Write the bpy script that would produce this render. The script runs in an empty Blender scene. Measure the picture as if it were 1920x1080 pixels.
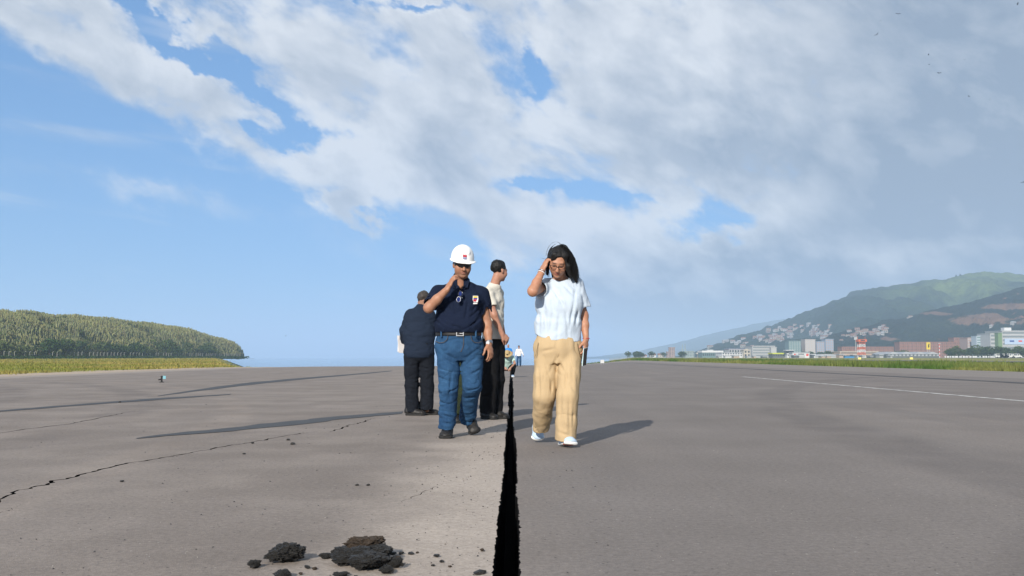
import bpy, bmesh, math, random
import numpy as np
from mathutils import Vector, Matrix, geometry
random.seed(7); np.random.seed(7)
SC = bpy.context.scene
COL = SC.collection
# ------------------------------------------------------------------ camera
F = 1867.0                       # focal length in photo pixels (1920 wide)
CAM_H = 0.74
PITCH = math.atan(129.0 / F)
cd = bpy.data.cameras.new('camera'); cam = bpy.data.objects.new('camera', cd); COL.objects.link(cam)
cd.sensor_width = 36.0; cd.lens = 36.0 * F / 1920.0
cd.clip_start = 0.05; cd.clip_end = 60000
cam.location = (0, 0, CAM_H); cam.rotation_euler = (math.radians(90) + PITCH, 0, 0)
SC.camera = cam
# ------------------------------------------------------------------ colour management
SC.view_settings.view_transform = 'Standard'; SC.view_settings.look = 'None'
SC.view_settings.gamma = 1.0; SC.view_settings.use_curve_mapping = False
SC.view_settings.exposure = 0.5
SC.cycles.use_denoising = True
SC.cycles.max_bounces = 6; SC.cycles.volume_bounces = 1
SC.cycles.volume_step_rate = 1.0
# ------------------------------------------------------------------ sun
SUN_EL = math.radians(25.0)
SUN_AZ = (-0.325, -0.946)                    # horizontal direction towards the sun
sd = bpy.data.lights.new('sun', 'SUN'); sun = bpy.data.objects.new('sun', sd); COL.objects.link(sun)
sd.energy = 4.8; sd.angle = math.radians(0.55); sd.color = (1.0, 0.93, 0.83)
sdir = Vector((SUN_AZ[0] * math.cos(SUN_EL), SUN_AZ[1] * math.cos(SUN_EL), math.sin(SUN_EL)))
sun.rotation_euler = sdir.to_track_quat('Z', 'Y').to_euler()
sun.location = (0, 0, 400)
# ------------------------------------------------------------------ node helpers
class G:
    """tiny wrapper that writes shader maths as python expressions"""
    def __init__(s, nt): s.nt = nt
    def node(s, t, **kw):
        n = s.nt.nodes.new(t)
        for k, v in kw.items(): setattr(n, k, v)
        return n
    def link(s, a, b): s.nt.links.new(a.o if isinstance(a, E) else a, b)
    def m(s, op, *a):
        n = s.node('ShaderNodeMath', operation=op)
        for i, v in enumerate(a):
            if isinstance(v, E): s.nt.links.new(v.o, n.inputs[i])
            else: n.inputs[i].default_value = v
        return E(s, n.outputs[0])
    def vec(s, x, y, z):
        n = s.node('ShaderNodeCombineXYZ')
        for i, v in enumerate((x, y, z)):
            if isinstance(v, E): s.nt.links.new(v.o, n.inputs[i])
            else: n.inputs[i].default_value = v
        return E(s, n.outputs[0])
    def sep(s, v):
        n = s.node('ShaderNodeSeparateXYZ'); s.link(v, n.inputs[0])
        return [E(s, n.outputs[i]) for i in range(3)]
    def ss(s, lo, hi, v):
        n = s.node('ShaderNodeMapRange', interpolation_type='SMOOTHSTEP')
        for k, x in (('From Min', lo), ('From Max', hi), ('Value', v)):
            if isinstance(x, E): s.nt.links.new(x.o, n.inputs[k])
            else: n.inputs[k].default_value = x
        return E(s, n.outputs[0])
    def noise(s, v, scale, detail=4, rough=0.55, dist=0.0, lac=2.0, color=False):
        n = s.node('ShaderNodeTexNoise'); n.inputs['Scale'].default_value = scale
        n.inputs['Detail'].default_value = detail; n.inputs['Roughness'].default_value = rough
        n.inputs['Distortion'].default_value = dist; n.inputs['Lacunarity'].default_value = lac
        if v is not None: s.link(v, n.inputs['Vector'])
        return E(s, n.outputs['Color' if color else 'Fac'])
    def voro(s, v, scale, feature='F1', out='Distance'):
        n = s.node('ShaderNodeTexVoronoi', feature=feature); n.inputs['Scale'].default_value = scale
        if v is not None: s.link(v, n.inputs['Vector'])
        return E(s, n.outputs[out])
    def mix(s, f, a, b, mode='MIX'):
        n = s.node('ShaderNodeMix', data_type='RGBA', blend_type=mode)
        for i, v in ((0, f), (6, a), (7, b)):
            if isinstance(v, E): s.nt.links.new(v.o, n.inputs[i])
            elif i == 0: n.inputs[0].default_value = v
            else: n.inputs[i].default_value = (v[0], v[1], v[2], 1)
        return E(s, n.outputs[2])
    def curve(s, v, pts):
        n = s.node('ShaderNodeFloatCurve'); c = n.mapping.curves[0]
        while len(c.points) < len(pts): c.points.new(0.5, 0.5)
        for p, (x, y) in zip(c.points, pts): p.location = (x, y)
        n.mapping.update(); s.link(v, n.inputs['Value']); return E(s, n.outputs[0])
class E:
    def __init__(s, g, o): s.g = g; s.o = o
    def __add__(s, b): return s.g.m('ADD', s, b)
    __radd__ = __add__
    def __sub__(s, b): return s.g.m('SUBTRACT', s, b)
    def __rsub__(s, b): return s.g.m('SUBTRACT', b, s)
    def __mul__(s, b): return s.g.m('MULTIPLY', s, b)
    __rmul__ = __mul__
    def __truediv__(s, b): return s.g.m('DIVIDE', s, b)
    def clamp(s): return s.g.m('MINIMUM', s.g.m('MAXIMUM', s, 0.0), 1.0)
# ------------------------------------------------------------------ sky: Nishita with a broken cloud deck
W = bpy.data.worlds.new('World'); SC.world = W; W.use_nodes = True
W.cycles.sampling_method = 'MANUAL'; W.cycles.sample_map_resolution = 512
nt = W.node_tree; nt.nodes.clear(); g = G(nt)
sky = g.node('ShaderNodeTexSky', sky_type='NISHITA', sun_disc=False)
sky.sun_elevation = SUN_EL; sky.sun_rotation = math.atan2(SUN_AZ[0], SUN_AZ[1])
sky.air_density = 1.0; sky.dust_density = 0.0; sky.ozone_density = 3.0; sky.altitude = 30
SKY_STR = 0.06
tc = g.node('ShaderNodeTexCoord'); d = E(g, tc.outputs['Generated'])
dx, dy, dz = g.sep(d)
el = g.m('MAXIMUM', dz, 0.0)
az = g.m('ARCTAN2', dx, dy)
inv = 1.0 / 1.0
# slightly sheared direction, so that billows lean down towards the right as the deck does
def cdir(ox, oz): return g.vec(dx + dz * 0.25 + ox, dy, dz * 1.45 + dx * 0.30 + oz)
qd = cdir(0.0, 0.0)
CS, CD = 7.5, 7
def body(v): return g.noise(v, CS, CD, 0.60, 0.18)
n_mid = body(qd)
wv = g.node('ShaderNodeVectorMath', operation='ADD'); g.link(qd, wv.inputs[0])
wn = g.node('ShaderNodeVectorMath', operation='SCALE'); g.link(g.noise(qd, 22.0, 3, 0.5, color=True), wn.inputs[0]); wn.inputs['Scale'].default_value = 0.035; g.link(wn.outputs[0], wv.inputs[1])
wq = E(g, wv.outputs[0])
b1 = g.voro(wq, 17.0); b2v = g.voro(wq, 41.0)
billow = 1.0 - b1 * 0.75 - b2v * 0.35
field = n_mid * 1.05 + billow * 0.20
# lower edge of the deck over azimuth: high on the left, running down to the hills on the right
azn = g.m('MINIMUM', g.m('MAXIMUM', (az + 1.0) / 2.0, 0.0), 1.0)
edge = g.curve(azn, [(0.0, 0.42), (0.243, 0.285), (0.296, 0.236), (0.35, 0.182), (0.403, 0.152), (0.447, 0.146), (0.475, 0.124), (0.49, 0.088), (0.545, 0.060), (0.58, 0.055), (0.62, 0.02), (0.66, 0.0), (1.0, 0.0)])
bias = g.m('MINIMUM', g.m('MAXIMUM', (el - edge) * 7.0, -0.66), 0.20)
right = g.ss(0.16, 0.42, az)
w1, w2, w3 = g.sep(g.noise(qd, 16.0, 5, 0.6, color=True))
azw = az + (w1 - 0.5) * 0.14; elw = el + (w2 - 0.5) * 0.075
def spot(ca, ce, ra, re, tilt=0.0):
    p = (azw - ca) / ra; q_ = (elw - ce + (azw - ca) * tilt) / re; return g.m('POWER', 2.718, 0.0 - (p * p + q_ * q_))
# a lane of blue between two banks, upper left; smaller rents; low drifting clouds
lane_d = (elw - 0.224 + (azw + 0.225) * 0.64) / 0.013
lane = g.m('POWER', 2.718, 0.0 - lane_d * lane_d) * g.ss(-0.47, -0.40, az) * (1.0 - g.ss(-0.26, -0.17, az))
rents = spot(0.205, 0.130, 0.050, 0.024) * 0.33 + spot(0.067, 0.163, 0.070, 0.006, 0.15) * 0.24 + spot(0.038, 0.283, 0.012, 0.024) * 0.28 + spot(-0.086, 0.332, 0.040, 0.006) * 0.28 + spot(-0.148, 0.341, 0.010, 0.008) * 0.28 + spot(-0.20, 0.214, 0.030, 0.012) * 0.24
drift = spot(-0.150, 0.136, 0.040, 0.014, 0.12) * 0.52 + spot(0.33, 0.10, 0.25, 0.03) * 0.10 + spot(0.22, 0.040, 0.20, 0.050) * 0.62
d_cloud = field - 0.635 + bias + right * 0.20 - lane * 0.34 - rents + drift * (0.55 + 0.6 * n_mid)
cover = g.ss(-0.06, 0.16, d_cloud)
thick = g.ss(0.05, 0.40, d_cloud)
veil_v = g.vec(dx * 2.0, dy * 2.0, dz * 14.0 + dx * 2.2)
veil = g.ss(0.54, 0.80, g.noise(veil_v, 2.4, 5, 0.5, 0.3)) * 0.42 * g.ss(0.02, 0.07, el) + (spot(-0.345, 0.152, 0.085, 0.010, 0.12) * 0.95 + spot(-0.15, 0.128, 0.07, 0.016, 0.12) * 0.5) * g.ss(0.36, 0.62, n_mid) * 0.75
# relief: compare the field with itself a little way towards the sun
relief = ((n_mid - body(cdir(-0.016, 0.034))) * 4.2 + (0.5 - b1) * 0.8 + (0.4 - b2v) * 0.5 + 0.5).clamp()
n_low = g.noise(cdir(3.0, 1.0), 4.2, 4, 0.5, 0.5)
gloom = spot(0.20, 0.215, 0.12, 0.05, 0.3) * 0.34 + right * 0.50 + spot(0.21, 0.035, 0.20, 0.036) * 0.95 - spot(0.38, 0.097, 0.10, 0.010) * 0.30
shade = (0.06 + 0.22 * thick + 0.50 * g.ss(0.38, 0.64, n_low) * thick + gloom - 0.70 * (relief - 0.50) * (1.0 - 0.45 * right)).clamp()
CW = (0.77, 0.81, 0.87); CG = (0.30, 0.375, 0.49)
ccol = g.mix(shade, CW, CG)
# cloud light is set against the sky node's own scale (the Background strength multiplies both)
sc_n = g.node('ShaderNodeVectorMath', operation='SCALE'); g.link(ccol, sc_n.inputs[0]); sc_n.inputs['Scale'].default_value = 2 ** -0.5 / SKY_STR
# the deep range of the clear sky is compressed as the camera did
sr_, sg_, sb_ = g.sep(E(g, sky.outputs[0]))
def grade(v, k): return g.m('POWER', v * (SKY_STR * 1.414), 0.42) * (k * 2 ** -0.5 / SKY_STR)
skyc = g.vec(grade(sr_, 0.36), grade(sg_, 0.63), grade(sb_, 1.0))
out = g.mix(veil, skyc, E(g, sc_n.outputs[0]))
out = g.mix(cover * 0.96, out, E(g, sc_n.outputs[0]))
bg = g.node('ShaderNodeBackground'); g.link(out, bg.inputs[0]); bg.inputs[1].default_value = SKY_STR
wo = g.node('ShaderNodeOutputWorld'); g.link(bg.outputs[0], wo.inputs[0])
# ------------------------------------------------------------------ pixel to place helpers
cT, sT = math.cos(PITCH), math.sin(PITCH)
def ray(px, py):
    u = (px - 960.0) / F; v = (540.0 - py) / F
    return Vector((u, cT - v * sT, sT + v * cT))
def at(px, py, Y):                # the point at distance Y in front of the camera
    r = ray(px, py); t = Y / r.y
    return Vector((r.x * t, Y, CAM_H + r.z * t))
def gnd(px, py, z=0.0):           # the point of the flat ground under a pixel
    r = ray(px, py); t = (z - CAM_H) / r.z
    return Vector((r.x * t, r.y * t, z))
# ------------------------------------------------------------------ scene helpers
def tag(o, label=None, cat=None, group=None, kind=None):
    if label: o['label'] = label
    if cat: o['category'] = cat
    if group: o['group'] = group
    if kind: o['kind'] = kind
    return o
def empty(name, loc=(0, 0, 0), rz=0.0):
    o = bpy.data.objects.new(name, None); COL.objects.link(o); o.location = loc; o.rotation_euler = (0, 0, rz)
    o.empty_display_size = 0.2
    return o
def link_mesh(name, me, mat=None, parent=None, loc=None):
    o = bpy.data.objects.new(name, me); COL.objects.link(o)
    if mat is not None:
        for mm in (mat if isinstance(mat, (list, tuple)) else [mat]):
            if len(me.materials) < (len(mat) if isinstance(mat, (list, tuple)) else 1): me.materials.append(mm)
    if parent is not None: o.parent = parent
    if loc is not None: o.location = loc
    return o
def mesh_np(name, V, Fc, smooth=True):
    """V (n,3) array, Fc (m,k) int array of equal-sized faces"""
    me = bpy.data.meshes.new(name); V = np.asarray(V, np.float32); Fc = np.asarray(Fc, np.int32)
    k = Fc.shape[1]
    me.vertices.add(len(V)); me.vertices.foreach_set('co', V.ravel())
    me.loops.add(Fc.size); me.loops.foreach_set('vertex_index', Fc.ravel())
    me.polygons.add(len(Fc)); me.polygons.foreach_set('loop_start', np.arange(0, Fc.size, k, dtype=np.int32))
    me.polygons.foreach_set('use_smooth', np.full(len(Fc), smooth, bool))
    me.update(calc_edges=True); me.validate()
    return me
def mesh_py(name, V, Fc, smooth=False):
    me = bpy.data.meshes.new(name); me.from_pydata([tuple(v) for v in V], [], [tuple(f) for f in Fc]); me.update()
    if smooth:
        for p in me.polygons: p.use_smooth = True
    return me
def vcol(me, cols, name='tint'):
    a = me.color_attributes.new(name, 'FLOAT_COLOR', 'POINT')
    c = np.ones((len(me.vertices), 4), np.float32); c[:, :3] = cols; a.data.foreach_set('color', c.ravel())
class Boxes:
    """collects boxes / prisms / tubes into one mesh (one part)"""
    def __init__(s): s.V = []; s.F = []
    def box(s, x0, x1, y0, y1, z0, z1):
        n = len(s.V)
        s.V += [(x0, y0, z0), (x1, y0, z0), (x1, y1, z0), (x0, y1, z0), (x0, y0, z1), (x1, y0, z1), (x1, y1, z1), (x0, y1, z1)]
        s.F += [tuple(n + i for i in f) for f in ((0, 3, 2, 1), (4, 5, 6, 7), (0, 1, 5, 4), (1, 2, 6, 5), (2, 3, 7, 6), (3, 0, 4, 7))]
        return s
    def tube(s, a, b, ra, rb=None, n=8):
        a = Vector(a); b = Vector(b); rb = ra if rb is None else rb
        ax = (b - a).normalized(); u = ax.orthogonal().normalized(); w = ax.cross(u); k = len(s.V)
        for c, r in ((a, ra), (b, rb)):
            for i in range(n):
                t = 2 * math.pi * i / n; s.V.append(tuple(c + u * (r * math.cos(t)) + w * (r * math.sin(t))))
        for i in range(n): s.F.append((k + i, k + (i + 1) % n, k + n + (i + 1) % n, k + n + i))
        s.F.append(tuple(k + i for i in reversed(range(n)))); s.F.append(tuple(k + n + i for i in range(n)))
        return s
    def poly(s, pts, faces):
        k = len(s.V); s.V += [tuple(p) for p in pts]; s.F += [tuple(k + i for i in f) for f in faces]; return s
    def gable(s, x0, x1, y0, y1, z0, z1, axis='x'):
        if axis == 'x':
            ym = (y0 + y1) / 2
            return s.poly([(x0, y0, z0), (x1, y0, z0), (x1, y1, z0), (x0, y1, z0), (x0, ym, z1), (x1, ym, z1)],
                          [(0, 1, 5, 4), (2, 3, 4, 5), (0, 4, 3), (1, 2, 5), (0, 3, 2, 1)])
        xm = (x0 + x1) / 2
        return s.poly([(x0, y0, z0), (x1, y0, z0), (x1, y1, z0), (x0, y1, z0), (xm, y0, z1), (xm, y1, z1)],
                      [(0, 1, 4), (1, 2, 5, 4), (2, 3, 5), (3, 0, 4, 5), (0, 3, 2, 1)])
    def build(s, name, mat, parent=None, loc=None, smooth=False):
        return link_mesh(name, mesh_py(name, s.V, s.F, smooth), mat, parent, loc)
# ------------------------------------------------------------------ materials
MATS = {}
def mat_base(name, rough=0.7, spec=0.3, metal=0.0):
    m = bpy.data.materials.new(name); m.use_nodes = True; t = m.node_tree; t.nodes.clear(); gg = G(t)
    b = gg.node('ShaderNodeBsdfPrincipled'); o = gg.node('ShaderNodeOutputMaterial'); gg.link(b.outputs[0], o.inputs[0])
    b.inputs['Roughness'].default_value = rough; b.inputs['Specular IOR Level'].default_value = spec; b.inputs['Metallic'].default_value = metal
    MATS[name] = m
    return m, gg, b
def bump(gg, b, h, strength, dist):
    n = gg.node('ShaderNodeBump'); n.inputs['Strength'].default_value = strength; n.inputs['Distance'].default_value = dist
    gg.link(h, n.inputs['Height']); gg.link(n.outputs[0], b.inputs['Normal'])
def mat_plain(name, col, rough=0.7, spec=0.3, metal=0.0, var=0.15, scale=8.0, bmp=0.0, bscale=60.0, bdist=0.005, attr=None):
    m, gg, b = mat_base(name, rough, spec, metal)
    co = E(gg, gg.node('ShaderNodeTexCoord').outputs['Object'])
    n = gg.noise(co, scale, 4, 0.6)
    base = col
    if attr:
        a = gg.node('ShaderNodeAttribute', attribute_name=attr); base = E(gg, a.outputs['Color'])
        lo = gg.mix(1.0, base, (1 - var,) * 3, 'MULTIPLY')
        c = gg.mix(n, lo, base)
    else:
        c = gg.mix(n, tuple(x * (1 - var) for x in col), tuple(min(1, x * (1 + var)) for x in col))
    gg.link(c, b.inputs['Base Color'])
    if bmp: bump(gg, b, gg.noise(co, bscale, 3, 0.6), bmp, bdist)
    return m
# ================================================================== terrain
RW_L, RW_R = -18.7, 25.0            # edges of the runway
SEA_Z = -8.0
def sstep(a, b, x):
    t = np.clip((np.asarray(x, float) - a) / (b - a), 0, 1); return t * t * (3 - 2 * t)
def T(x, y):
    x = np.asarray(x, float); y = np.asarray(y, float)
    t = x / np.maximum(y, 1.0)
    k = np.clip(6.0e-5 - 1.6e-6 * x, 2.0e-5, 1.0e-4)
    k = k + np.clip((-18.9 - x) / 6.0, 0, 1) * 2.5e-4
    drop = np.minimum(k * np.maximum(y - 50, 0) ** 2, 10.5)
    w = sstep(-0.30, -0.245, t) * (1 - sstep(0.085, 0.125, t))
    z = -drop * w
    z = np.where((y > 640) & (x < 60), np.minimum(z, -10.5 * sstep(640, 780, y)), z)      # the headland ends in the sea
    return z
class VN:                            # value noise on a random lattice
    def __init__(s, seed, n=32): s.n = n; s.L = np.random.RandomState(seed).rand(n, n, n).astype(np.float32)
    def __call__(s, x, y, z=0.0):
        x, y, z = np.broadcast_arrays(np.asarray(x, np.float32), np.asarray(y, np.float32), np.asarray(z, np.float32))
        fx, fy, fz = np.floor(x), np.floor(y), np.floor(z); n = s.n
        ix, iy, iz = (fx.astype(np.int64) % n, fy.astype(np.int64) % n, fz.astype(np.int64) % n)
        u, v, w = x - fx, y - fy, z - fz
        u = u * u * (3 - 2 * u); v = v * v * (3 - 2 * v); w = w * w * (3 - 2 * w)
        jx, jy, jz = (ix + 1) % n, (iy + 1) % n, (iz + 1) % n; L = s.L
        a = L[ix, iy, iz] * (1 - u) + L[jx, iy, iz] * u; b = L[ix, jy, iz] * (1 - u) + L[jx, jy, iz] * u
        c = L[ix, iy, jz] * (1 - u) + L[jx, iy, jz] * u; e = L[ix, jy, jz] * (1 - u) + L[jx, jy, jz] * u
        return ((a * (1 - v) + b * v) * (1 - w) + (c * (1 - v) + e * v) * w) * 2 - 1
    def fbm(s, x, y, z=0.0, o=4, g=0.5):
        r = 0; a = 1.0
        for i in range(o): r = r + a * s(x * 2 ** i + 7.3 * i, y * 2 ** i + 3.1 * i, z * 2 ** i); a *= g
        return r
NZ = VN(3)
# ---- ground sheet: non-uniform grid out to the hills
xs = np.unique(np.concatenate([np.linspace(-2600, -700, 14), np.linspace(-700, -200, 40), np.linspace(-200, -22, 60), [-20.6, -19.6, -18.9, -18.0, -10, 0, 10, 20, 24.2, 25.2, 25.9, 27],
                               np.linspace(28, 90, 24), np.linspace(90, 600, 60), np.linspace(620, 5200, 40)]))
ys = np.unique(np.concatenate([np.linspace(-400, -20, 12), np.linspace(-10, 160, 50), np.linspace(165, 800, 90), np.linspace(810, 2000, 36), np.linspace(2100, 9000, 24)]))
X, Y = np.meshgrid(xs, ys, indexing='ij')
Zg = T(X, Y)
inside = (X > RW_L + 0.3) & (X < RW_R - 0.3) & (Y < 415)
rough = 0.10 * NZ.fbm(X / 9, Y / 9, 1.0) * (~((X > -19.5) & (X < 25.8)))
left_bank = 0.0
Zg = Zg + rough * 0.6 - 0.02
Zg = np.where(inside, Zg - 0.9, Zg)
nx, ny = X.shape
V = np.stack([X, Y, Zg], -1).reshape(-1, 3)
I = np.arange(nx * ny).reshape(nx, ny)
Q = np.stack([I[:-1, :-1], I[1:, :-1], I[1:, 1:], I[:-1, 1:]], -1).reshape(-1, 4)
m_land, gg, b = mat_base('land', 0.95, 0.1)
pos = E(gg, gg.node('ShaderNodeNewGeometry').outputs['Position']); px_, py_, pz_ = gg.sep(pos)
n1 = gg.noise(pos, 0.09, 5, 0.6); n2 = gg.noise(pos, 1.6, 5, 0.65); n3 = gg.noise(pos, 0.02, 4, 0.6)
grassL = gg.mix(gg.ss(0.42, 0.62, n1), (0.20, 0.205, 0.045), (0.30, 0.245, 0.075))
grassL = gg.mix(gg.ss(0.40, 0.72, n2), grassL, (0.13, 0.17, 0.035))
grassR = gg.mix(gg.ss(0.40, 0.60, n3), (0.13, 0.16, 0.045), (0.33, 0.29, 0.13))
grassR = gg.mix(gg.ss(0.45, 0.70, n2) * 0.6, grassR, (0.09, 0.13, 0.03))
c = gg.mix(gg.ss(-2.0, 2.0, px_), grassL, grassR)
sand = gg.mix(n2, (0.34, 0.27, 0.21), (0.48, 0.40, 0.32))
edgeL = gg.ss(-23.2, -21.4, px_ + (n1 - 0.5) * 3.0 + (n2 - 0.5) * 2.0) * (1.0 - gg.ss(0.0, 5.0, px_))
c = gg.mix(edgeL, c, sand)
far_town = gg.ss(640.0, 720.0, py_) * gg.ss(40.0, 90.0, px_)
c = gg.mix(far_town * 0.7, c, gg.mix(n1, (0.20, 0.19, 0.17), (0.34, 0.31, 0.26)))
gg.link(c, b.inputs['Base Color'])
bump(gg, b, n2, 0.6, 0.08)
gro = link_mesh('ground', mesh_np('ground', V, Q), m_land)
tag(gro, kind='structure')
# ---- the sea
Vs = []; 
sx = np.array([-16000, -9000, -4000, -1500, 0, 1500, 4000, 9000, 16000.]); sy = np.array([-1500, 300, 600, 1000, 2000, 4000, 8000, 16000.])
A, B_ = np.meshgrid(sx, sy, indexing='ij'); I = np.arange(A.size).reshape(A.shape)
Q = np.stack([I[:-1, :-1], I[1:, :-1], I[1:, 1:], I[:-1, 1:]], -1).reshape(-1, 4)
m_sea, gg, b = mat_base('sea_water', 0.10, 0.5)
pos = E(gg, gg.node('ShaderNodeNewGeometry').outputs['Position'])
b.inputs['Base Color'].default_value = (0.10, 0.19, 0.27, 1)
bump(gg, b, gg.noise(pos, 0.12, 6, 0.65), 0.10, 1.0)
tag(link_mesh('sea', mesh_np('sea', np.stack([A, B_, np.full(A.shape, SEA_Z)], -1).reshape(-1, 3), Q), m_sea), kind='structure')
# ================================================================== runway with the open crack
def crack_mid(y): return -0.012 - 0.004 * y / 10 + 0.004 * math.sin(y * 0.9 + 1.0) + 0.002 * math.sin(y * 3.1)
def crack_half(y):
    return 0.046 + 0.003 * math.sin(y * 1.7 + 0.6) + 0.0015 * math.sin(y * 4.3) - (0.012 if 10.3 < y < 15.0 else 0.0) + (0.004 if y > 18 else 0) + (0.0 if y < 60 else 0.02)
rnd = random.Random(11)
yy = [-8, -4, -1, 1.5]; y = 2.6
while y < 150:
    yy.append(y); y += 0.018 if y < 9 else (0.035 if y < 16 else (0.12 if y < 40 else 0.8))
Lp, Rp = [], []
jl = jr = 0.0
for y in yy:
    jl = 0.45 * jl + rnd.gauss(0, 0.0027); jr = 0.45 * jr + rnd.gauss(0, 0.0027)
    chip_r = 0.014 if rnd.random() < 0.012 else 0.0; chip_l = 0.009 if rnd.random() < 0.012 else 0.0
    Lp.append((crack_mid(y) - crack_half(y) + jl - chip_l, y)); Rp.append((crack_mid(y) + crack_half(y) + jr + chip_r, y))
main_poly = Lp + Rp[::-1]
def crack_strip(pix, width, step=0.05, jag=0.012, seed=1, taper=True):
    r = random.Random(seed); P = [gnd(*p).xy for p in pix]; pts = []
    for a, b2 in zip(P[:-1], P[1:]):
        n = max(1, int((b2 - a).length / step))
        for i in range(n): pts.append(a.lerp(b2, i / n))
    pts.append(P[-1]); n = len(pts); Lq, Rq = [], []; j = 0
    for i, p in enumerate(pts):
        t = pts[min(i + 1, n - 1)] - pts[max(i - 1, 0)]; nn = Vector((-t.y, t.x)).normalized()
        j = 0.6 * j + r.gauss(0, jag); w = width * (0.35 + 1.1 * r.random())
        if taper: w *= min(1, (i + 0.6) / 6, (n - i - 0.4) / 8)
        c = p + nn * j
        Lq.append(tuple(c + nn * w / 2)); Rq.append(tuple(c - nn * w / 2))
    return Lq + Rq[::-1]
crackA = [(-60, 962), (0, 937), (30, 921), (50, 914), (85, 909), (95, 901), (120, 898), (160, 887), (200, 877), (240, 868), (300, 860), (345, 853), (380, 845),
          (425, 836), (475, 829), (515, 820), (555, 814), (597, 809)]
crackA2 = [(620, 810), (650, 798), (680, 791), (703, 784)]
crackB = [(-40, 820), (0, 812), (60, 803), (130, 795), (200, 781), (253, 770)]
crackC = [(-30, 968), (0, 959), (18, 952)]
crackD = [(742, 945), (790, 925), (820, 913), (850, 903)]
polys = [main_poly, crack_strip(crackA, 0.022, seed=2), crack_strip(crackA2, 0.019, seed=3), crack_strip(crackB, 0.022, seed=4, step=0.12), crack_strip(crackC, 0.016, seed=5),
         crack_strip(crackD, 0.0045, seed=6)]
pts = []; edges = []; faces = []
def addp(p): pts.append(Vector((p[0], p[1]))); return len(pts) - 1
for pl in polys:
    if sum(a[0] * b2[1] - b2[0] * a[1] for a, b2 in zip(pl, pl[1:] + pl[:1])) < 0: pl = pl[::-1]
    ids = [addp(p) for p in pl]; faces.append(ids)
gx = np.linspace(RW_L, RW_R, 21); gy = np.unique(np.concatenate([[-8, -4], np.linspace(0, 60, 25), np.linspace(64, 200, 30), np.linspace(210, 410, 14)]))
for i, x in enumerate(gx):
    for yv in gy:
        if abs(x) < 0.4: continue
        # ragged outer edges
        xe = x + (0.10 * math.sin(yv * 2.3) + 0.07 * math.sin(yv * 0.7) if i in (0, len(gx) - 1) else 0.0)
        addp((xe, float(yv)))
rv, re_, rf, _, _, of = geometry.delaunay_2d_cdt(pts, [], faces, 0, 1e-6)
keep = [f for f, o in zip(rf, of) if not o]
gone = [f for f, o in zip(rf, of) if o]
xy = np.array([tuple(v) for v in rv]); zz = T(xy[:, 0], xy[:, 1])
Vr = [(p[0], p[1], z) for p, z in zip(xy, zz)]
ed = {}
for f in keep:
    for a, b2 in zip(f, f[1:] + f[:1]): ed[(a, b2)] = ed.get((a, b2), 0) + 1
gone_e = set()
for f in gone:
    for a, b2 in zip(f, f[1:] + f[:1]): gone_e.add((a, b2))
Fr = [tuple(f) for f in keep]; midx = [0] * len(Fr); low = {}
def lowv(i, dz):
    if i not in low:
        p = Vr[i]; low[i] = len(Vr); Vr.append((p[0] + rnd.gauss(0, 0.003), p[1], p[2] - dz))
    return low[i]
for (a, b2) in list(ed):
    if (b2, a) not in ed:                               # open edge: a wall of the crack, or the runway's outer rim
        c = (b2, a) in gone_e
        dz = 0.55 if c else 0.35
        Fr.append((b2, a, lowv(a, dz), lowv(b2, dz))); midx.append(1 if c else 0)
me = bpy.data.meshes.new('runway'); me.from_pydata(Vr, [], Fr); me.update()
me.polygons.foreach_set('material_index', midx)
# ---- asphalt
m_asp, gg, b = mat_base('runway_asphalt', 0.86, 0.28)
pos = E(gg, gg.node('ShaderNodeNewGeometry').outputs['Position']); x_, y_, z_ = gg.sep(pos)
pz0 = gg.vec(x_, y_, 0.0)
def warp(sc, amt): return (gg.noise(pz0, sc, 3, 0.5) - 0.5) * amt
fine = gg.noise(pz0, 95.0, 3, 0.7); grit = gg.voro(pz0, 130.0); med = gg.noise(pz0, 7.0, 5, 0.6); big = gg.noise(pz0, 0.55, 4, 0.55)
streak = gg.noise(gg.vec(x_ * 1.6, y_ * 0.11, 0.0), 1.0, 5, 0.6, 0.4)
cl = gg.mix(gg.ss(0.25, 0.75, big), (0.194, 0.164, 0.141), (0.240, 0.206, 0.181))
cr = gg.mix(gg.ss(0.25, 0.75, big), (0.174, 0.153, 0.139), (0.212, 0.188, 0.172))
c = gg.mix(gg.ss(-0.4, 0.5, x_ + warp(0.8, 0.7)), cl, cr)
c = gg.mix(gg.ss(0.35, 0.75, streak) * 0.30, c, gg.mix(1.0, c, (0.72, 0.72, 0.74), 'MULTIPLY'))
c = gg.mix(gg.ss(0.52, 0.74, gg.noise(gg.vec(x_ * 0.8, y_ * 0.05, 3.0), 1.0, 4, 0.55, 0.5)) * 0.30, c, gg.mix(1.0, c, (1.28, 1.24, 1.18), 'MULTIPLY'))
wp35 = warp(0.35, 0.5); patch9 = gg.ss(0.30, 0.62, gg.noise(pz0, 0.9, 4, 0.6))
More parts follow.
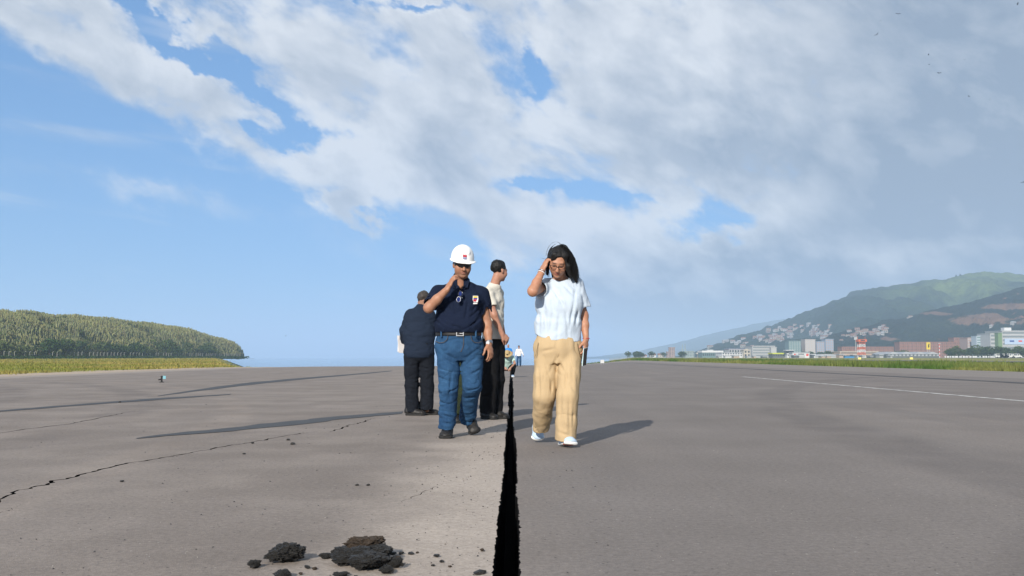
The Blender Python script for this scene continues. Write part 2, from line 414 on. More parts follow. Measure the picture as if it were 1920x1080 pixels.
# faint turning tracks of wheels: arcs about a few centres
def arc(cx, cy, r, w, amt, col):
    global c
    e1 = x_ - cx; e2 = y_ - cy
    rr = gg.m('SQRT', e1 * e1 + e2 * e2) + wp35
    band = (1.0 - gg.ss(w * 0.4, w, gg.m('ABSOLUTE', rr - r))) * patch9
    c = gg.mix(band * amt, c, gg.mix(1.0, c, col, 'MULTIPLY'))
dk = (0.66, 0.66, 0.68); lt = (1.22, 1.19, 1.15)
for cx, cy, r, w, a, col in ((-42, 4, 38.0, 0.45, 0.55, dk), (-42, 4, 39.4, 0.3, 0.5, lt), (-52, 0, 46.5, 0.5, 0.5, dk), (-30, -6, 27.5, 0.35, 0.45, lt), (-66, -14, 63.5, 0.4, 0.45, dk),
                            (60, 4, 57.0, 0.5, 0.5, dk), (60, 4, 55.2, 0.35, 0.4, lt), (80, -12, 75.5, 0.6, 0.5, dk), (38, -20, 43.0, 0.4, 0.45, dk), (38, -20, 41.4, 0.3, 0.4, dk)):
    arc(cx, cy, r, w, a, col)
# pale dust carried up along the left lip of the crack
dust = gg.ss(-0.95, -0.22, x_ + warp(1.6, 0.75)) * (1.0 - gg.ss(-0.03, 0.03, x_)) * gg.ss(2.0, 4.0, y_) * (1.0 - gg.ss(7.0, 16.0, y_))
dust2 = gg.ss(0.42, 0.66, gg.noise(pz0, 1.1, 6, 0.62)) * 0.35 * (1.0 - gg.ss(-0.05, 0.1, x_))
c = gg.mix((dust * (0.62 + 0.4 * med) + dust2 * 0.4).clamp() * 0.9, c, (0.44, 0.378, 0.322))
# aggregate: pale and dark specks
spk = gg.voro(pz0, 46.0, out='Color'); sr, sg, sb = gg.sep(spk); sdist = gg.voro(pz0, 46.0)
near_ = 1.0 - gg.ss(9.0, 22.0, y_)
c = gg.mix((sr - 0.95) * 16.0 * (1.0 - gg.ss(0.10, 0.26, sdist)) * near_ * 0.8, c, (0.50, 0.48, 0.45))
c = gg.mix(gg.ss(0.94, 0.96, sg) * (1.0 - gg.ss(0.14, 0.34, sdist)) * near_ * 0.75, c, (0.035, 0.033, 0.033))
grain = gg.noise(pz0, 34.0, 4, 0.75)
c = gg.mix(((fine - 0.5) * 1.6 + (grain - 0.5) * 2.2 + 0.5).clamp(), gg.mix(1.0, c, (0.74, 0.74, 0.74), 'MULTIPLY'), gg.mix(1.0, c, (1.22, 1.22, 1.22), 'MULTIPLY'))
far_sh = gg.ss(17.0, 17.6, x_ + warp(0.4, 0.3))
c = gg.mix(far_sh * 0.5, c, (0.26, 0.232, 0.206))
c = gg.mix((1.0 - gg.ss(-17.6, -16.9, x_ + warp(0.4, 0.5))) * 0.65, c, (0.33, 0.285, 0.245))
gg.link(c, b.inputs['Base Color'])
h = fine * 0.35 + (1.0 - gg.ss(0.0, 0.5, grit)) * 0.5 + med * 0.4
bump(gg, b, h, 0.45, 0.005)
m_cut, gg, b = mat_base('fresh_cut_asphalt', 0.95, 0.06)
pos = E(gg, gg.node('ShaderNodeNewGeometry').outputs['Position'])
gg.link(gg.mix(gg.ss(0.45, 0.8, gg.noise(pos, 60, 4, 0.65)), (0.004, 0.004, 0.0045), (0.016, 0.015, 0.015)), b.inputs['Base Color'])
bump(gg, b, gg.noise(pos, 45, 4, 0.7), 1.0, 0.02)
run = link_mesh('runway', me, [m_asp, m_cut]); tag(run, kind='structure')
# black tar at the bottom of the crack
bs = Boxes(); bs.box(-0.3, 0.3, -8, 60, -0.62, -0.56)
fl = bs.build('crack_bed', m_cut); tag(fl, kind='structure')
# ---- dark sealing strips and painted lines, thin sheets on the asphalt
def sheet(name, poly_pix=None, mat=None, top=None, bot=None, z=0.004, label=None, n=24, pts_xy=None, jag=0.0, seed=0):
    r = random.Random(seed)
    def res(P, n):
        P = [Vector(p) for p in P]; L = [0]
        for a, b2 in zip(P[:-1], P[1:]): L.append(L[-1] + (b2 - a).length)
        out = []
        for i in range(n + 1):
            s = L[-1] * i / n
            for k in range(len(P) - 1):
                if s <= L[k + 1] + 1e-9: break
            f = (s - L[k]) / max(1e-9, L[k + 1] - L[k]); out.append(P[k].lerp(P[k + 1], f))
        return out
    a = res(top, n); b2 = res(bot, n); V = []; Fx = []
    for p in a + b2:
        x, y = p.x + r.gauss(0, jag), p.y + r.gauss(0, jag); V.append((x, y, float(T(x, y)) + z))
    for i in range(n): Fx.append((i, n + 1 + i, n + 2 + i, i + 1))
    o = link_mesh(name, mesh_py(name, V, Fx), mat); tag(o, label=label, kind='structure'); return o
m_tar, gg, b = mat_base('tar_seal', 0.7, 0.3)
pos = E(gg, gg.node('ShaderNodeNewGeometry').outputs['Position'])
gg.link(gg.mix(gg.noise(pos, 5, 5, 0.65), (0.040, 0.043, 0.047), (0.078, 0.079, 0.080)), b.inputs['Base Color'])
bump(gg, b, gg.noise(pos, 90, 3, 0.6), 0.4, 0.004)
G2 = lambda L: [gnd(*p).xy for p in L]
sheet('tar_strip', mat=m_tar, top=G2([(255, 821.5), (340, 811), (420, 804), (480, 796), (560, 788.5), (640, 780), (755, 772)]),
      bot=G2([(255, 823), (340, 816), (420, 810), (480, 804), (560, 797), (640, 786), (755, 776)]), jag=0.015, label='dark tapering tar strip left of the walkers')
sheet('tar_strip', mat=m_tar, top=G2([(-60, 776), (0, 770), (120, 760), (200, 754), (300, 746.5), (432, 739)]),
      bot=G2([(-60, 778.4), (0, 772.2), (120, 763), (200, 757), (300, 749.6), (432, 740.2)]), jag=0.02, label='thin dark tar strip running in from the left edge')
sheet('tar_strip', mat=m_tar, top=G2([(295, 742), (340, 735.5), (400, 726), (470, 717), (560, 709), (640, 703), (700, 698), (735, 695)]),
      bot=G2([(295, 743), (340, 737.5), (400, 730.2), (470, 721.5), (560, 712.4), (640, 705), (700, 699.6), (735, 696.2)]), jag=0.02, label='long curved dark tar strip running towards the far crest')
m_line, gg, b = mat_base('worn_white_paint', 0.75, 0.2)
pos = E(gg, gg.node('ShaderNodeNewGeometry').outputs['Position'])
wear = gg.ss(0.36, 0.62, gg.noise(pos, 3.5, 6, 0.7))
gg.link(gg.mix(wear, (0.20, 0.19, 0.18), (0.66, 0.65, 0.62)), b.inputs['Base Color'])
def long_strip(name, x, w, y0, y1, mat, label, n=60, jag=0.0, z=0.004):
    return sheet(name, mat=mat, top=[(x - w / 2, y0), (x - w / 2, y1)], bot=[(x + w / 2, y0), (x + w / 2, y1)], n=n, jag=jag, label=label, z=z)
long_strip('painted_line', 8.55, 0.16, -6, 37, m_line, 'thin worn white line on the right half of the runway', jag=0.008)
long_strip('tar_strip', 14.4, 0.55, -6, 150, m_tar, 'long dark tar seam near the right edge of the runway', jag=0.05)
# parallel taxiway beyond the right-hand grass
m_tax, gg, b = mat_base('taxiway_asphalt', 0.9, 0.2)
pos = E(gg, gg.node('ShaderNodeNewGeometry').outputs['Position'])
gg.link(gg.mix(gg.noise(pos, 0.7, 5, 0.6), (0.13, 0.125, 0.12), (0.20, 0.19, 0.18)), b.inputs['Base Color'])
def slab(name, x0, x1, y0, y1, z, mat, n=40):
    V = []; Fx = []
    for i in range(n + 1):
        y = y0 + (y1 - y0) * i / n
        V += [(x0, y, float(T(x0, y)) + z), (x1, y, float(T(x1, y)) + z)]
    for i in range(n): Fx.append((2 * i, 2 * i + 1, 2 * i + 3, 2 * i + 2))
    o = link_mesh(name, mesh_py(name, V, Fx), mat); tag(o, kind='structure')
slab('taxiway', 60, 78, 20, 560, 0.10, m_tax)
slab('apron', 260, 430, 560, 640, 0.12, m_tax, 8)
# ================================================================== mountains on the right
def ridge_field(name, sky_pts, foot, ridge, back, u0, u1, nu, ny, spur, seed, mat, spur_len):
    """heightfield over bearing u and distance y: foot -> ridge -> back, crest heights in photo pixels above the eye line"""
    N = VN(seed); U = np.linspace(u0, u1, nu)
    pxs = U * F + 962; S = np.interp(pxs, [p[0] for p in sky_pts], [669 - p[1] for p in sky_pts])
    t = np.concatenate([np.linspace(0, 1, ny), 1 + np.linspace(0, 1, ny // 3)[1:]])
    Ug, Tg = np.meshgrid(U, t, indexing='ij')
    fo = np.interp(pxs, [p[0] for p in foot], [p[1] for p in foot])[:, None]; ri = np.interp(pxs, [p[0] for p in ridge], [p[1] for p in ridge])[:, None]
    Yg = np.where(Tg <= 1, fo + (ri - fo) * Tg, ri + back * (Tg - 1))
    Xg = Ug * Yg
    Hc = (S[:, None] / F) * ri
    prof = np.where(Tg <= 1, Tg ** 1.25 * (1.0 - 0.10 * np.sin(Tg * math.pi)), np.maximum(0, 1 - (Tg - 1) ** 1.5))
    nz = 1 - np.abs(N.fbm(Xg / spur_len + 0.35 * N(Xg / 600, Yg / 600, 9.0), Yg / (spur_len * 2.6), 0.5, 5, 0.52))     # ridged spurs
    env = np.clip(Tg, 0, 2); env = env * (1 - 0.80 * np.exp(-((Tg - 1) / 0.16) ** 2))
    Zm = Hc * prof + (nz - 0.72) * spur * np.clip(env, 0, 1) * np.clip(Hc / 120, 0.05, 1.2)
    Zm += 2.5 * N.fbm(Xg / 26, Yg / 26, 2.0, 3) * np.clip(Tg * 3, 0, 1)
    Zm -= 3.0; Zm[:, 0] = -12.0
    I = np.arange(Xg.size).reshape(Xg.shape)
    Q = np.stack([I[:-1, :-1], I[1:, :-1], I[1:, 1:], I[:-1, 1:]], -1).reshape(-1, 4)
    o = link_mesh(name, mesh_np(name, np.stack([Xg, Yg, Zm], -1).reshape(-1, 3), Q), mat)
    tag(o, kind='structure')
    def height(x, y):
        u = x / y; i = np.clip((u - u0) / (u1 - u0) * (nu - 1), 0, nu - 1.001); i0 = int(i); f = i - i0
        def col(k): return np.interp(y, Yg[k], Zm[k])
        return float(col(i0) * (1 - f) + col(i0 + 1) * f)
    def find(px, py, lo=0.02):      # where the line of sight first meets this slope
        r = ray(px, py); u = r.x / r.y
        i = int(np.clip((u - u0) / (u1 - u0) * (nu - 1), 0, nu - 1)); yl = Yg[i][:ny]
        lim = CAM_H + r.z / r.y * yl; k = np.argmax((Zm[i][:ny] >= lim) & (t[:ny] > lo))
        return float(u * yl[k]), float(yl[k]), float(Zm[i][k])
    return height, find
def mat_slope(name, woods_or_shade, light, soil, soil_lo, sc=1.0, light_lo=0.5, cloud_shade_edge=None):
    m, gg, b = mat_base(name, 0.95, 0.05)
    pos = E(gg, gg.node('ShaderNodeNewGeometry').outputs['Position'])
    n1 = gg.noise(pos, 0.0045 * sc, 5, 0.6); n2 = gg.noise(pos, 0.045 * sc, 6, 0.7); n3 = gg.noise(pos, 0.012 * sc, 5, 0.62, 0.6)
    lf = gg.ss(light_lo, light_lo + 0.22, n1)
    if cloud_shade_edge:          # cloud shadow painted in darker green low down and left, upper right kept light
        x_, y_, z_ = gg.sep(pos); lf = lf * gg.ss(cloud_shade_edge[0], cloud_shade_edge[1], z_ + (n3 - 0.5) * 60.0) * gg.ss(cloud_shade_edge[2], cloud_shade_edge[3], x_ / y_)
    c = gg.mix(lf, woods_or_shade, light)
    c = gg.mix(gg.ss(0.40, 0.70, n2) * 0.55, c, tuple(x * 0.5 for x in woods_or_shade))
    c = gg.mix(gg.ss(soil_lo, soil_lo + 0.05, n3), c, soil)
    gg.link(c, b.inputs['Base Color']); bump(gg, b, n2, 0.9, 12.0)
    return m
m_far = mat_slope('far_forest_slope', (0.030, 0.055, 0.028), (0.05, 0.08, 0.035), (0.10, 0.09, 0.05), 0.80)
m_mid = mat_slope('painted_cloud_shade_slope', (0.020, 0.038, 0.020), (0.115, 0.160, 0.045), (0.28, 0.17, 0.09), 0.70, light_lo=0.36, cloud_shade_edge=(75.0, 130.0, 0.34, 0.44))
m_near = mat_slope('dark_scrub_slope', (0.014, 0.025, 0.014), (0.028, 0.042, 0.020), (0.22, 0.115, 0.075), 0.615, 1.3, light_lo=0.52)
h_far, f_far = ridge_field('mountain', [(1070, 669), (1120, 668), (1180, 660), (1260, 643), (1350, 622), (1420, 606), (1480, 597), (1540, 595), (1650, 605), (1800, 628), (2300, 655)],
            [(1000, 4300), (2400, 4300)], [(1000, 5700), (2400, 5600)], 900, 0.04, 0.55, 130, 50, 60, 21, m_far, 420)
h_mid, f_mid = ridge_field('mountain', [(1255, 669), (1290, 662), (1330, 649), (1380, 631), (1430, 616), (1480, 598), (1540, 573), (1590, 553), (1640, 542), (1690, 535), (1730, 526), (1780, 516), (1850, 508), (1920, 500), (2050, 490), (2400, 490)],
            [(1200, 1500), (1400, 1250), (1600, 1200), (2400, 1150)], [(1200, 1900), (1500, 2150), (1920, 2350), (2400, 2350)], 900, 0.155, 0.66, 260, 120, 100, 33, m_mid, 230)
h_near, f_near = ridge_field('mountain', [(1470, 669), (1500, 652), (1530, 637), (1565, 622), (1600, 613), (1650, 601), (1700, 590), (1760, 578), (1820, 565), (1870, 550), (1920, 538), (2050, 520), (2400, 505)],
            [(1450, 1150), (1600, 985), (2400, 960)], [(1450, 1350), (1700, 1480), (2400, 1550)], 400, 0.27, 0.66, 260, 120, 62, 44, m_near, 120)
# bare red earth cuttings high on the near ridge
gg = G(m_near.node_tree); bs_ = [n for n in gg.nt.nodes if n.type == 'BSDF_PRINCIPLED'][0]; cur = E(gg, bs_.inputs['Base Color'].links[0].from_socket)
pos = E(gg, gg.node('ShaderNodeNewGeometry').outputs['Position']); x_, y_, z_ = gg.sep(pos); nb = gg.noise(pos, 0.03, 5, 0.65)
for px, py, rx, rz in ((1872, 602, 34, 9), (1905, 577, 24, 6), (1560, 622, 10, 4), (1762, 589, 16, 4), (1842, 592, 14, 6), (1665, 637, 12, 5)):
    qx, qy, qz = f_near(px, py); e1 = (x_ - qx) / (rx * qy / F); e3 = (z_ - qz) / (rz * qy / F)
    cur = gg.mix(gg.ss(0.0, 0.35, 1.15 - gg.m('SQRT', e1 * e1 + e3 * e3) - (nb - 0.5) * 3.6) * 0.65, cur, gg.mix(nb, (0.17, 0.085, 0.055), (0.34, 0.21, 0.14)))
gg.link(cur, bs_.inputs['Base Color'])
# ================================================================== the air
haze_m = bpy.data.materials.new('haze_air'); haze_m.use_nodes = True; t = haze_m.node_tree; t.nodes.clear(); gg = G(t)
pv = gg.node('ShaderNodeVolumePrincipled'); pv.inputs['Density'].default_value = 2.7e-4; pv.inputs['Color'].default_value = (0.56, 0.75, 1.0, 1)
pv.inputs['Anisotropy'].default_value = 0.0
ho = gg.node('ShaderNodeOutputMaterial'); gg.link(pv.outputs[0], ho.inputs['Volume'])
hb = Boxes().box(-16600, 16600, -1600, 16600, -11.5, 270)
haze = hb.build('haze', haze_m); tag(haze, kind='stuff')
# ================================================================== the cactus-covered headland on the left
HS = [(-900, 560), (-400, 566), (-100, 575), (0, 578), (60, 581), (130, 588), (195, 593), (273, 601), (330, 609), (365, 616), (417, 631), (443, 639), (452, 647), (457, 658), (462, 672), (480, 676)]
U = np.concatenate([np.linspace(-1.00, -0.52, 26), np.linspace(-0.51, -0.30, 80), np.linspace(-0.298, -0.258, 40)]); hp = U * F + 962
HSk = np.maximum(0, np.interp(hp, [p[0] for p in HS], [669 - p[1] for p in HS]) - 1.5)
yf = 174.0 / np.abs(U); wid = np.interp(hp, [-900, 0, 300, 430, 470], [60, 95, 95, 60, 25]); yr = yf + wid
tt = np.concatenate([np.linspace(0, 1, 26), np.linspace(1.08, 2.2, 12)])
Hr = np.maximum(0.0, HSk / F * yr + 0.74 - 2.6)
Tg, Ug = np.meshgrid(tt, U); Yh = yf[:, None] + wid[:, None] * Tg; Xh = Ug * Yh
prof = np.where(Tg <= 1, np.sin(np.clip(Tg, 0, 1) * math.pi / 2) ** 0.85, np.maximum(0, 1 - ((Tg - 1) / 1.2) ** 2))
Zh = Hr[:, None] * prof + 0.7 * NZ.fbm(Xh / 22, Yh / 22, 4.0) * np.clip(Hr[:, None] / 8, 0, 1) * np.clip(Tg * 3, 0, 1) - 0.6
I = np.arange(Xh.size).reshape(Xh.shape)
Q = np.stack([I[:-1, :-1], I[1:, :-1], I[1:, 1:], I[:-1, 1:]], -1).reshape(-1, 4)
m_hl, gg, b = mat_base('dry_scrub_hill', 0.95, 0.05)
pos = E(gg, gg.node('ShaderNodeNewGeometry').outputs['Position'])
gg.link(gg.mix(gg.noise(pos, 0.3, 5, 0.65), (0.085, 0.095, 0.035), (0.17, 0.16, 0.065)), b.inputs['Base Color'])
tag(link_mesh('hill', mesh_np('hill', np.stack([Xh, Yh, Zh], -1).reshape(-1, 3), Q), m_hl), kind='structure')
def hill_pt(iu, t):
    i0 = np.clip(iu.astype(int), 0, len(U) - 2); f = iu - i0
    u = U[i0] * (1 - f) + U[i0 + 1] * f; y0 = yf[i0] * (1 - f) + yf[i0 + 1] * f; w = wid[i0] * (1 - f) + wid[i0 + 1] * f; h = Hr[i0] * (1 - f) + Hr[i0 + 1] * f
    y = y0 + w * t; x = u * y; z = h * np.sin(t * math.pi / 2) ** 0.85 - 0.6 + 0.7 * NZ.fbm(x / 22, y / 22, 4.0) * np.clip(h / 8, 0, 1) * np.clip(t * 3, 0, 1)
    return x, y, z, h
def mat_tint(name, rough=0.85, var=0.3, scale=3.0, trans=0.0):
    m, gg, b = mat_base(name, rough, 0.15)
    a = gg.node('ShaderNodeAttribute', attribute_name='tint'); pos = E(gg, gg.node('ShaderNodeNewGeometry').outputs['Position'])
    gg.link(gg.mix(gg.noise(pos, scale, 3, 0.6), gg.mix(1.0, E(gg, a.outputs['Color']), (1 - var,) * 3, 'MULTIPLY'), E(gg, a.outputs['Color'])), b.inputs['Base Color'])
    if trans:
        tr = gg.node('ShaderNodeBsdfTranslucent'); gg.link(E(gg, a.outputs['Color']), tr.inputs[0]); ms = gg.node('ShaderNodeMixShader'); ms.inputs[0].default_value = trans
        gg.link(b.outputs[0], ms.inputs[1]); gg.link(tr.outputs[0], ms.inputs[2])
        o = [n for n in gg.nt.nodes if n.type == 'OUTPUT_MATERIAL'][0]; gg.link(ms.outputs[0], o.inputs[0])
    return m
m_cac = mat_tint('cactus_flesh'); m_leaf = mat_tint('leaf', 0.7, 0.35, 1.5, 0.25); m_grs = mat_tint('grass_blade', 0.8, 0.2, 1.0, 0.2)
rs = np.random.RandomState(5)
def columns(x, y, z, hgt, rad, lean, tint, k=5):
    n = len(x); ang = np.linspace(0, 2 * math.pi, k + 1)[:-1]; V = np.zeros((n, 2 * k + 1, 3), np.float32)
    for j, a in enumerate(ang):
        V[:, j] = np.stack([x + rad * math.cos(a), y + rad * math.sin(a), z], -1)
        V[:, k + j] = np.stack([x + lean[:, 0] + rad * 0.85 * math.cos(a), y + lean[:, 1] + rad * 0.85 * math.sin(a), z + hgt], -1)
    V[:, 2 * k] = np.stack([x + lean[:, 0], y + lean[:, 1], z + hgt + rad * 0.8], -1)
    f = []
    for j in range(k): q = (j + 1) % k; f += [(j, q, k + q), (j, k + q, k + j), (k + j, k + q, 2 * k)]
    Fx = (np.array(f)[None] + (np.arange(n) * (2 * k + 1))[:, None, None]).reshape(-1, 3)
    return V.reshape(-1, 3), Fx, np.repeat(tint, 2 * k + 1, 0)
n = 15000; iu = np.interp(rs.uniform(-0.75, -0.262, n), U, np.arange(len(U))); t = rs.uniform(0.04, 1.0, n)
x, y, z, h = hill_pt(iu, t); dens = NZ.fbm(x / 14, y / 14, 8.0, 3); ok = (dens > -0.55) & (h > 1.0); x, y, z, dens, t = x[ok], y[ok], z[ok], dens[ok], t[ok]
m = len(x); rep = 3; X3 = np.repeat(x, rep) + rs.normal(0, 0.55, m * rep); Y3 = np.repeat(y, rep) + rs.normal(0, 0.55, m * rep); Z3 = np.repeat(z, rep) - 0.3
hg = rs.uniform(1.7, 3.2, m * rep) * np.repeat(1 + 0.25 * dens, rep); rd = rs.uniform(0.13, 0.22, m * rep)
tint = np.array((0.190, 0.195, 0.085)) * (1 + rs.uniform(-0.35, 0.55, (m * rep, 1))) * np.array((1, 1, 1)) + rs.uniform(-0.015, 0.02, (m * rep, 3))
tint = np.clip(tint + np.repeat(dens, rep)[:, None] * np.array((0.03, 0.02, 0.0)), 0.02, 0.5)
V, Fx, C = columns(X3, Y3, Z3, hg, rd, rs.normal(0, 0.18, (m * rep, 2)), tint)
me = mesh_np('cactus_cover', V, Fx, False); vcol(me, C); o = link_mesh('cactus_cover', me, m_cac); tag(o, 'dense pale green columnar cacti covering the headland', kind='stuff')
def leaf_cloud(cent, rad, n, size, base, rs, flat=0.75, shell=0.5):
    """n leaf-clump quads spread through an uneven crown"""
    d = rs.normal(0, 1, (n, 3)); d /= np.linalg.norm(d, axis=1)[:, None]; r = rs.uniform(shell, 1.0, n) ** 0.7
    lump = 1 + 0.28 * NZ(d[:, 0] * 2.3 + cent[0], d[:, 1] * 2.3 + cent[1], d[:, 2] * 2.3 + 5)
    p = np.array(cent) + d * (r * lump)[:, None] * np.array(rad)
    a = rs.normal(0, 1, (n, 3)); a /= np.linalg.norm(a, axis=1)[:, None]; b_ = np.cross(a, rs.normal(0, 1, (n, 3))); b_ /= np.linalg.norm(b_, axis=1)[:, None]
    s = size * rs.uniform(0.6, 1.4, n)[:, None]; a = a * s; b_ = b_ * s * 0.7
    V = np.stack([p - a, p - b_ * 0.8, p + a, p + b_ * 0.8], 1).reshape(-1, 3); Fx = np.arange(4 * n).reshape(n, 4)
    c = np.array(base) * (1 + rs.uniform(-0.4, 0.5, (n, 1))) ; return V, Fx, np.repeat(c, 4, 0)
def merge_np(parts):
    V, Fx, C = [], [], []; k = 0
    for v, f, c in parts: V.append(v); Fx.append(f + k); C.append(c); k += len(v)
    return np.concatenate(V), np.concatenate(Fx), np.concatenate(C)
# low shrubs between the cacti, and the hedge of weeds along the fence
P_ = []
iu = np.interp(rs.uniform(-0.75, -0.262, 750), U, np.arange(len(U))); t = rs.uniform(0.0, 1.0, 750) ** 1.3; x, y, z, h = hill_pt(iu, t)
for a, b2, c2, hh in zip(x, y, z, h):
    if hh < 0.8: continue
    P_.append(leaf_cloud((a, b2, c2 + 0.9), (rs.uniform(1.2, 2.6), rs.uniform(1.2, 2.6), rs.uniform(0.9, 1.8)), 26, 0.55, (0.075, 0.105, 0.028) if rs.rand() < 0.6 else (0.16, 0.15, 0.055), rs))
V, Fx, C = merge_np(P_); me = mesh_np('hill_scrub', V, Fx, False); vcol(me, C); tag(link_mesh('hill_scrub', me, m_leaf), 'low green scrub between the cacti', kind='stuff')
P_ = []
for k_ in range(520):
    yy_ = rs.uniform(250, 600); xx_ = -rs.uniform(158, 166); P_.append(leaf_cloud((xx_, yy_, 0.35), (1.8, 2.6, 0.75), 16, 0.42, (0.030, 0.060, 0.018), rs))
V, Fx, C = merge_np(P_); me = mesh_np('fence_weeds', V, Fx, False); vcol(me, C); tag(link_mesh('fence_weeds', me, m_leaf), 'dark green weeds along the foot of the fence', kind='stuff')
# ---- trees and bushes behind the fence: three kinds, copied
m_bark = mat_plain('bark', (0.07, 0.05, 0.035), 0.9, var=0.4, scale=6)
def tree_proto(kind, seed):
    r = np.random.RandomState(seed); hgt = (4.6, 5.6, 3.8)[kind]; col = ((0.040, 0.075, 0.020), (0.062, 0.095, 0.024), (0.085, 0.110, 0.035))[kind]
    bx = Boxes(); bx.tube((0, 0, -0.4), (0.1, 0, hgt * 0.45), 0.16, 0.10, 7); lim = []
    for k in range(5):
        a = k * 1.26 + r.uniform(-0.3, 0.3); e = (1.5 * math.cos(a), 1.5 * math.sin(a), hgt * r.uniform(0.60, 0.80)); bx.tube((0.1, 0, hgt * 0.36), e, 0.07, 0.03, 5); lim.append(e)
    P_ = [leaf_cloud((e[0] * 1.2, e[1] * 1.2, e[2]), (1.7, 1.7, 1.15), 70, 0.34, col, r) for e in lim] + [leaf_cloud((0, 0, hgt * 0.86), (1.9, 1.9, 1.0), 90, 0.34, tuple(c * 1.1 for c in col), r), leaf_cloud((0, 0, hgt * 0.32), (2.1, 2.1, 1.2), 80, 0.36, tuple(c * 0.9 for c in col), r)]
    V, Fx, C = merge_np(P_); me = mesh_np('crown', V, Fx, False); vcol(me, C); me.materials.append(m_leaf)
    tm = mesh_py('trunk', bx.V, bx.F); tm.materials.append(m_bark); return tm, me
TREES = [tree_proto(k, 60 + k) for k in range(3)]
TL = ['dense dark green tree standing behind the fence below the headland', 'taller mid green tree in the row behind the fence', 'low yellowish green bush tree in the row behind the fence']
def plant_tree(x, y, z, kind, s, label, group, name='tree', sz=None):
    o = empty(name, (x, y, z), random.uniform(0, 6.28)); o.scale = (s, s, s if sz is None else sz); tag(o, label, 'tree', group)
    link_mesh('trunk', TREES[kind][0], None, o); link_mesh('crown', TREES[kind][1], None, o); return o
rt = random.Random(9)
yv = 285.0
while yv < 590:
    k = rt.choice((0, 0, 1, 2)); lx = -rt.uniform(170, 181); plant_tree(lx, yv, -0.1, k, rt.uniform(1.0, 1.65), TL[k], 'trees behind the airfield fence'); yv += rt.uniform(4.5, 9.0)
# ---- fence: concrete posts and wires
m_conc = mat_plain('pale_concrete', (0.30, 0.30, 0.28), 0.9, var=0.15, scale=2); m_wire = mat_plain('galvanised_wire', (0.25, 0.25, 0.25), 0.5, metal=0.5)
fe = empty('fence', (-167, 300, 0)); tag(fe, 'long wire fence on pale concrete posts below the headland', 'fence')
pm = Boxes().box(-0.06, 0.06, -0.06, 0.06, -0.3, 2.35).poly([(-0.09, -0.09, 2.352), (0.09, -0.09, 2.352), (0.09, 0.09, 2.352), (-0.09, 0.09, 2.352), (0.36, -0.05, 2.72), (0.42, -0.05, 2.66), (0.42, 0.05, 2.66), (0.36, 0.05, 2.72)],
        [(0, 1, 5, 4), (1, 2, 6, 5), (2, 3, 7, 6), (3, 0, 4, 7), (4, 5, 6, 7)])
pmesh = mesh_py('post', pm.V, pm.F); pmesh.materials.append(m_conc); k = 0
yv = 0.0
while yv < 320:
    if rt.random() > 0.14:
        o = bpy.data.objects.new('post', pmesh); COL.objects.link(o); o.parent = fe; o.location = (rt.uniform(-0.1, 0.1), yv, 0); o.rotation_euler = (rt.gauss(0, 0.02), rt.gauss(0, 0.02), 0)
    yv += 3.5
for zz_ in (0.3, 0.9, 1.5, 2.1, 2.6):
    Boxes().tube((0, 0, zz_), (0, 320, zz_), 0.012, n=4).build('wire', m_wire, fe)
# ---- grass tufts: stuff
def tufts(name, x, y, hgt, wdt, tint, label, blades=4):
    n = len(x); z = T(x, y) - 0.03; V = np.zeros((n, blades, 3, 3), np.float32)
    for k in range(blades):
        a = rs.uniform(0, 2 * math.pi, n); l = rs.uniform(0.05, 0.5, n) * hgt; hh = hgt * rs.uniform(0.6, 1.1, n); ox = rs.normal(0, 1, n) * wdt * 3; oy = rs.normal(0, 1, n) * wdt * 3
        V[:, k, 0] = np.stack([x + ox - wdt * np.sin(a), y + oy + wdt * np.cos(a), z], -1); V[:, k, 1] = np.stack([x + ox + wdt * np.sin(a), y + oy - wdt * np.cos(a), z], -1)
        V[:, k, 2] = np.stack([x + ox + l * np.cos(a), y + oy + l * np.sin(a), z + hh], -1)
    Fx = np.arange(n * blades * 3).reshape(-1, 3); me = mesh_np(name, V.reshape(-1, 3), Fx, False); vcol(me, np.repeat(tint, blades * 3, 0)); tag(link_mesh(name, me, m_grs), label, kind='stuff')
def mixtint(x, y, a, b2, sc, jit=0.25):
    w = np.clip(0.5 + 0.8 * NZ.fbm(x / sc, y / sc, 2.0, 3), 0, 1)[:, None]; return np.clip((np.array(a) * (1 - w) + np.array(b2) * w) * (1 + rs.uniform(-jit, jit, (len(x), 1))), 0.01, 0.6)
n = 15000; d_ = 32 * (620 / 32.) ** rs.uniform(0, 1, n); u_ = rs.uniform(-0.62, -0.20, n); x = u_ * d_; ok = (x < -21.8 + rs.normal(0, 0.6, n)) & (x > -158); x, d_ = x[ok], d_[ok]
tufts('short_grass', x, d_, 0.05 + 0.0005 * d_ + rs.uniform(0, 0.11, len(x)), 0.02 + 0.00035 * d_, mixtint(x, d_, (0.20, 0.22, 0.045), (0.34, 0.27, 0.085), 14), 'short yellow green grass left of the runway')
n = 26000; d_ = 40 * (520 / 40.) ** rs.uniform(0, 1, n); x = 25.6 + 33 * rs.uniform(0, 1, n) ** 1.5; ok = (x / d_ < 0.72); x, d_ = x[ok], d_[ok]
lump = np.clip(0.75 + 0.6 * NZ.fbm(x / 5, d_ / 9, 6.0, 3), 0.3, 1.8)
tufts('tall_grass', x, d_, (0.22 + rs.uniform(0, 0.30, len(x))) * lump, 0.018 + 0.00025 * d_, mixtint(x, d_, (0.070, 0.135, 0.026), (0.19, 0.20, 0.06), 8), 'rough green grass right of the runway', 4)
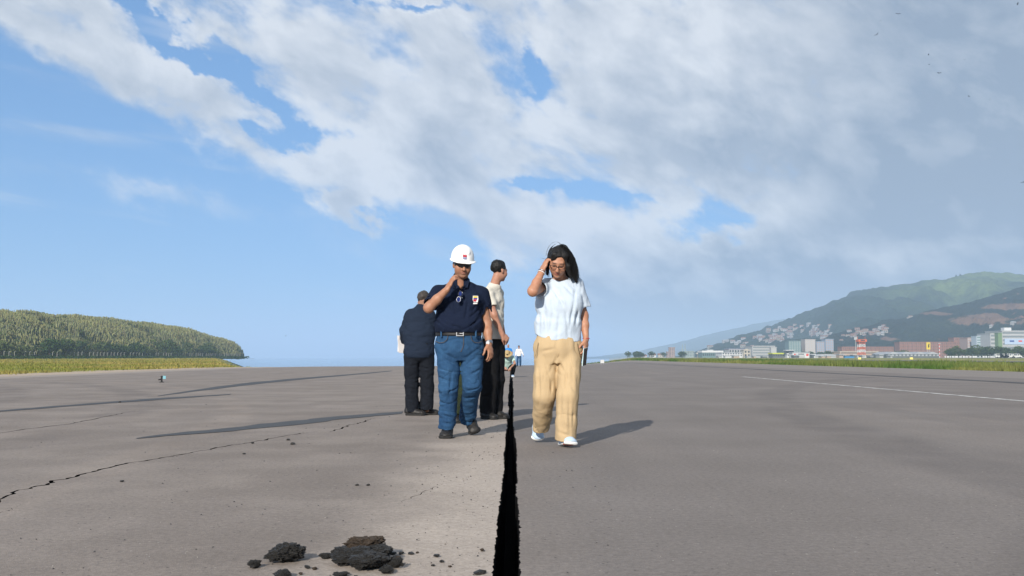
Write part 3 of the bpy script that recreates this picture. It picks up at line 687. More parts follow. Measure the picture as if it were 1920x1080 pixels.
# ================================================================== airfield buildings and town on the right
BM = {}
def bm_(name, col, rough=0.8, var=0.10, scale=0.4):
    if name not in BM: BM[name] = mat_plain(name, col, rough, 0.2, var=var, scale=scale)
    return BM[name]
WHITE = bm_('white_render', (0.50, 0.51, 0.51)); CREAM = bm_('cream_render', (0.40, 0.37, 0.31)); GREY = bm_('grey_render', (0.33, 0.34, 0.34)); PINK = bm_('pink_render', (0.30, 0.225, 0.20))
BRICK = bm_('red_brown_render', (0.21, 0.115, 0.09)); TEAL = bm_('teal_cladding', (0.12, 0.18, 0.185)); DARK = bm_('dark_glass', (0.035, 0.045, 0.055), 0.25); STEEL = bm_('grey_steel_roof', (0.30, 0.32, 0.34), 0.5)
TAN = bm_('tan_render', (0.38, 0.29, 0.22)); GREEN = bm_('green_panel', (0.13, 0.20, 0.10)); REDP = bm_('red_paint', (0.50, 0.06, 0.04)); ORNG = bm_('orange_red_paint', (0.48, 0.12, 0.06)); YELL = bm_('yellow_board', (0.55, 0.42, 0.04)); BLUEP = bm_('blue_paint', (0.05, 0.20, 0.40)); TILE = bm_('red_roof_tile', (0.22, 0.115, 0.085)); LIME = bm_('lime_trim', (0.40, 0.44, 0.06))
PALEG = bm_('pale_green_render', (0.25, 0.30, 0.28)); BLKP = bm_('black_print', (0.02, 0.02, 0.02)); NVYP = bm_('navy_print', (0.03, 0.06, 0.22))
def ext(px0, px1, ytop, Y):
    s = F / Y; return (px0 - 962) / s, (px1 - 962) / s, CAM_H + (669 - ytop) / s
def block(name, label, px0, px1, ytop, Y, dep, wall, floors=0, bands=DARK, cols=0, roof=None, cat='building', roofh=0.5, rows_win=0, group=None, pil=None, parapet=True):
    """a building from its extents in the picture at distance Y: walls, roof slab, one window band or separate windows per storey, pilasters"""
    x0, x1, h = ext(px0, px1, ytop, Y); xc = (x0 + x1) / 2; w = x1 - x0
    o = empty(name, (xc, Y, 0)); tag(o, label, cat, group)
    Boxes().box(-w / 2, w / 2, 0, dep, -1.0, h).build('wall', wall, o)
    if parapet: Boxes().box(-w / 2 - 0.3, w / 2 + 0.3, -0.3, dep + 0.3, h, h + roofh).build('roof', roof or wall, o)
    fh = (h - 0.6) / max(1, floors)
    for k in range(floors):
        z = 0.9 + k * fh
        if cols:
            cw = w / cols
            for c in range(cols):
                xa = -w / 2 + c * cw + cw * 0.22; Boxes().box(xa, xa + cw * 0.56, -0.08, 0.25, z + fh * 0.18, z + fh * 0.72).build('window', bands, o)
        else:
            Boxes().box(-w / 2 + 0.5, w / 2 - 0.5, -0.06, 0.25, z + fh * 0.18, z + fh * 0.68).build('window_band', bands, o)
    if pil:
        for c in range(pil + 1):
            xa = -w / 2 + c * w / pil; Boxes().box(xa - 0.45, xa + 0.45, -0.7, 0.2, -0.5, h + 0.1).build('pilaster', wall, o)
    return o, (x0, x1, h, w)
# --- far small ones, left to right
for px0, px1, yt, lb in ((1203, 1214, 668, 'leftmost small white house with red roof at the far end of the field'), (1220, 1231, 666, 'middle small white house with red roof at the far end of the field'), (1236, 1247, 665.5, 'rightmost cream house with red roof at the far end of the field')):
    Y = 1150; x0, x1, h = ext(px0, px1, yt, Y); w = x1 - x0; o = empty('house', ((x0 + x1) / 2, Y, 0)); tag(o, lb, 'house', 'small houses at the far end of the field')
    Boxes().box(-w / 2, w / 2, 0, 7, -1, h).build('wall', WHITE if px0 < 1230 else CREAM, o); Boxes().gable(-w / 2 - 0.4, w / 2 + 0.4, -0.4, 7.4, h, h + 1.9).build('roof', TILE, o)
    for c in (-0.28, 0.1): Boxes().box(w * c, w * (c + 0.16), -0.06, 0.2, h * 0.35, h * 0.75).build('window', DARK, o)
block('apartment_tower', 'slim pinkish apartment tower far left of the town', 1257, 1267, 652, 1200, 9, PINK, 7, DARK, 3)
block('apartment_wing', 'low pink wing at the foot of the slim apartment tower', 1252, 1257, 660, 1205, 9, PINK, 4, DARK, 2)
block('green_block', 'pale green low building right of the slim tower', 1285, 1303, 659, 1150, 14, PALEG, 3, DARK, 6)
o, _ = block('cream_tower', 'narrow cream tower with a cap standing alone', 1310, 1317, 663, 900, 4, CREAM, 2, DARK, 1)
x0, x1, h = ext(1308, 1320, 661, 900); Boxes().box(-(x1 - x0) / 2, (x1 - x0) / 2, -0.6, 4.6, h - 1.4, h - 0.2).build('cap', CREAM, o)
for px, yt, lb in ((1281, 646, 'left thin pale mast in the far town'), (1286, 645, 'right thin pale mast in the far town')):
    x0, x1, h = ext(px - 0.5, px + 0.5, yt, 1150); o = empty('mast', ((x0 + x1) / 2, 1150, 0)); tag(o, lb, 'mast'); Boxes().tube((0, 0, -1), (0, 0, h), 0.55, 0.3, 6).build('pole', PALEG, o); Boxes().box(-1.2, 1.2, -0.2, 0.2, h * 0.6, h * 0.6 + 0.4).build('arm', PALEG, o)
block('long_hall', 'long low teal hall with white roof edge', 1318, 1357, 661, 860, 20, TEAL, 1, DARK, 10, WHITE, roofh=1.6)
block('roof_house', 'small white upper storey on the long teal hall', 1328, 1338, 657, 878, 8, WHITE, 1, DARK, 3)
block('white_terminal', 'white terminal complex left of the big grey block', 1355, 1398, 662, 760, 24, WHITE, 2, DARK, 9, STEEL)
block('violet_roof_hall', 'hall with bluish roof behind the white terminal', 1368, 1398, 655, 840, 18, GREY, 2, DARK, 6, bm_('bluish_roof', (0.25, 0.25, 0.33)))
block('stair_tower', 'stepped cream tower beside the white terminal', 1396, 1408, 657, 755, 10, CREAM, 2, DARK, 2)
x0, x1, h = ext(1400, 1405, 654.5, 756); b_ = Boxes().box(0, x1 - x0, 0, 6, h - 2, h); o = b_.build('roof_turret', CREAM, None, (x0, 756, 0)); o.parent = bpy.data.objects['stair_tower']; o.location = (-(x1 - x0) / 2, 1, 0)
block('grey_block', 'big windowed grey block in the middle of the airfield buildings', 1412, 1454, 649.5, 800, 26, GREY, 4, bm_('grey_glass', (0.16, 0.18, 0.19), 0.3), 0)
block('grey_annex', 'pale grey annex right of the big grey block', 1447, 1457, 652, 795, 12, bm_('pale_grey_render', (0.34, 0.35, 0.35)), 4, GREY, 3)
block('low_shed', 'low dark shed with lime trim before the grey block', 1450, 1476, 664, 700, 12, bm_('shed_grey', (0.10, 0.11, 0.11)), 1, DARK, 6, LIME, roofh=0.9)
# control tower with glass cab
o, (x0, x1, h, w) = block('control_tower', 'small white control tower with dark glass cab', 1477, 1486, 662, 690, 4.5, WHITE, 1, DARK, 2, parapet=False)
Boxes().box(-w / 2 - 0.9, w / 2 + 0.9, -0.9, 5.4, h, h + 1.7).build('glass_cab', DARK, o); Boxes().box(-w / 2 - 1.2, w / 2 + 1.2, -1.2, 5.7, h + 1.7, h + 2.1).build('roof', WHITE, o); Boxes().box(-w / 2 - 0.5, w / 2 + 0.5, -0.5, 0, h - 0.9, h - 0.2).build('balcony', WHITE, o)
# hangar with red panels
o, (x0, x1, h, w) = block('white_hangar', 'white hangar with two red panels under the eaves', 1487, 1519, 662, 680, 22, WHITE, 0, DARK, 0, STEEL)
for c in (-0.36, 0.36): Boxes().box(w * c - 0.8, w * c + 0.8, -0.10, 0.2, h - 2.0, h - 0.5).build('red_panel', REDP, o)
Boxes().box(-w * 0.22, w * 0.22, -0.08, 0.2, 0, h * 0.55).build('hangar_door', bm_('pale_grey_render', (0.34, 0.35, 0.35)), o); Boxes().box(-w * 0.18, w * 0.18, -0.09, 0.2, h * 0.68, h * 0.85).build('window_band', DARK, o)
block('white_annex', 'low white annex right of the white hangar', 1519, 1529, 665, 682, 10, WHITE, 1, DARK, 3)
o, (x0, x1, h, w) = block('barrel_hangar', 'pale hangar with curved roof right of the white annex', 1529, 1574, 668, 700, 24, bm_('pale_grey_render', (0.34, 0.35, 0.35)), 1, DARK, 8, parapet=False)
pv_ = []; nseg = 10
for k in range(nseg + 1):
    a = math.pi * k / nseg; pv_ += [(-math.cos(a) * w / 2, -0.3, h + math.sin(a) * 1.6), (-math.cos(a) * w / 2, 24.3, h + math.sin(a) * 1.6)]
Boxes().poly(pv_, [(2 * k, 2 * k + 2, 2 * k + 3, 2 * k + 1) for k in range(nseg)] + [tuple(2 * k for k in range(nseg, -1, -1)), tuple(2 * k + 1 for k in range(nseg + 1))]).build('curved_roof', STEEL, o)
# apartment blocks behind
block('apartment_block', 'teal apartment block on the rise behind the airfield', 1480, 1503, 640, 1000, 14, TEAL, 8, PALEG, 5)
block('apartment_block', 'grey apartment block beside the teal one', 1511, 1530, 637, 1000, 14, bm_('warm_grey_render', (0.36, 0.33, 0.31)), 8, GREY, 5)
block('apartment_block', 'pink and blue apartment block, left of its pair', 1532, 1547, 641, 1010, 14, bm_('blue_grey_render', (0.22, 0.27, 0.34)), 7, PINK, 4)
block('apartment_block', 'pink and blue apartment block, right of its pair', 1549, 1564, 636.5, 1030, 14, bm_('blue_grey_render', (0.22, 0.27, 0.34)), 7, PINK, 4)
block('tan_terminal', 'long low tan terminal behind the lattice tower', 1576, 1647, 660, 740, 25, TAN, 2, bm_('tan_shade_glass', (0.14, 0.12, 0.11), 0.3), 0, CREAM)
block('brick_slab', 'shorter red brown apartment slab behind the lattice tower', 1580, 1675, 651, 900, 13, BRICK, 3, bm_('brick_glass', (0.13, 0.09, 0.08), 0.4), 24, pil=12)
block('brick_slab', 'longer red brown apartment slab behind the yellow board', 1688, 1826, 642, 920, 13, BRICK, 5, bm_('brick_glass', (0.13, 0.09, 0.08), 0.4), 34, pil=17)
block('brick_slab', 'upper red brown slab climbing right behind the longer one', 1790, 1850, 634, 960, 13, BRICK, 6, bm_('brick_glass', (0.13, 0.09, 0.08), 0.4), 16, pil=8)
o, (x0, x1, h, w) = block('grey_hangar', 'long grey hangar with shed roofs behind the yellow signs', 1664, 1762, 664, 690, 30, bm_('shed_grey', (0.10, 0.11, 0.11)), 1, STEEL, 14, parapet=False)
for k in range(4): Boxes().gable(-w / 2 + k * w / 4, -w / 2 + (k + 1) * w / 4 - 0.3, -0.5, 30, h, h + 1.6, 'y').build('roof_bay', STEEL, o)
# lattice tower
x0, x1, h = ext(1609, 1623, 641, 680); xc = (x0 + x1) / 2; o = empty('lattice_tower', (xc, 680, 0)); tag(o, 'red and white lattice tower with an orange cabin on top', 'tower')
hw = (x1 - x0) / 2 - 0.7; nl = 6
for lev in range(nl):
    z0, z1 = h * lev / nl, h * (lev + 1) / nl; m_ = WHITE if lev % 2 == 0 else ORNG; bb = Boxes()
    for sx in (-1, 1):
        for sy in (-1, 1): bb.tube((sx * hw, sy * hw, z0), (sx * hw, sy * hw, z1), 0.26, n=6)
    for sy in (-1, 1): bb.tube((-hw, sy * hw, z0), (hw, sy * hw, z1), 0.15, n=5); bb.tube((hw, sy * hw, z0), (-hw, sy * hw, z1), 0.15, n=5); bb.tube((-hw, sy * hw, z1), (hw, sy * hw, z1), 0.2, n=5); bb.tube((sy * hw, -hw, z0), (sy * hw, hw, z1), 0.15, n=5)
    bb.build('lattice_bay', m_, o)
cb = Boxes().box(-hw - 1.0, hw + 1.0, -hw - 1.0, hw + 1.0, h, h + 1.6).build('cabin', ORNG, o); Boxes().box(-hw * 0.8, hw * 0.8, -hw - 1.08, -hw - 1.0, h + 0.5, h + 1.2).build('window', DARK, cb)
for sx in (-1, 1): Boxes().tube((sx * (hw + 0.7), 0, h + 1.6), (sx * (hw + 0.7), 0, h + 3.4), 0.12, n=5).build('aerial', ORNG, o)
x0, x1, h = ext(1603, 1608, 634, 800); o = empty('radar_mast', ((x0 + x1) / 2, 800, 0)); tag(o, 'grey mast with a square dish left of the lattice tower', 'mast'); Boxes().tube((0, 0, -1), (0, 0, h - 1), 0.25, n=6).build('pole', GREY, o); Boxes().box(-1.2, 1.2, -0.3, 0.3, h - 1.4, h + 0.8).build('dish', bm_('pale_grey_render', (0.34, 0.35, 0.35)), o)
# striped poles
for px, yt, yb, Y, lb in ((1762, 645, 671, 640, 'tall red and white banded pole beside the grey hangar'), (1856, 653, 670, 660, 'shorter red and white banded pole in the far right trees')):
    x0, x1, h = ext(px - 0.6, px + 0.6, yt, Y); o = empty('banded_pole', ((x0 + x1) / 2, Y, 0)); tag(o, lb, 'pole')
    for k in range(8): Boxes().tube((0, 0, h * k / 8 - (0.3 if k == 0 else 0)), (0, 0, h * (k + 1) / 8), 0.28, n=6).build('band', REDP if k % 2 else WHITE, o)
    Boxes().box(-0.8, 0.8, -0.15, 0.15, h, h + 0.35).build('lamp_head', GREY, o)
# yellow board
x0, x1, h = ext(1738, 1745, 642, 700); w = x1 - x0; o = empty('advertising_board', ((x0 + x1) / 2, 700, 0)); tag(o, 'tall yellow advertising board with a black mark', 'billboard')
Boxes().box(-w / 2, w / 2, 0, 0.5, h - 5.0, h).build('panel', YELL, o); Boxes().poly([(-0.2, -0.05, h - 4.0), (0.7, -0.05, h - 3.2), (0.5, -0.05, h - 2.0), (0.9, -0.05, h - 1.1), (0.1, -0.05, h - 0.9), (-0.3, -0.05, h - 2.2)], [(0, 1, 2, 3, 4, 5)]).build('mark', BLKP, o)
for sx in (-0.7, 0.7): Boxes().tube((sx, 0.25, -1), (sx, 0.25, h - 5.0), 0.15, n=6).build('leg', GREY, o)
# right-hand terminal and its neighbours
block('pink_complex', 'pink office complex left of the glass tower', 1815, 1833, 634, 880, 16, PINK, 7, GREY, 6)
block('glass_tower', 'pale glass stair tower among the pink offices', 1832, 1844, 631, 860, 10, bm_('pale_glass', (0.34, 0.40, 0.44), 0.3), 8, TEAL, 0)
block('pink_complex', 'pink office complex right of the glass tower', 1844, 1866, 634, 880, 16, PINK, 7, GREY, 7)
o, (x0, x1, h, w) = block('striped_terminal', 'white terminal building striped with long window bands at the right edge', 1880, 1990, 621, 840, 30, bm_('pale_grey_render', (0.34, 0.35, 0.35)), 7, bm_('grey_glass', (0.16, 0.18, 0.19), 0.3))
Boxes().box(-w / 2 + 6, -w / 2 + 12, 8, 14, h + 0.5, h + 3.2).build('roof_house', WHITE, o)
block('striped_wing', 'lower left wing of the striped terminal', 1858, 1872, 626, 842, 24, bm_('pale_grey_render', (0.34, 0.35, 0.35)), 6, bm_('grey_glass', (0.16, 0.18, 0.19), 0.3))
block('green_stair', 'flat green stair tower on the striped terminal', 1872.5, 1880, 625, 836, 20, GREEN, 0)
x0, x1, h = ext(1885, 1960, 635, 800); w = x1 - x0; o = empty('billboard', ((x0 + x1) / 2, 800, 0)); tag(o, 'wide white and pale blue billboard before the striped terminal', 'billboard')
Boxes().box(-w / 2, w / 2, 0, 0.8, h - 4.6, h).build('panel', bm_('pale_blue_board', (0.32, 0.40, 0.52)), o)
for k, (a, c, m_) in enumerate(((0.12, 0.23, NVYP), (0.34, 0.43, REDP))): Boxes().box(-w / 2 + a * w, -w / 2 + c * w, -0.06, 0.1, h - 2.6, h - 1.4).build('lettering', m_, o)
for k in range(5): Boxes().tube((-w / 2 + 2 + k * (w - 4) / 4, 0.4, -1), (-w / 2 + 2 + k * (w - 4) / 4, 0.4, h - 4.6), 0.3, n=6).build('leg', GREY, o)
# white marker posts in a row
pm2 = Boxes().box(-0.32, 0.32, -0.15, 0.15, 0.25, 1.25).box(-0.08, 0.08, -0.08, 0.08, -0.3, 0.25); pmm = mesh_py('marker_post', pm2.V, pm2.F); pmm.materials.append(WHITE)
for k in range(32):
    px = 1773 + k * 2.95 + (4 if k > 20 else 0); x0, x1, h = ext(px, px, 668, 600); o = bpy.data.objects.new('marker_post', pmm); COL.objects.link(o); o.location = (x0, 600 + rt.uniform(-1, 1), 0.0); tag(o, 'small white marker post in the row before the dark trees', 'marker post', 'white marker posts')
# signs beside the runway and taxiway
def sign(px, Y, w, h, mat, label, z=None):
    x = (px - 962) / F * Y; o = empty('airfield_sign', (x, Y, float(T(x, Y)))); tag(o, label, 'sign'); Boxes().box(-w / 2, w / 2, -0.08, 0.08, 0.18, 0.18 + h).build('panel', mat, o)
    for sx in (-0.35, 0.35): Boxes().tube((sx * w, 0, -0.1), (sx * w, 0, 0.18), 0.03, n=6).build('leg', GREY, o)
    Boxes().box(-w / 2 - 0.03, w / 2 + 0.03, 0.08, 0.11, 0.15, 0.21 + h).build('back_plate', GREY, o)
sign(1131, 118, 0.42, 0.36, WHITE, 'small white board at the right edge of the runway crest')
YS = bm_('bright_yellow_sign', (0.72, 0.60, 0.18)); sign(1612, 215, 0.62, 0.40, YS, 'left yellow taxiway sign in the far grass'); sign(1709, 215, 0.62, 0.42, YS, 'right yellow taxiway sign in the far grass')
# parked vehicles
def van(px, Y, label, mat, L=5.2, H=2.3, rz=0.0):
    x = (px - 962) / F * Y; o = empty('parked_van', (x, Y, 0.13), rz); tag(o, label, 'van', 'white vehicles parked on the apron')
    b_ = Boxes().poly([(-L / 2, -0.95, 0.4), (L / 2, -0.95, 0.4), (L / 2, -0.95, 1.1), (L / 2 - 0.9, -0.95, 1.3), (L / 2 - 1.5, -0.95, H), (-L / 2, -0.95, H), (-L / 2, 0.95, 0.4), (L / 2, 0.95, 0.4), (L / 2, 0.95, 1.1), (L / 2 - 0.9, 0.95, 1.3), (L / 2 - 1.5, 0.95, H), (-L / 2, 0.95, H)],
        [(0, 1, 2, 3, 4, 5), (11, 10, 9, 8, 7, 6), (0, 6, 7, 1), (1, 7, 8, 2), (2, 8, 9, 3), (3, 9, 10, 4), (4, 10, 11, 5), (5, 11, 6, 0)]); b_.build('body', mat, o)
    Boxes().box(L / 2 - 2.3, L / 2 - 1.55, -0.975, -0.94, 1.35, H - 0.2).build('side_window', DARK, o); Boxes().box(-L / 2 + 0.4, L / 2 - 2.6, -0.975, -0.94, 1.4, H - 0.25).build('side_window', DARK, o)
    for sx in (-1, 1):
        for sy in (-1, 1): Boxes().tube((sx * L * 0.31, sy * 0.78, 0.36), (sx * L * 0.31, sy * 0.98, 0.36), 0.36, n=10).build('wheel', BLKP, o)
for px, lb in ((1874, 'white van parked leftmost by the right-hand trees'), (1882, 'white van parked second from left by the right-hand trees'), (1891, 'white van parked third from left by the right-hand trees'), (1906, 'white van parked rightmost by the right-hand trees')): van(px, 560, lb, WHITE)
o, (x0, x1, h, w) = block('blue_container', 'long blue container standing on the field below the lattice tower', 1585, 1602, 668, 600, 2.4, BLUEP, 0, cat='container', roofh=0.08)
for k in range(8): Boxes().box(-w / 2 + (k + 0.3) * w / 8, -w / 2 + (k + 0.6) * w / 8, -0.06, 0.0, 0.1, h - 0.1).build('rib', BLUEP, o)
# dark trees before the terminal
for k in range(46):
    px = rt.choice((rt.uniform(1770, 1815), rt.uniform(1818, 1870), rt.uniform(1868, 1960), rt.uniform(1655, 1700), rt.uniform(1500, 1560))); Y = rt.uniform(640, 700) if px > 1765 else rt.uniform(705, 840)
    x = (px - 962) / F * Y; plant_tree(x, Y, 0, rt.choice((0, 0, 1)), rt.uniform(1.0, 1.6) if px > 1765 else rt.uniform(0.8, 1.1), 'dark green tree among the airfield buildings', 'trees among the airfield buildings')
for k in range(26):
    px = rt.uniform(1170, 1480); Y = rt.uniform(780, 1100); x = (px - 962) / F * Y; plant_tree(x, Y, 0, rt.choice((0, 1)), rt.uniform(0.8, 1.2), 'green tree at the far left end of the town', 'trees at the far end of the town')
# low sheds and stores along the edge of the field
SL = ['low white shed at the foot of the town', 'low grey shed at the foot of the town', 'low tan shed at the foot of the town', 'low dark shed at the foot of the town']
for k in range(30):
    px = rt.uniform(1335, 1690); w_ = rt.uniform(3, 9); q_ = rt.randrange(4); yt = rt.uniform(665, 669)
    block('shed', SL[q_], px, px + w_, yt, rt.uniform(655, 745), 7, (WHITE, GREY, TAN, bm_('shed_grey', (0.10, 0.11, 0.11)))[q_], 1, DARK, max(2, int(w_ / 2)), STEEL, cat='shed', group='low sheds along the field')
# houses on the slopes
def house_mesh(wall, roof, w, d, h):
    b1 = Boxes().box(-w / 2, w / 2, -d / 2, d / 2, -4, h); n1 = len(b1.F); b1.gable(-w / 2 - 0.3, w / 2 + 0.3, -d / 2 - 0.3, d / 2 + 0.3, h, h + 1.6); n2 = len(b1.F)
    for c in (-0.30, 0.08): b1.box(w * c, w * (c + 0.2), -d / 2 - 0.06, -d / 2 + 0.1, h * 0.35, h * 0.75)
    me = mesh_py('hillside_house', b1.V, b1.F)
    for m_ in (wall, roof, DARK): me.materials.append(m_)
    for i, p in enumerate(me.polygons): p.material_index = 0 if i < n1 else (1 if i < n2 else 2)
    return me
HW = bm_('weathered_white_wall', (0.27, 0.27, 0.265)); HP = bm_('weathered_pink_wall', (0.20, 0.155, 0.14))
HM = [house_mesh(HW, TILE, 9, 8, 4.5), house_mesh(bm_('weathered_cream_wall', (0.25, 0.235, 0.20)), TILE, 11, 8, 6), house_mesh(HW, STEEL, 8, 8, 7), house_mesh(HP, TILE, 10, 8, 5)]
HL = ['tiny white house with red roof on the green slope', 'tiny cream house with red roof on the green slope', 'tiny tall white house with grey roof on the green slope', 'tiny pink house with red roof on the green slope']
spots = []
for k in range(85):
    a = rt.random(); px = 1425 + 140 * a + rt.gauss(0, 8); py = 640 - 10 * math.sin(a * 3) + rt.gauss(0, 7) - 6 * (a > 0.35) ; spots.append((px, min(652, max(612, py)), f_mid))
for k in range(16): spots.append((1330 + rt.random() * 90, 645 + rt.gauss(0, 4), f_mid))
for k in range(34): a = rt.random(); spots.append((1575 + 90 * a, 632 - 12 * a + rt.gauss(0, 3.5), f_near))
for px, py in ((1457, 602), (1490, 611), (1707, 596), (1703, 597), (1858, 614), (1862, 612), (1900, 612)): spots.append((px, py, f_near if px > 1600 else f_mid))
for px, py, fn in spots:
    x, y, z = fn(px, py)
    if y < 900 or z < 3: continue
    k = rt.randrange(4); o = bpy.data.objects.new('hillside_house', HM[k]); COL.objects.link(o); o.location = (x, y, z - 1.0); s = rt.uniform(0.45, 0.85) * (0.8 if fn is f_near else 1.1); o.scale = (s, s, s); o.rotation_euler = (0, 0, rt.uniform(-0.5, 0.5)); tag(o, HL[k], 'house', 'houses on the hillside')
# ================================================================== people: smooth solids sampled on a grid, skinned with surface nets
class Vox:
    def __init__(s, lo, hi, h):
        s.h = h; s.lo = np.array(lo, float); n = np.ceil((np.array(hi) - s.lo) / h).astype(int) + 1
        s.n = n; s.ax = [s.lo[i] + h * np.arange(n[i]) for i in range(3)]
        s.D = np.full(tuple(n), 1.0, np.float32)
    def sub(s, lo, hi):
        sl = []
        for i in range(3):
            a = max(0, int((lo[i] - s.lo[i]) / s.h)); b = min(s.n[i], int((hi[i] - s.lo[i]) / s.h) + 2); sl.append(slice(a, max(a, b)))
        sl = tuple(sl)
        return sl, s.ax[0][sl[0]][:, None, None].astype(np.float32), s.ax[1][sl[1]][None, :, None].astype(np.float32), s.ax[2][sl[2]][None, None, :].astype(np.float32)
    def put(s, sl, d, k, op):
        D = s.D[sl]
        if op == 'u':
            hh = np.clip(0.5 + 0.5 * (D - d) / k, 0, 1); s.D[sl] = D * (1 - hh) + d * hh - k * hh * (1 - hh)
        else:
            d = -d; hh = np.clip(0.5 - 0.5 * (D - d) / k, 0, 1); s.D[sl] = D * (1 - hh) + d * hh + k * hh * (1 - hh)
    def seg(s, a, b, ra, rb=None, side=(1, 0, 0), flat=1.0, flatb=None, k=0.02, op='u', cap=None):
        """tapered limb from a to b; ra, rb radii along `side`, times flat across it"""
        a = np.array(a, float); b = np.array(b, float); rb = ra if rb is None else rb; flatb = flat if flatb is None else flatb
        ab = b - a; L = np.linalg.norm(ab) + 1e-9; w = ab / L
        u = np.array(side, float); u = u - w * np.dot(u, w)
        if np.linalg.norm(u) < 1e-4: u = np.array((0, 1.0, 0)) - w * w[1]
        u /= np.linalg.norm(u); v = np.cross(w, u)
        r = max(ra, rb, ra * flat, rb * flatb) + k + 2 * s.h
        sl, x, y, z = s.sub(np.minimum(a, b) - r, np.maximum(a, b) + r)
        if min(q.stop - q.start for q in sl) <= 0: return s
        px, py, pz = x - a[0], y - a[1], z - a[2]
        t = px * w[0] + py * w[1] + pz * w[2]; tc_ = np.clip(t, 0, L); f = tc_ / L
        du = px * u[0] + py * u[1] + pz * u[2]; dv = px * v[0] + py * v[1] + pz * v[2]; dw = t - tc_
        ru = ra + (rb - ra) * f; rv = ra * flat + (rb * flatb - ra * flat) * f
        rm = np.minimum(ru, rv); rc = rm if cap is None else cap
        d = (np.sqrt((du / ru) ** 2 + (dv / rv) ** 2 + (dw / rc) ** 2) - 1) * rm
        s.put(sl, d, k, op); return s
    def ell(s, c, r, R=None, k=0.01, op='u'):
        c = np.array(c, float); m = max(r) + k + 2 * s.h
        sl, x, y, z = s.sub(c - m, c + m)
        if min(q.stop - q.start for q in sl) <= 0: return s
        p = (x - c[0], y - c[1], z - c[2])
        if R is None: R = np.eye(3)
        q = [(p[0] * R[0][i] + p[1] * R[1][i] + p[2] * R[2][i]) / r[i] for i in range(3)]      # columns of R are the axes
        d = (np.sqrt(q[0] ** 2 + q[1] ** 2 + q[2] ** 2) - 1) * min(r)
        s.put(sl, d, k, op); return s
    def cut(s, c, n, lo=None, hi=None):
        n = np.array(n, float); n /= np.linalg.norm(n)
        lo = s.lo if lo is None else np.array(lo); hi = s.lo + s.h * s.n if hi is None else np.array(hi)
        sl, x, y, z = s.sub(lo, hi)
        if min(q.stop - q.start for q in sl) <= 0: return s
        s.D[sl] = np.maximum(s.D[sl], (x - c[0]) * n[0] + (y - c[1]) * n[1] + (z - c[2]) * n[2]); return s
    def crease(s, a, b, amp=0.010, sg=0.012):
        a = np.array(a, float); b = np.array(b, float); ab = b - a; L = np.linalg.norm(ab); r = 0.05 + sg * 2
        sl, x, y, z = s.sub(np.minimum(a, b) - r, np.maximum(a, b) + r)
        t = np.clip(((x - a[0]) * ab[0] + (y - a[1]) * ab[1] + (z - a[2]) * ab[2]) / L ** 2, 0, 1)
        d2 = (x - a[0] - ab[0] * t) ** 2 + (z - a[2] - ab[2] * t) ** 2 + 0.12 * (y - a[1] - ab[1] * t) ** 2
        s.D[sl] += (amp * np.exp(-d2 / sg ** 2) * np.sin(np.pi * (0.06 + 0.88 * t)) ** 0.8 - 0.45 * amp * np.exp(-d2 / (2.4 * sg) ** 2) * np.sin(np.pi * t)).astype(np.float32); return s
    def like(s):
        o = Vox.__new__(Vox); o.h, o.lo, o.n, o.ax = s.h, s.lo, s.n, s.ax; o.D = np.full(tuple(s.n), 1.0, np.float32); return o
    def merge(s, o, k=0.012):
        m = (o.D < 0.25)
        D, d = s.D[m], o.D[m]; hh = np.clip(0.5 + 0.5 * (D - d) / k, 0, 1); s.D[m] = D * (1 - hh) + d * hh - k * hh * (1 - hh); return s
    def folds(s, amp, fx, fy, fz, seed=1, octv=2, warp=0.0, where=None, ridge=False):
        idx = np.nonzero(np.abs(s.D) < 0.04 + amp)
        p = [s.ax[i][idx[i]] for i in range(3)]; N = VN(seed)
        w = N(p[0] * 6, p[1] * 6, p[2] * 6) * warp if warp else 0
        v = N.fbm(p[0] * fx + w, p[1] * fy + w, p[2] * fz + w, octv)
        if ridge: v = 1.0 - np.minimum(np.abs(v) * 2.6, 1.0) ** 0.7 - 0.28        # sharp valleys between smooth panels
        a = amp if where is None else amp * where(*p)
        s.D[idx] += (a * v).astype(np.float32); return s
    def mesh(s, name):
        D = s.D; n = s.n; h = s.h
        D[0], D[-1] = np.maximum(D[0], 1e-3), np.maximum(D[-1], 1e-3)
        D[:, 0], D[:, -1] = np.maximum(D[:, 0], 1e-3), np.maximum(D[:, -1], 1e-3); D[:, :, 0], D[:, :, -1] = np.maximum(D[:, :, 0], 1e-3), np.maximum(D[:, :, -1], 1e-3)
        S = D < 0
        cnt = np.zeros(tuple(n - 1), np.int8)
        cs = [(i, j, k) for i in (0, 1) for j in (0, 1) for k in (0, 1)]
        for i, j, k in cs: cnt += S[i:n[0] - 1 + i, j:n[1] - 1 + j, k:n[2] - 1 + k]
        act = np.nonzero((cnt > 0) & (cnt < 8)); m = len(act[0])
        idx = np.full(tuple(n - 1), -1, np.int32); idx[act] = np.arange(m)
        val = {c: D[act[0] + c[0], act[1] + c[1], act[2] + c[2]] for c in cs}
        acc = np.zeros((m, 3)); num = np.zeros(m)
        for c in cs:
            for axi in range(3):
                if c[axi] == 0:
                    e = list(c); e[axi] = 1; e = tuple(e); va, vb = val[c], val[e]; cr = (va < 0) != (vb < 0)
                    t = np.where(cr, va / np.where(cr, va - vb, 1), 0)
                    p = np.empty((m, 3)); p[:] = c; p[:, axi] = t
                    acc += p * cr[:, None]; num += cr
        P = s.lo + (np.stack(act, -1) + acc / num[:, None]) * h
        quads = []
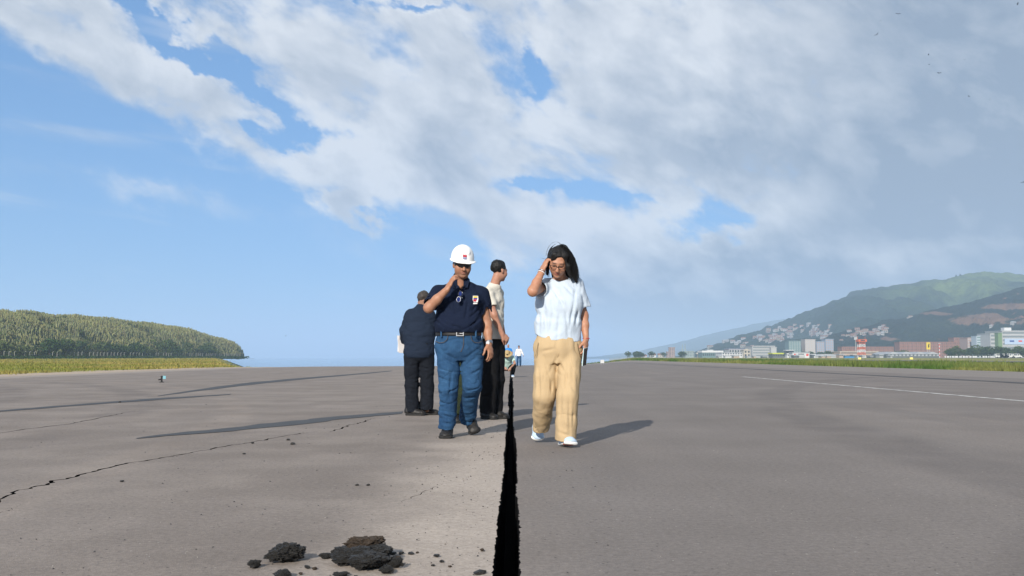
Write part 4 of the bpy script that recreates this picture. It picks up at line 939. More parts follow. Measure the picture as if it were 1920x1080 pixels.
        for axi in range(3):
            o1, o2 = [(1, 2), (2, 0), (0, 1)][axi]
            sa = [slice(1, -1)] * 3; sa[axi] = slice(0, -1); sb = list(sa); sb[axi] = slice(1, None)
            A, B = S[tuple(sa)], S[tuple(sb)]
            for flag, flip in ((A & ~B, False), (~A & B, True)):
                e = list(np.nonzero(flag))
                for i in range(3):
                    if i != axi: e[i] = e[i] + 1
                def cell(a, b):
                    q = [x.copy() for x in e]; q[o1] -= a; q[o2] -= b; return idx[q[0], q[1], q[2]]
                q = np.stack([cell(1, 1), cell(0, 1), cell(0, 0), cell(1, 0)], -1)
                quads.append(q[:, ::-1] if flip else q)
        Q = np.concatenate(quads); Q = Q[(Q >= 0).all(1)]
        # one relaxing step against grid stair-steps
        for _ in range(2):
            sm = np.zeros_like(P); ct = np.zeros(len(P))
            for a, b in ((0, 1), (1, 2), (2, 3), (3, 0)):
                np.add.at(sm, Q[:, a], P[Q[:, b]]); np.add.at(ct, Q[:, a], 1)
            ct = np.maximum(ct, 1); P = 0.55 * P + 0.45 * sm / ct[:, None]
        s.P = P
        return mesh_np(name, P, Q, True)
def frame(fwd, up=(0, 0, 1)):
    f = np.array(fwd, float); f /= np.linalg.norm(f); u = np.array(up, float); u -= f * np.dot(u, f); u /= np.linalg.norm(u)
    r = np.cross(f, u); return np.stack([r, f, u], 1)           # columns: right, forward, up
def A3(*p): return np.array(p, float)
# ---------------------------------------------------------------- materials of bodies and clothes
def mat_skin(name):
    m, gg, b = mat_base(name, 0.52, 0.35)
    a = gg.node('ShaderNodeAttribute', attribute_name='tint'); base = E(gg, a.outputs['Color'])
    co = E(gg, gg.node('ShaderNodeTexCoord').outputs['Object'])
    n = gg.noise(co, 28, 4, 0.6)
    gg.link(gg.mix(gg.ss(0.3, 0.7, n), gg.mix(1.0, base, (0.86, 0.80, 0.78), 'MULTIPLY'), base), b.inputs['Base Color'])
    b.inputs['Subsurface Weight'].default_value = 0.12; b.inputs['Subsurface Radius'].default_value = (0.012, 0.005, 0.003)
    b.inputs['Subsurface Scale'].default_value = 1.0
    bump(gg, b, gg.noise(co, 160, 3, 0.6), 0.25, 0.002)
    return m
M_SKIN = mat_skin('skin')
def mat_cloth(name, col, var=0.18, rough=0.92, weave=420.0, wstr=0.35, wrinkle=0.5, wscale=16.0, sheen=0.0, stretch=(1, 1, 1)):
    m, gg, b = mat_base(name, rough, 0.12)
    co = E(gg, gg.node('ShaderNodeTexCoord').outputs['Object']); x, y, z = gg.sep(co)
    cv = gg.vec(x * stretch[0], y * stretch[1], z * stretch[2])
    n = gg.noise(co, 5.0, 5, 0.6); nf = gg.noise(co, 90.0, 3, 0.6)
    c = gg.mix((n * 0.7 + nf * 0.3).clamp(), tuple(v * (1 - var) for v in col), tuple(v * (1 + var) for v in col))
    gg.link(c, b.inputs['Base Color']); b.inputs['Sheen Weight'].default_value = sheen; b.inputs['Sheen Roughness'].default_value = 0.5
    hgt = gg.noise(cv, wscale, 4, 0.5, 0.6) * 1.0 + gg.noise(co, weave, 2, 0.5) * 0.06 * wstr
    bump(gg, b, hgt, wrinkle, 0.02)
    return m
def mat_denim():
    m, gg, b = mat_base('blue_denim', 0.9, 0.12)
    co = E(gg, gg.node('ShaderNodeTexCoord').outputs['Object']); x, y, z = gg.sep(co)
    n = gg.noise(co, 4.0, 5, 0.6); streak = gg.noise(gg.vec(x * 90, y * 90, z * 9), 1.0, 3, 0.6); band = gg.noise(gg.vec(x * 5, y * 5, z * 26), 1.0, 3, 0.6, 0.8)
    c = gg.mix(gg.ss(0.3, 0.72, n), (0.014, 0.042, 0.098), (0.028, 0.080, 0.165))
    c = gg.mix(gg.ss(0.45, 0.8, streak) * 0.16, c, (0.07, 0.16, 0.29)); c = gg.mix(gg.ss(0.55, 0.8, band) * 0.4, c, (0.06, 0.15, 0.28))
    c = gg.mix(gg.ss(0.6, 0.8, gg.noise(gg.vec(x * 6, y * 6, z * 34), 1.0, 3, 0.6, 0.8)) * 0.45, c, (0.012, 0.04, 0.10))
    gg.link(c, b.inputs['Base Color'])
    bump(gg, b, band * 0.8 + gg.noise(co, 30, 3, 0.5) * 0.5 + streak * 0.15, 0.55, 0.012)
    return m
def mat_hair(name, col, sc=(240, 240, 22)):
    m, gg, b = mat_base(name, 0.55, 0.30)
    co = E(gg, gg.node('ShaderNodeTexCoord').outputs['Object']); x, y, z = gg.sep(co)
    n = gg.noise(gg.vec(x * sc[0], y * sc[1], z * sc[2]), 1.0, 3, 0.6, 0.3)
    gg.link(gg.mix(n, tuple(v * 0.5 for v in col), tuple(v * 1.7 for v in col)), b.inputs['Base Color']); bump(gg, b, n, 0.7, 0.004)
    return m
M_DENIM = mat_denim()
M_POLO = mat_cloth('navy_pique', (0.0075, 0.0125, 0.030), 0.25, wrinkle=0.55, wscale=11)
M_TEE = mat_cloth('pale_blue_jersey', (0.46, 0.53, 0.61), 0.05, wrinkle=0.5, wscale=9, stretch=(1.5, 1, 0.6))
M_KHAKI = mat_cloth('sand_twill', (0.44, 0.325, 0.190), 0.07, wrinkle=0.55, wscale=8, stretch=(1.6, 1.2, 0.5))
M_NAVYJ = mat_cloth('dark_navy_work_cloth', (0.013, 0.020, 0.036), 0.25, wrinkle=0.7, wscale=10, stretch=(0.6, 1, 1.8))
M_NAVYT = mat_cloth('blue_black_trouser_cloth', (0.009, 0.011, 0.016), 0.25, wrinkle=0.6, wscale=10)
M_BLACK = mat_cloth('black_trouser_cloth', (0.008, 0.008, 0.009), 0.2, wrinkle=0.6, wscale=9)
M_CREAM = mat_cloth('cream_jersey', (0.58, 0.55, 0.48), 0.06, wrinkle=0.5, wscale=10)
M_WHITE = mat_cloth('white_shirt_cloth', (0.62, 0.62, 0.63), 0.06, wrinkle=0.4)
M_BLUE = mat_cloth('bright_blue_shirt_cloth', (0.03, 0.20, 0.55), 0.3, wrinkle=0.4)
M_MINT = mat_cloth('pale_green_shirt_cloth', (0.42, 0.58, 0.52), 0.2, wrinkle=0.4)
M_OLIVE = mat_cloth('dark_olive_cloth', (0.022, 0.030, 0.016), 0.2, wrinkle=0.5)
M_HAT = mat_cloth('straw_tan_cloth', (0.36, 0.27, 0.14), 0.12, wrinkle=0.4)
M_HAIRB = mat_hair('black_hair', (0.006, 0.0055, 0.0055)); M_HAIRG = mat_hair('greying_hair', (0.040, 0.034, 0.030)); M_HAIRBR = mat_hair('brown_hair', (0.06, 0.035, 0.02))
M_SOLE = mat_plain('white_foam_sole', (0.72, 0.72, 0.70), 0.7, var=0.06, scale=30); M_RUB = mat_plain('black_rubber_sole', (0.020, 0.020, 0.020), 0.8, var=0.3, scale=40)
M_REDSOLE = mat_plain('coral_outsole', (0.36, 0.10, 0.075), 0.7, var=0.1)
M_SNEAK = mat_cloth('pale_blue_mesh', (0.42, 0.53, 0.66), 0.08, wrinkle=0.3, weave=700)
M_BOOT = mat_plain('scuffed_black_leather', (0.014, 0.013, 0.0125), 0.55, 0.4, var=0.5, scale=30, bmp=0.5, bscale=50, bdist=0.004)
M_LEATH = mat_plain('black_belt_leather', (0.012, 0.011, 0.011), 0.45, 0.45, var=0.2, scale=20)
M_METAL = mat_plain('brushed_steel', (0.42, 0.42, 0.43), 0.38, 0.5, 1.0, var=0.1, scale=30)
M_LENS = mat_plain('dark_lens', (0.010, 0.008, 0.009), 0.08, 0.6, var=0.1); M_FRAME = mat_plain('black_frame', (0.008, 0.008, 0.008), 0.3, 0.5, var=0.1)
M_BLUELENS = mat_plain('blue_mirror_lens', (0.012, 0.025, 0.14), 0.1, 0.8, 0.4, var=0.3)
M_HELM = mat_plain('white_hard_hat_plastic', (0.80, 0.80, 0.79), 0.28, 0.5, var=0.02)
M_PHONE = mat_plain('black_phone_glass', (0.010, 0.012, 0.014), 0.1, 0.6); M_CASE = mat_plain('pale_phone_case', (0.45, 0.58, 0.60), 0.4)
M_PAPER = mat_plain('white_paper', (0.72, 0.70, 0.70), 0.8, var=0.05); M_STITCH = mat_plain('tan_stitching', (0.085, 0.065, 0.045), 0.9)
M_RED = mat_plain('red_print', (0.42, 0.03, 0.05), 0.7); M_YEL = mat_plain('yellow_print', (0.70, 0.48, 0.05), 0.7); M_BLU = mat_plain('blue_print', (0.03, 0.06, 0.30), 0.7); M_WHT = mat_plain('white_print', (0.72, 0.72, 0.72), 0.7)
# ---------------------------------------------------------------- anatomy
def add_head(v, c, R, s=1.0, ears=True, nose=1.0, jaw=1.0):
    P = lambda x, y, z: c + R @ (A3(x, y, z) * s)
    e = lambda p, r, k, op='u': v.ell(P(*p), tuple(q * s for q in r), R, k * s, op)
    e((0, -0.016, 0.045), (0.075, 0.094, 0.080), 0.02)
    e((0, 0.030, -0.015), (0.064 * jaw, 0.062, 0.088), 0.03)
    e((0, 0.026, -0.058), (0.055 * jaw, 0.056, 0.046), 0.025)
    e((0, 0.070, -0.094), (0.024 * jaw, 0.018, 0.017), 0.018)
    for sx in (-1, 1):
        e((sx * 0.040, 0.062, -0.022), (0.026, 0.026, 0.028), 0.03)
        if ears:
            e((sx * 0.076, -0.006, -0.002), (0.010, 0.021, 0.033), 0.008); e((sx * 0.083, 0.002, 0.0), (0.006, 0.009, 0.018), 0.006, 's')
        e((sx * 0.031, 0.103, 0.008), (0.020, 0.016, 0.012), 0.012, 's')
        e((sx * 0.031, 0.079, 0.007), (0.0135, 0.0125, 0.0115), 0.004)
        e((sx * 0.011, 0.098, -0.036), (0.0085, 0.010, 0.007), 0.006)
    v.seg(P(-0.036, 0.082, 0.027), P(0.036, 0.082, 0.027), 0.011 * s, k=0.02 * s)
    v.seg(P(0, 0.090, 0.016), P(0, 0.112 * (0.85 + 0.15 * nose), -0.030), 0.0085 * s, 0.0135 * s * nose, k=0.014 * s)
    e((0, 0.091, -0.0545), (0.024, 0.010, 0.0055), 0.006); e((0, 0.089, -0.067), (0.021, 0.011, 0.0070), 0.006); e((0, 0.101, -0.0607), (0.024, 0.006, 0.0022), 0.003, 's')
def head_tint(P, c, R, s, cols, base, lip, brow, shade=None):
    q = (P - c) @ R / s
    def blob(p, r): return np.clip(1.6 - np.sqrt((((q - np.array(p)) / np.array(r)) ** 2).sum(1)) * 1.1, 0, 1)[:, None]
    on = (np.abs(q) < 0.16).all(1)
    out = cols.copy()
    L = np.maximum(blob((0, 0.096, -0.0545), (0.024, 0.018, 0.0075)), blob((0, 0.094, -0.068), (0.022, 0.018, 0.0085)))
    out = out * (1 - L * 0.8) + np.array(lip) * L * 0.8
    for sx in (-1, 1):
        Bq = blob((sx * 0.033, 0.092, 0.030), (0.024, 0.02, 0.0065)); out = out * (1 - Bq * 0.85) + np.array(brow) * Bq * 0.85
        Eq = blob((sx * 0.031, 0.092, 0.003), (0.015, 0.015, 0.0045)); out = out * (1 - Eq * 0.75) + np.array(brow) * Eq * 0.75
        Cq = blob((sx * 0.042, 0.07, -0.025), (0.035, 0.05, 0.035)); out = out * (1 - Cq * 0.18) + out * np.array((1.08, 0.80, 0.78)) * Cq * 0.18
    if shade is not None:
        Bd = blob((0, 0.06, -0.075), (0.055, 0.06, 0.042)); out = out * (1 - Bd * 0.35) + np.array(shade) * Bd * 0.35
    return np.where(on[:, None], out, cols)
def add_hand(v, wrist, fdir, pnorm, s=1.0, curl=(0.3, 0.35, 0.4, 0.45), thumb=0.6, side=1, spread=0.10, kf=0.004):
    """pnorm: out of the back of the hand; side=+1 puts the thumb on the +side edge"""
    f = A3(*fdir); f /= np.linalg.norm(f); nrm = A3(*pnorm); nrm -= f * np.dot(nrm, f); nrm /= np.linalg.norm(nrm); sd_ = np.cross(f, nrm) * side
    w = A3(*wrist)
    v.seg(w - f * 0.01 * s, w + f * 0.045 * s, 0.027 * s, 0.037 * s, sd_, 0.55, 0.42, k=0.015)
    v.seg(w + f * 0.045 * s, w + f * 0.088 * s, 0.037 * s, 0.040 * s, sd_, 0.42, 0.33, k=0.012)
    offs = (0.030, 0.010, -0.010, -0.029); lens = (0.074, 0.083, 0.077, 0.060)
    for i in range(4):
        b = w + f * (0.092 - 0.004 * abs(i - 1)) * s + sd_ * offs[i] * s; ang = 0.0; dirn = f + sd_ * (1.2 - i) * spread * 0.6; dirn /= np.linalg.norm(dirn)
        rad = (0.0092, 0.0095, 0.0090, 0.0080)[i] * s
        for j, fr in enumerate((0.46, 0.30, 0.24)):
            ang += curl[i] * (0.8 + 0.35 * j)
            dd = dirn * math.cos(ang) - nrm * math.sin(ang); e = b + dd * lens[i] * fr * s
            v.seg(b, e, rad * (1 - 0.07 * j), rad * (0.93 - 0.09 * j), k=kf); b = e
    b = w + f * 0.022 * s + sd_ * 0.026 * s; d1 = f * 0.75 + sd_ * 0.75 * (1.15 - thumb * 0.5) - nrm * 0.45 * thumb; d1 /= np.linalg.norm(d1)
    e = b + d1 * 0.045 * s; v.seg(b, e, 0.0155 * s, 0.0115 * s, k=0.014)
    d2 = f * 0.95 + sd_ * 0.25 - nrm * 0.55 * thumb; d2 /= np.linalg.norm(d2); e2 = e + d2 * 0.034 * s; v.seg(e, e2, 0.0112 * s, 0.0095 * s, k=0.006)
    v.seg(e2, e2 + (d2 * 0.8 - nrm * 0.3) * 0.024 * s, 0.0095 * s, 0.0078 * s, k=0.005)
def shoe(parent, name, heel, toe, up, mat, sole_mat, s=1.0, h=0.006, boot=False, label=None, tip_mat=None, off=None):
    """heel, toe: points of the sole line; up: out of the top"""
    hl, te = A3(*heel), A3(*toe); f = te - hl; L = np.linalg.norm(f); f /= L; u = A3(*up); u -= f * np.dot(u, f); u /= np.linalg.norm(u); sd_ = np.cross(f, u)
    P = lambda a, b, c: hl + f * a * L + sd_ * b + u * c
    lo = np.minimum(hl, te) - 0.16; hi = np.maximum(hl, te) + 0.22
    v = Vox(lo, hi, h)
    v.seg(P(0.16, 0, 0.050), P(0.45, 0, 0.050), 0.038 * s, 0.043 * s, sd_, 1.0, 0.95, k=0.02)
    v.seg(P(0.45, 0, 0.045), P(0.82, 0.004, 0.030), 0.043 * s, 0.046 * s, sd_, 0.95, 0.66, k=0.03)
    v.seg(P(0.80, 0.002, 0.028), P(0.88, 0.0, 0.026), 0.044 * s, 0.038 * s, sd_, 0.66, 0.6, k=0.02)
    v.seg(P(0.17, 0, 0.06), P(0.22, 0, 0.125 if boot else 0.088), 0.040 * s, 0.040 * s, sd_, 1.12, k=0.02)
    v.cut(P(0, 0, 0.022), -u)
    v.folds(0.003, 30, 30, 30, 5)
    o = link_mesh('shoe', v.mesh('shoe'), mat, parent)
    w = Vox(lo, hi, h)
    w.seg(P(0.14, 0, 0.014), P(0.5, 0, 0.014), 0.042 * s, 0.042 * s, sd_, 0.60, k=0.01)
    w.seg(P(0.5, 0, 0.014), P(0.84, 0.003, 0.016), 0.042 * s, 0.050 * s, sd_, 0.60, 0.46, k=0.02)
    w.seg(P(0.82, 0.002, 0.016), P(0.885, 0.0, 0.018), 0.049 * s, 0.042 * s, sd_, 0.45, 0.45, k=0.02)
    w.cut(P(0, 0, 0.027), u); w.cut(P(0, 0, 0.0), -u)
    link_mesh('sole', w.mesh('sole'), sole_mat, o)
    if tip_mat is not None:
        z = Vox(lo, hi, h); z.seg(P(0.62, 0.01, 0.004), P(0.90, 0.01, 0.010), 0.040 * s, 0.036 * s, sd_, 0.35, k=0.01); z.cut(P(0, 0, -0.004), -u)
        link_mesh('outsole', z.mesh('outsole'), tip_mat, o)
    return o
def obj_box(parts, name, mat, parent): return parts.build(name, mat, parent)
def ring_tube(name, pts, r, mat, parent, closed=False, n=6):
    """thin tube along points"""
    V = []; Fx = []; pts = [Vector(tuple(p)) for p in pts]; m = len(pts)
    for i, p in enumerate(pts):
        t = (pts[(i + 1) % m] if closed or i < m - 1 else p) - (pts[i - 1] if closed or i > 0 else p)
        u = t.orthogonal().normalized() if i == 0 else (u - t.normalized() * u.dot(t.normalized())).normalized(); w = t.normalized().cross(u)
        for k in range(n): a = 2 * math.pi * k / n; V.append(p + u * (r * math.cos(a)) + w * (r * math.sin(a)))
    for i in range(m if closed else m - 1):
        for k in range(n): Fx.append((i * n + k, i * n + (k + 1) % n, ((i + 1) % m) * n + (k + 1) % n, ((i + 1) % m) * n + k))
    return link_mesh(name, mesh_py(name, V, Fx, True), mat, parent)
def patch_on(name, R, c, pts2, depth, mat, parent, thick=0.003):
    """flat plate with outline pts2 (right, up) in frame R at c, pushed forward by depth"""
    n = len(pts2); V = []
    for dd in (depth, depth + thick):
        for x, z in pts2: V.append(c + R @ A3(x, dd, z))
    Fx = [tuple(range(n)), tuple(reversed(range(n, 2 * n)))] + [(i, n + i, n + (i + 1) % n, (i + 1) % n) for i in range(n)]
    return link_mesh(name, mesh_py(name, V, Fx), mat, parent)
# ================================================================== the two walkers in front
class Pose:
    def __init__(s, name, px, Y0, label, group=None):
        s.Y0 = Y0; s.bx = at(px, 700, Y0).x; s.root = empty(name, (s.bx, Y0, float(T(s.bx, Y0)))); s.z0 = float(T(s.bx, Y0)); tag(s.root, label, 'person', group)
    def __call__(s, px, py, dy=0.0):
        p = at(px, py, s.Y0 + dy); return A3(p.x - s.bx, dy, p.z - s.z0)
# ---------------------------------------------------------------- man in the hard hat
def build_man():
    J = Pose('person', 862, 9.25, 'man in white hard hat, dark sunglasses, navy polo and blue jeans, hand raised to chin'); root = J.root
    H = 0.0062
    hc = J(866.5, 497, -0.05); hR = frame((0.24, -1, -0.20), (0.06, -0.1, 1)); hs = 1.03
    neck0, neck1 = J(863, 538, 0.02), J(866, 512, -0.02)
    chest, belly, pelv = J(861, 572, 0.0), J(860, 612, -0.02), J(861, 645, 0.0)
    shR, shL = J(823, 547, 0.0), J(903, 549, 0.02)
    elR, wrR = J(804, 577, -0.20), J(838, 543, -0.27)
    elL, wrL = J(913, 607, 0.05), J(917, 645, -0.06)
    hipR, hipL = J(842, 658, 0.0), J(884, 657, 0.02)
    knR, anR = J(841, 728, -0.05), J(839, 803, -0.02)
    knL, anL = J(885, 722, -0.04), J(876, 786, 0.27)
    v = Vox((-0.45, -0.55, 0.02), (0.45, 0.50, 1.80), H)
    # torso and legs under the clothes
    v.seg(chest, belly, 0.165, 0.185, (1, 0, 0), 0.62, 0.66, k=0.05).seg(belly, pelv, 0.185, 0.170, (1, 0, 0), 0.66, 0.65, k=0.05)
    v.seg(shR + A3(0.03, 0, -0.05), shL - A3(0.03, 0, 0.05), 0.050, k=0.04)
    v.seg(neck0, neck1, 0.066, 0.058, k=0.045).seg(neck0 - A3(0, 0, 0.05), shR - A3(0, 0, 0.02), 0.04, 0.035, k=0.03).seg(neck0 - A3(0, 0, 0.05), shL - A3(0, 0, 0.02), 0.04, 0.035, k=0.03)
    for a, b, c in ((hipR, knR, anR), (hipL, knL, anL)):
        v.seg(a, b, 0.080, 0.052, k=0.05).seg(b, c, 0.052, 0.034, k=0.03)
    v.seg(shR - A3(0, 0, 0.02), elR, 0.044, 0.047, k=0.03).seg(elR, elR * 0.55 + wrR * 0.45, 0.046, 0.043, k=0.025).seg(elR * 0.55 + wrR * 0.45, wrR, 0.043, 0.029, (1, 0, 0), 1.0, k=0.02)
    v.seg(shL - A3(0, 0, 0.02), elL, 0.044, 0.045, k=0.03).seg(elL, elL * 0.6 + wrL * 0.4, 0.045, 0.043, k=0.025).seg(elL * 0.6 + wrL * 0.4, wrL, 0.043, 0.028, k=0.02)
    add_hand(v, wrR + (wrR - elR) * 0.02, J(851, 517, -0.27) - wrR, (-0.75, -0.45, 0.35), 1.02, (0.30, 0.36, 0.42, 0.45), 0.8, -1, 0.16)
    add_hand(v, wrL, J(921, 668, -0.10) - wrL, (0.75, -0.55, 0.15), 1.04, (0.32, 0.38, 0.42, 0.45), 0.6, 1, 0.08)
    add_head(v, hc, hR, hs, jaw=1.10)
    me = v.mesh('body'); base = np.array((0.36, 0.185, 0.115)); cols = np.tile(base, (len(v.P), 1))
    cols = head_tint(v.P, hc, hR, hs, cols, base, (0.34, 0.135, 0.105), (0.06, 0.045, 0.035), (0.17, 0.115, 0.09)); vcol(me, cols)
    link_mesh('body', me, M_SKIN, root)
    # ---- polo shirt
    v = Vox((-0.45, -0.42, 0.90), (0.45, 0.40, 1.55), 0.006)
    v.seg(J(861, 556, 0.01), chest, 0.178, 0.196, (1, 0, 0), 0.60, 0.66, k=0.05).seg(chest, belly, 0.196, 0.212, (1, 0, 0), 0.66, 0.70, k=0.05)
    v.seg(belly, J(860, 640, 0), 0.212, 0.204, (1, 0, 0), 0.70, 0.66, k=0.04)
    v.ell(J(859, 603, -0.07), (0.15, 0.09, 0.12), k=0.08)
    v.ell(J(843, 562, -0.07), (0.08, 0.055, 0.06), k=0.07).ell(J(882, 562, -0.07), (0.08, 0.055, 0.06), k=0.07)
    v.seg(shR + A3(0.05, 0, -0.05), shL - A3(0.05, 0, 0.05), 0.070, k=0.05)
    v.seg(neck0 + A3(-0.02, 0, -0.005), shR + A3(0.01, 0, -0.014), 0.078, 0.062, k=0.03).seg(neck0 + A3(0.02, 0, -0.005), shL + A3(-0.01, 0, -0.014), 0.078, 0.062, k=0.03)
    for a, e, fr in ((shR, elR, 0.80), (shL, elL, 0.66)):
        o = v.like(); q = a + (e - a) * fr; o.seg(a + A3(0, 0, -0.008), q + (e - a) * 0.1, 0.072, 0.071, k=0.03); o.cut(q, e - a); o.seg(a + (e - a) * (fr - 0.12), e, 0.061, 0.061, k=0.006, op='s'); v.merge(o, 0.03)
    v.folds(0.005, 7, 7, 12, 21, 3, 0.9); v.folds(0.006, 5, 5, 8, 23, 2, 1.2, ridge=True)
    for a, b in ((J(812, 560, -0.10), J(838, 590, -0.13)), (J(820, 575, -0.10), J(850, 612, -0.16)), (J(816, 600, -0.10), J(840, 618, -0.14)), (J(908, 590, -0.08), J(878, 614, -0.15)), (J(848, 555, -0.15), J(856, 590, -0.18)), (J(878, 560, -0.15), J(872, 600, -0.18)), (J(906, 556, -0.03), J(914, 580, -0.02)), (J(905, 575, -0.09), J(880, 596, -0.14)), (J(828, 603, -0.13), J(866, 617, -0.17)), (J(895, 604, -0.12), J(862, 622, -0.17)), (J(900, 560, -0.05), J(886, 583, -0.13))):
        v.crease(a, b, 0.014, 0.013)
    # arm holes, neck opening with placket
    v.seg(neck0 + A3(0, 0, -0.01), neck1 + A3(0, -0.02, 0.08), 0.066, 0.080, k=0.012, op='s')
    v.ell(J(865, 536, -0.10), (0.022, 0.05, 0.075), k=0.015, op='s')
    v.cut(J(860, 624, 0), (0, 0, -1))
    shirt = link_mesh('polo_shirt', v.mesh('polo_shirt'), M_POLO, root)
    # collar
    v = Vox((-0.2, -0.25, 1.30), (0.25, 0.2, 1.62), 0.005)
    cn = neck0 + A3(0.005, 0, 0.045)
    v.seg(cn - A3(0, 0, 0.03), cn + A3(0, -0.005, 0.018), 0.090, 0.084, (1, 0, 0), 1.0, k=0.01)
    v.seg(cn - A3(0, 0, 0.10), cn + A3(0, -0.005, 0.12), 0.073, 0.075, k=0.004, op='s')
    for sx in (-1, 1):
        v.seg(cn + A3(sx * 0.062, -0.055, 0.005), cn + A3(sx * 0.058, -0.112, -0.062), 0.030, 0.018, (sx * 0.7, -0.5, 0.3), 0.35, k=0.012)
    v.ell(cn + A3(0, -0.10, -0.01), (0.030, 0.06, 0.07), k=0.01, op='s')
    v.cut(cn + A3(0, 0, 0.030), (0, 0.18, 1))
    link_mesh('collar', v.mesh('collar'), M_POLO, shirt)
    fR = frame((0.0, -1, 0.12))
    fc = J(864, 545, -0.155)
    for dz in (0.0, -0.045):
        b = Boxes(); b.tube(fc + A3(0.012, -0.012, dz - 0.02), fc + A3(0.012, -0.02, dz - 0.02), 0.006, n=10); b.build('button', M_SOLE, shirt)
    # emblem on the chest
    ec = J(891.5, 562, -0.185); eR = frame((0.30, -1, 0.05)); ec = ec + A3(0, 0.004, 0); ex = [(-0.024, 0.036), (0.024, 0.036), (0.026, 0.0), (0.018, -0.024), (-0.020, -0.024), (-0.026, 0.006)]
    eb = patch_on('emblem', eR, ec, ex, 0.0, M_WHT, shirt)
    patch_on('yellow_stripe', eR, ec, [(-0.019, 0.032), (0.021, 0.032), (0.020, 0.016), (-0.017, 0.018)], 0.0035, M_YEL, eb, 0.002)
    patch_on('blue_stripe', eR, ec, [(-0.017, 0.017), (0.020, 0.015), (0.021, 0.004), (-0.014, 0.006)], 0.0035, M_BLU, eb, 0.002)
    patch_on('red_stripe', eR, ec, [(-0.014, 0.005), (0.021, 0.003), (0.022, -0.016), (-0.002, -0.018)], 0.0035, M_RED, eb, 0.002)
    patch_on('letter_band', eR, ec, [(-0.018, -0.030), (0.022, -0.030), (0.022, -0.040), (-0.016, -0.038)], 0.0, M_WHT, eb)
    # spectacles hung in the neckline
    gs = J(861.5, 556, -0.205); gR = frame((0, -1, 0.15), (0.12, 0, 1)); el_ = [(0.017 * math.cos(a), 0.024 * math.sin(a)) for a in np.linspace(0, 2 * math.pi, 12)[:-1]]
    go = patch_on('hanging_glasses', gR, gs, [(x + 0.004, z - 0.028) for x, z in el_], 0.0, M_BLUELENS, root, 0.004)
    patch_on('lens', gR, gs, [(x * 0.95 - 0.004, z + 0.026) for x, z in el_], 0.004, M_BLUELENS, go, 0.004)
    ring_tube('frame', [gs + gR @ A3(x * 1.06 + 0.004, 0.006, z * 1.06 - 0.028) for x, z in el_], 0.002, M_METAL, go, True)
    ring_tube('frame', [gs + gR @ A3(x * 1.0 - 0.004, 0.010, z * 1.04 + 0.026) for x, z in el_], 0.002, M_FRAME, go, True)
    # ---- jeans
    v = Vox((-0.42, -0.40, 0.03), (0.42, 0.50, 1.08), 0.006)
    wz = J(860, 626, -0.01)
    v.seg(wz + A3(0, 0, 0.05), J(861, 650, 0.0), 0.206, 0.215, (1, 0, 0), 0.68, 0.66, k=0.04)
    v.seg(J(861, 650, 0), J(862, 668, 0.01), 0.212, 0.195, (1, 0, 0), 0.66, 0.62, k=0.04)
    v.ell(hipR + A3(0, 0.08, 0.0), (0.10, 0.09, 0.12), k=0.05).ell(hipL + A3(0, 0.08, 0.0), (0.10, 0.09, 0.12), k=0.05)
    v.cut(J(862, 676, 0), (0, 0, -1))
    for a, b, c in ((hipR, knR, anR), (hipL, knL, anL)):
        o = v.like(); sx = -1 if a[0] < 0 else 1; dn = c - b
        o.seg(a + A3(0.012 * sx, 0, 0), a * 0.5 + b * 0.5, 0.107, 0.101, k=0.03).seg(a * 0.5 + b * 0.5, b, 0.101, 0.086, k=0.02)
        o.seg(b, b * 0.4 + c * 0.6, 0.086, 0.078, k=0.03).seg(b * 0.4 + c * 0.6, c, 0.078, 0.081, k=0.02)
        o.cut(c, dn, c - 0.14, c + 0.14); v.merge(o, 0.014)
    v.folds(0.004, 7, 7, 11, 31, 3, 1.2); v.folds(0.0075, 4, 4, 10, 33, 2, 1.3, ridge=True)
    lowz = J(860, 760, 0)[2]
    v.folds(0.009, 5, 5, 30, 32, 2, 0.8, where=lambda x, y, z: np.clip((lowz - z) / 0.12, 0.10, 1))
    for a, b in ((J(822, 690, -0.10), J(850, 700, -0.12)), (J(824, 738, -0.09), J(856, 730, -0.12)), (J(868, 735, -0.12), J(898, 728, -0.10)), (J(832, 672, -0.12), J(862, 690, -0.12)), (J(896, 668, -0.11), J(866, 690, -0.12)),
                 (J(824, 775, -0.10), J(850, 783, -0.10)), (J(828, 660, -0.14), J(858, 676, -0.14)), (J(900, 652, -0.12), J(872, 672, -0.14)), (J(818, 705, -0.08), J(846, 716, -0.12)), (J(905, 690, -0.08), J(880, 704, -0.13)), (J(823, 752, -0.08), J(848, 760, -0.11)), (J(870, 748, -0.05), J(897, 742, -0.03)), (J(864, 774, 0.16), J(890, 770, 0.15)), (J(846, 700, -0.12), J(842, 756, -0.12)), (J(876, 690, -0.14), J(880, 720, -0.14)), (J(866, 762, 0.10), J(893, 758, 0.08)), (J(826, 792, -0.11), J(852, 796, -0.11))):
        v.crease(a, b, 0.017, 0.012)
    for (b, c) in ((knR, anR), (knL, anL)):
        dn = c - b
        v.seg(c - dn * 0.10, c + dn * 0.3, 0.068, 0.070, k=0.006, op='s')
    v.cut(wz + A3(0, 0, 0.012), (0, 0, 1))
    jeans = link_mesh('jeans', v.mesh('jeans'), M_DENIM, root)
    # pocket seams and fly
    def on_front(px, py, d): return J(px, py, d)
    ring_tube('pocket_seam', [on_front(x, y_, -d_) for x, y_, d_ in ((817, 640, 0.075), (824, 643, 0.105), (832, 642, 0.130), (838, 637, 0.142), (840, 629, 0.146))], 0.0028, M_STITCH, jeans)
    ring_tube('pocket_seam', [on_front(x, y_, -d_) for x, y_, d_ in ((903, 640, 0.075), (897, 643, 0.105), (890, 642, 0.130), (884, 637, 0.142), (883, 629, 0.146))], 0.0028, M_STITCH, jeans)
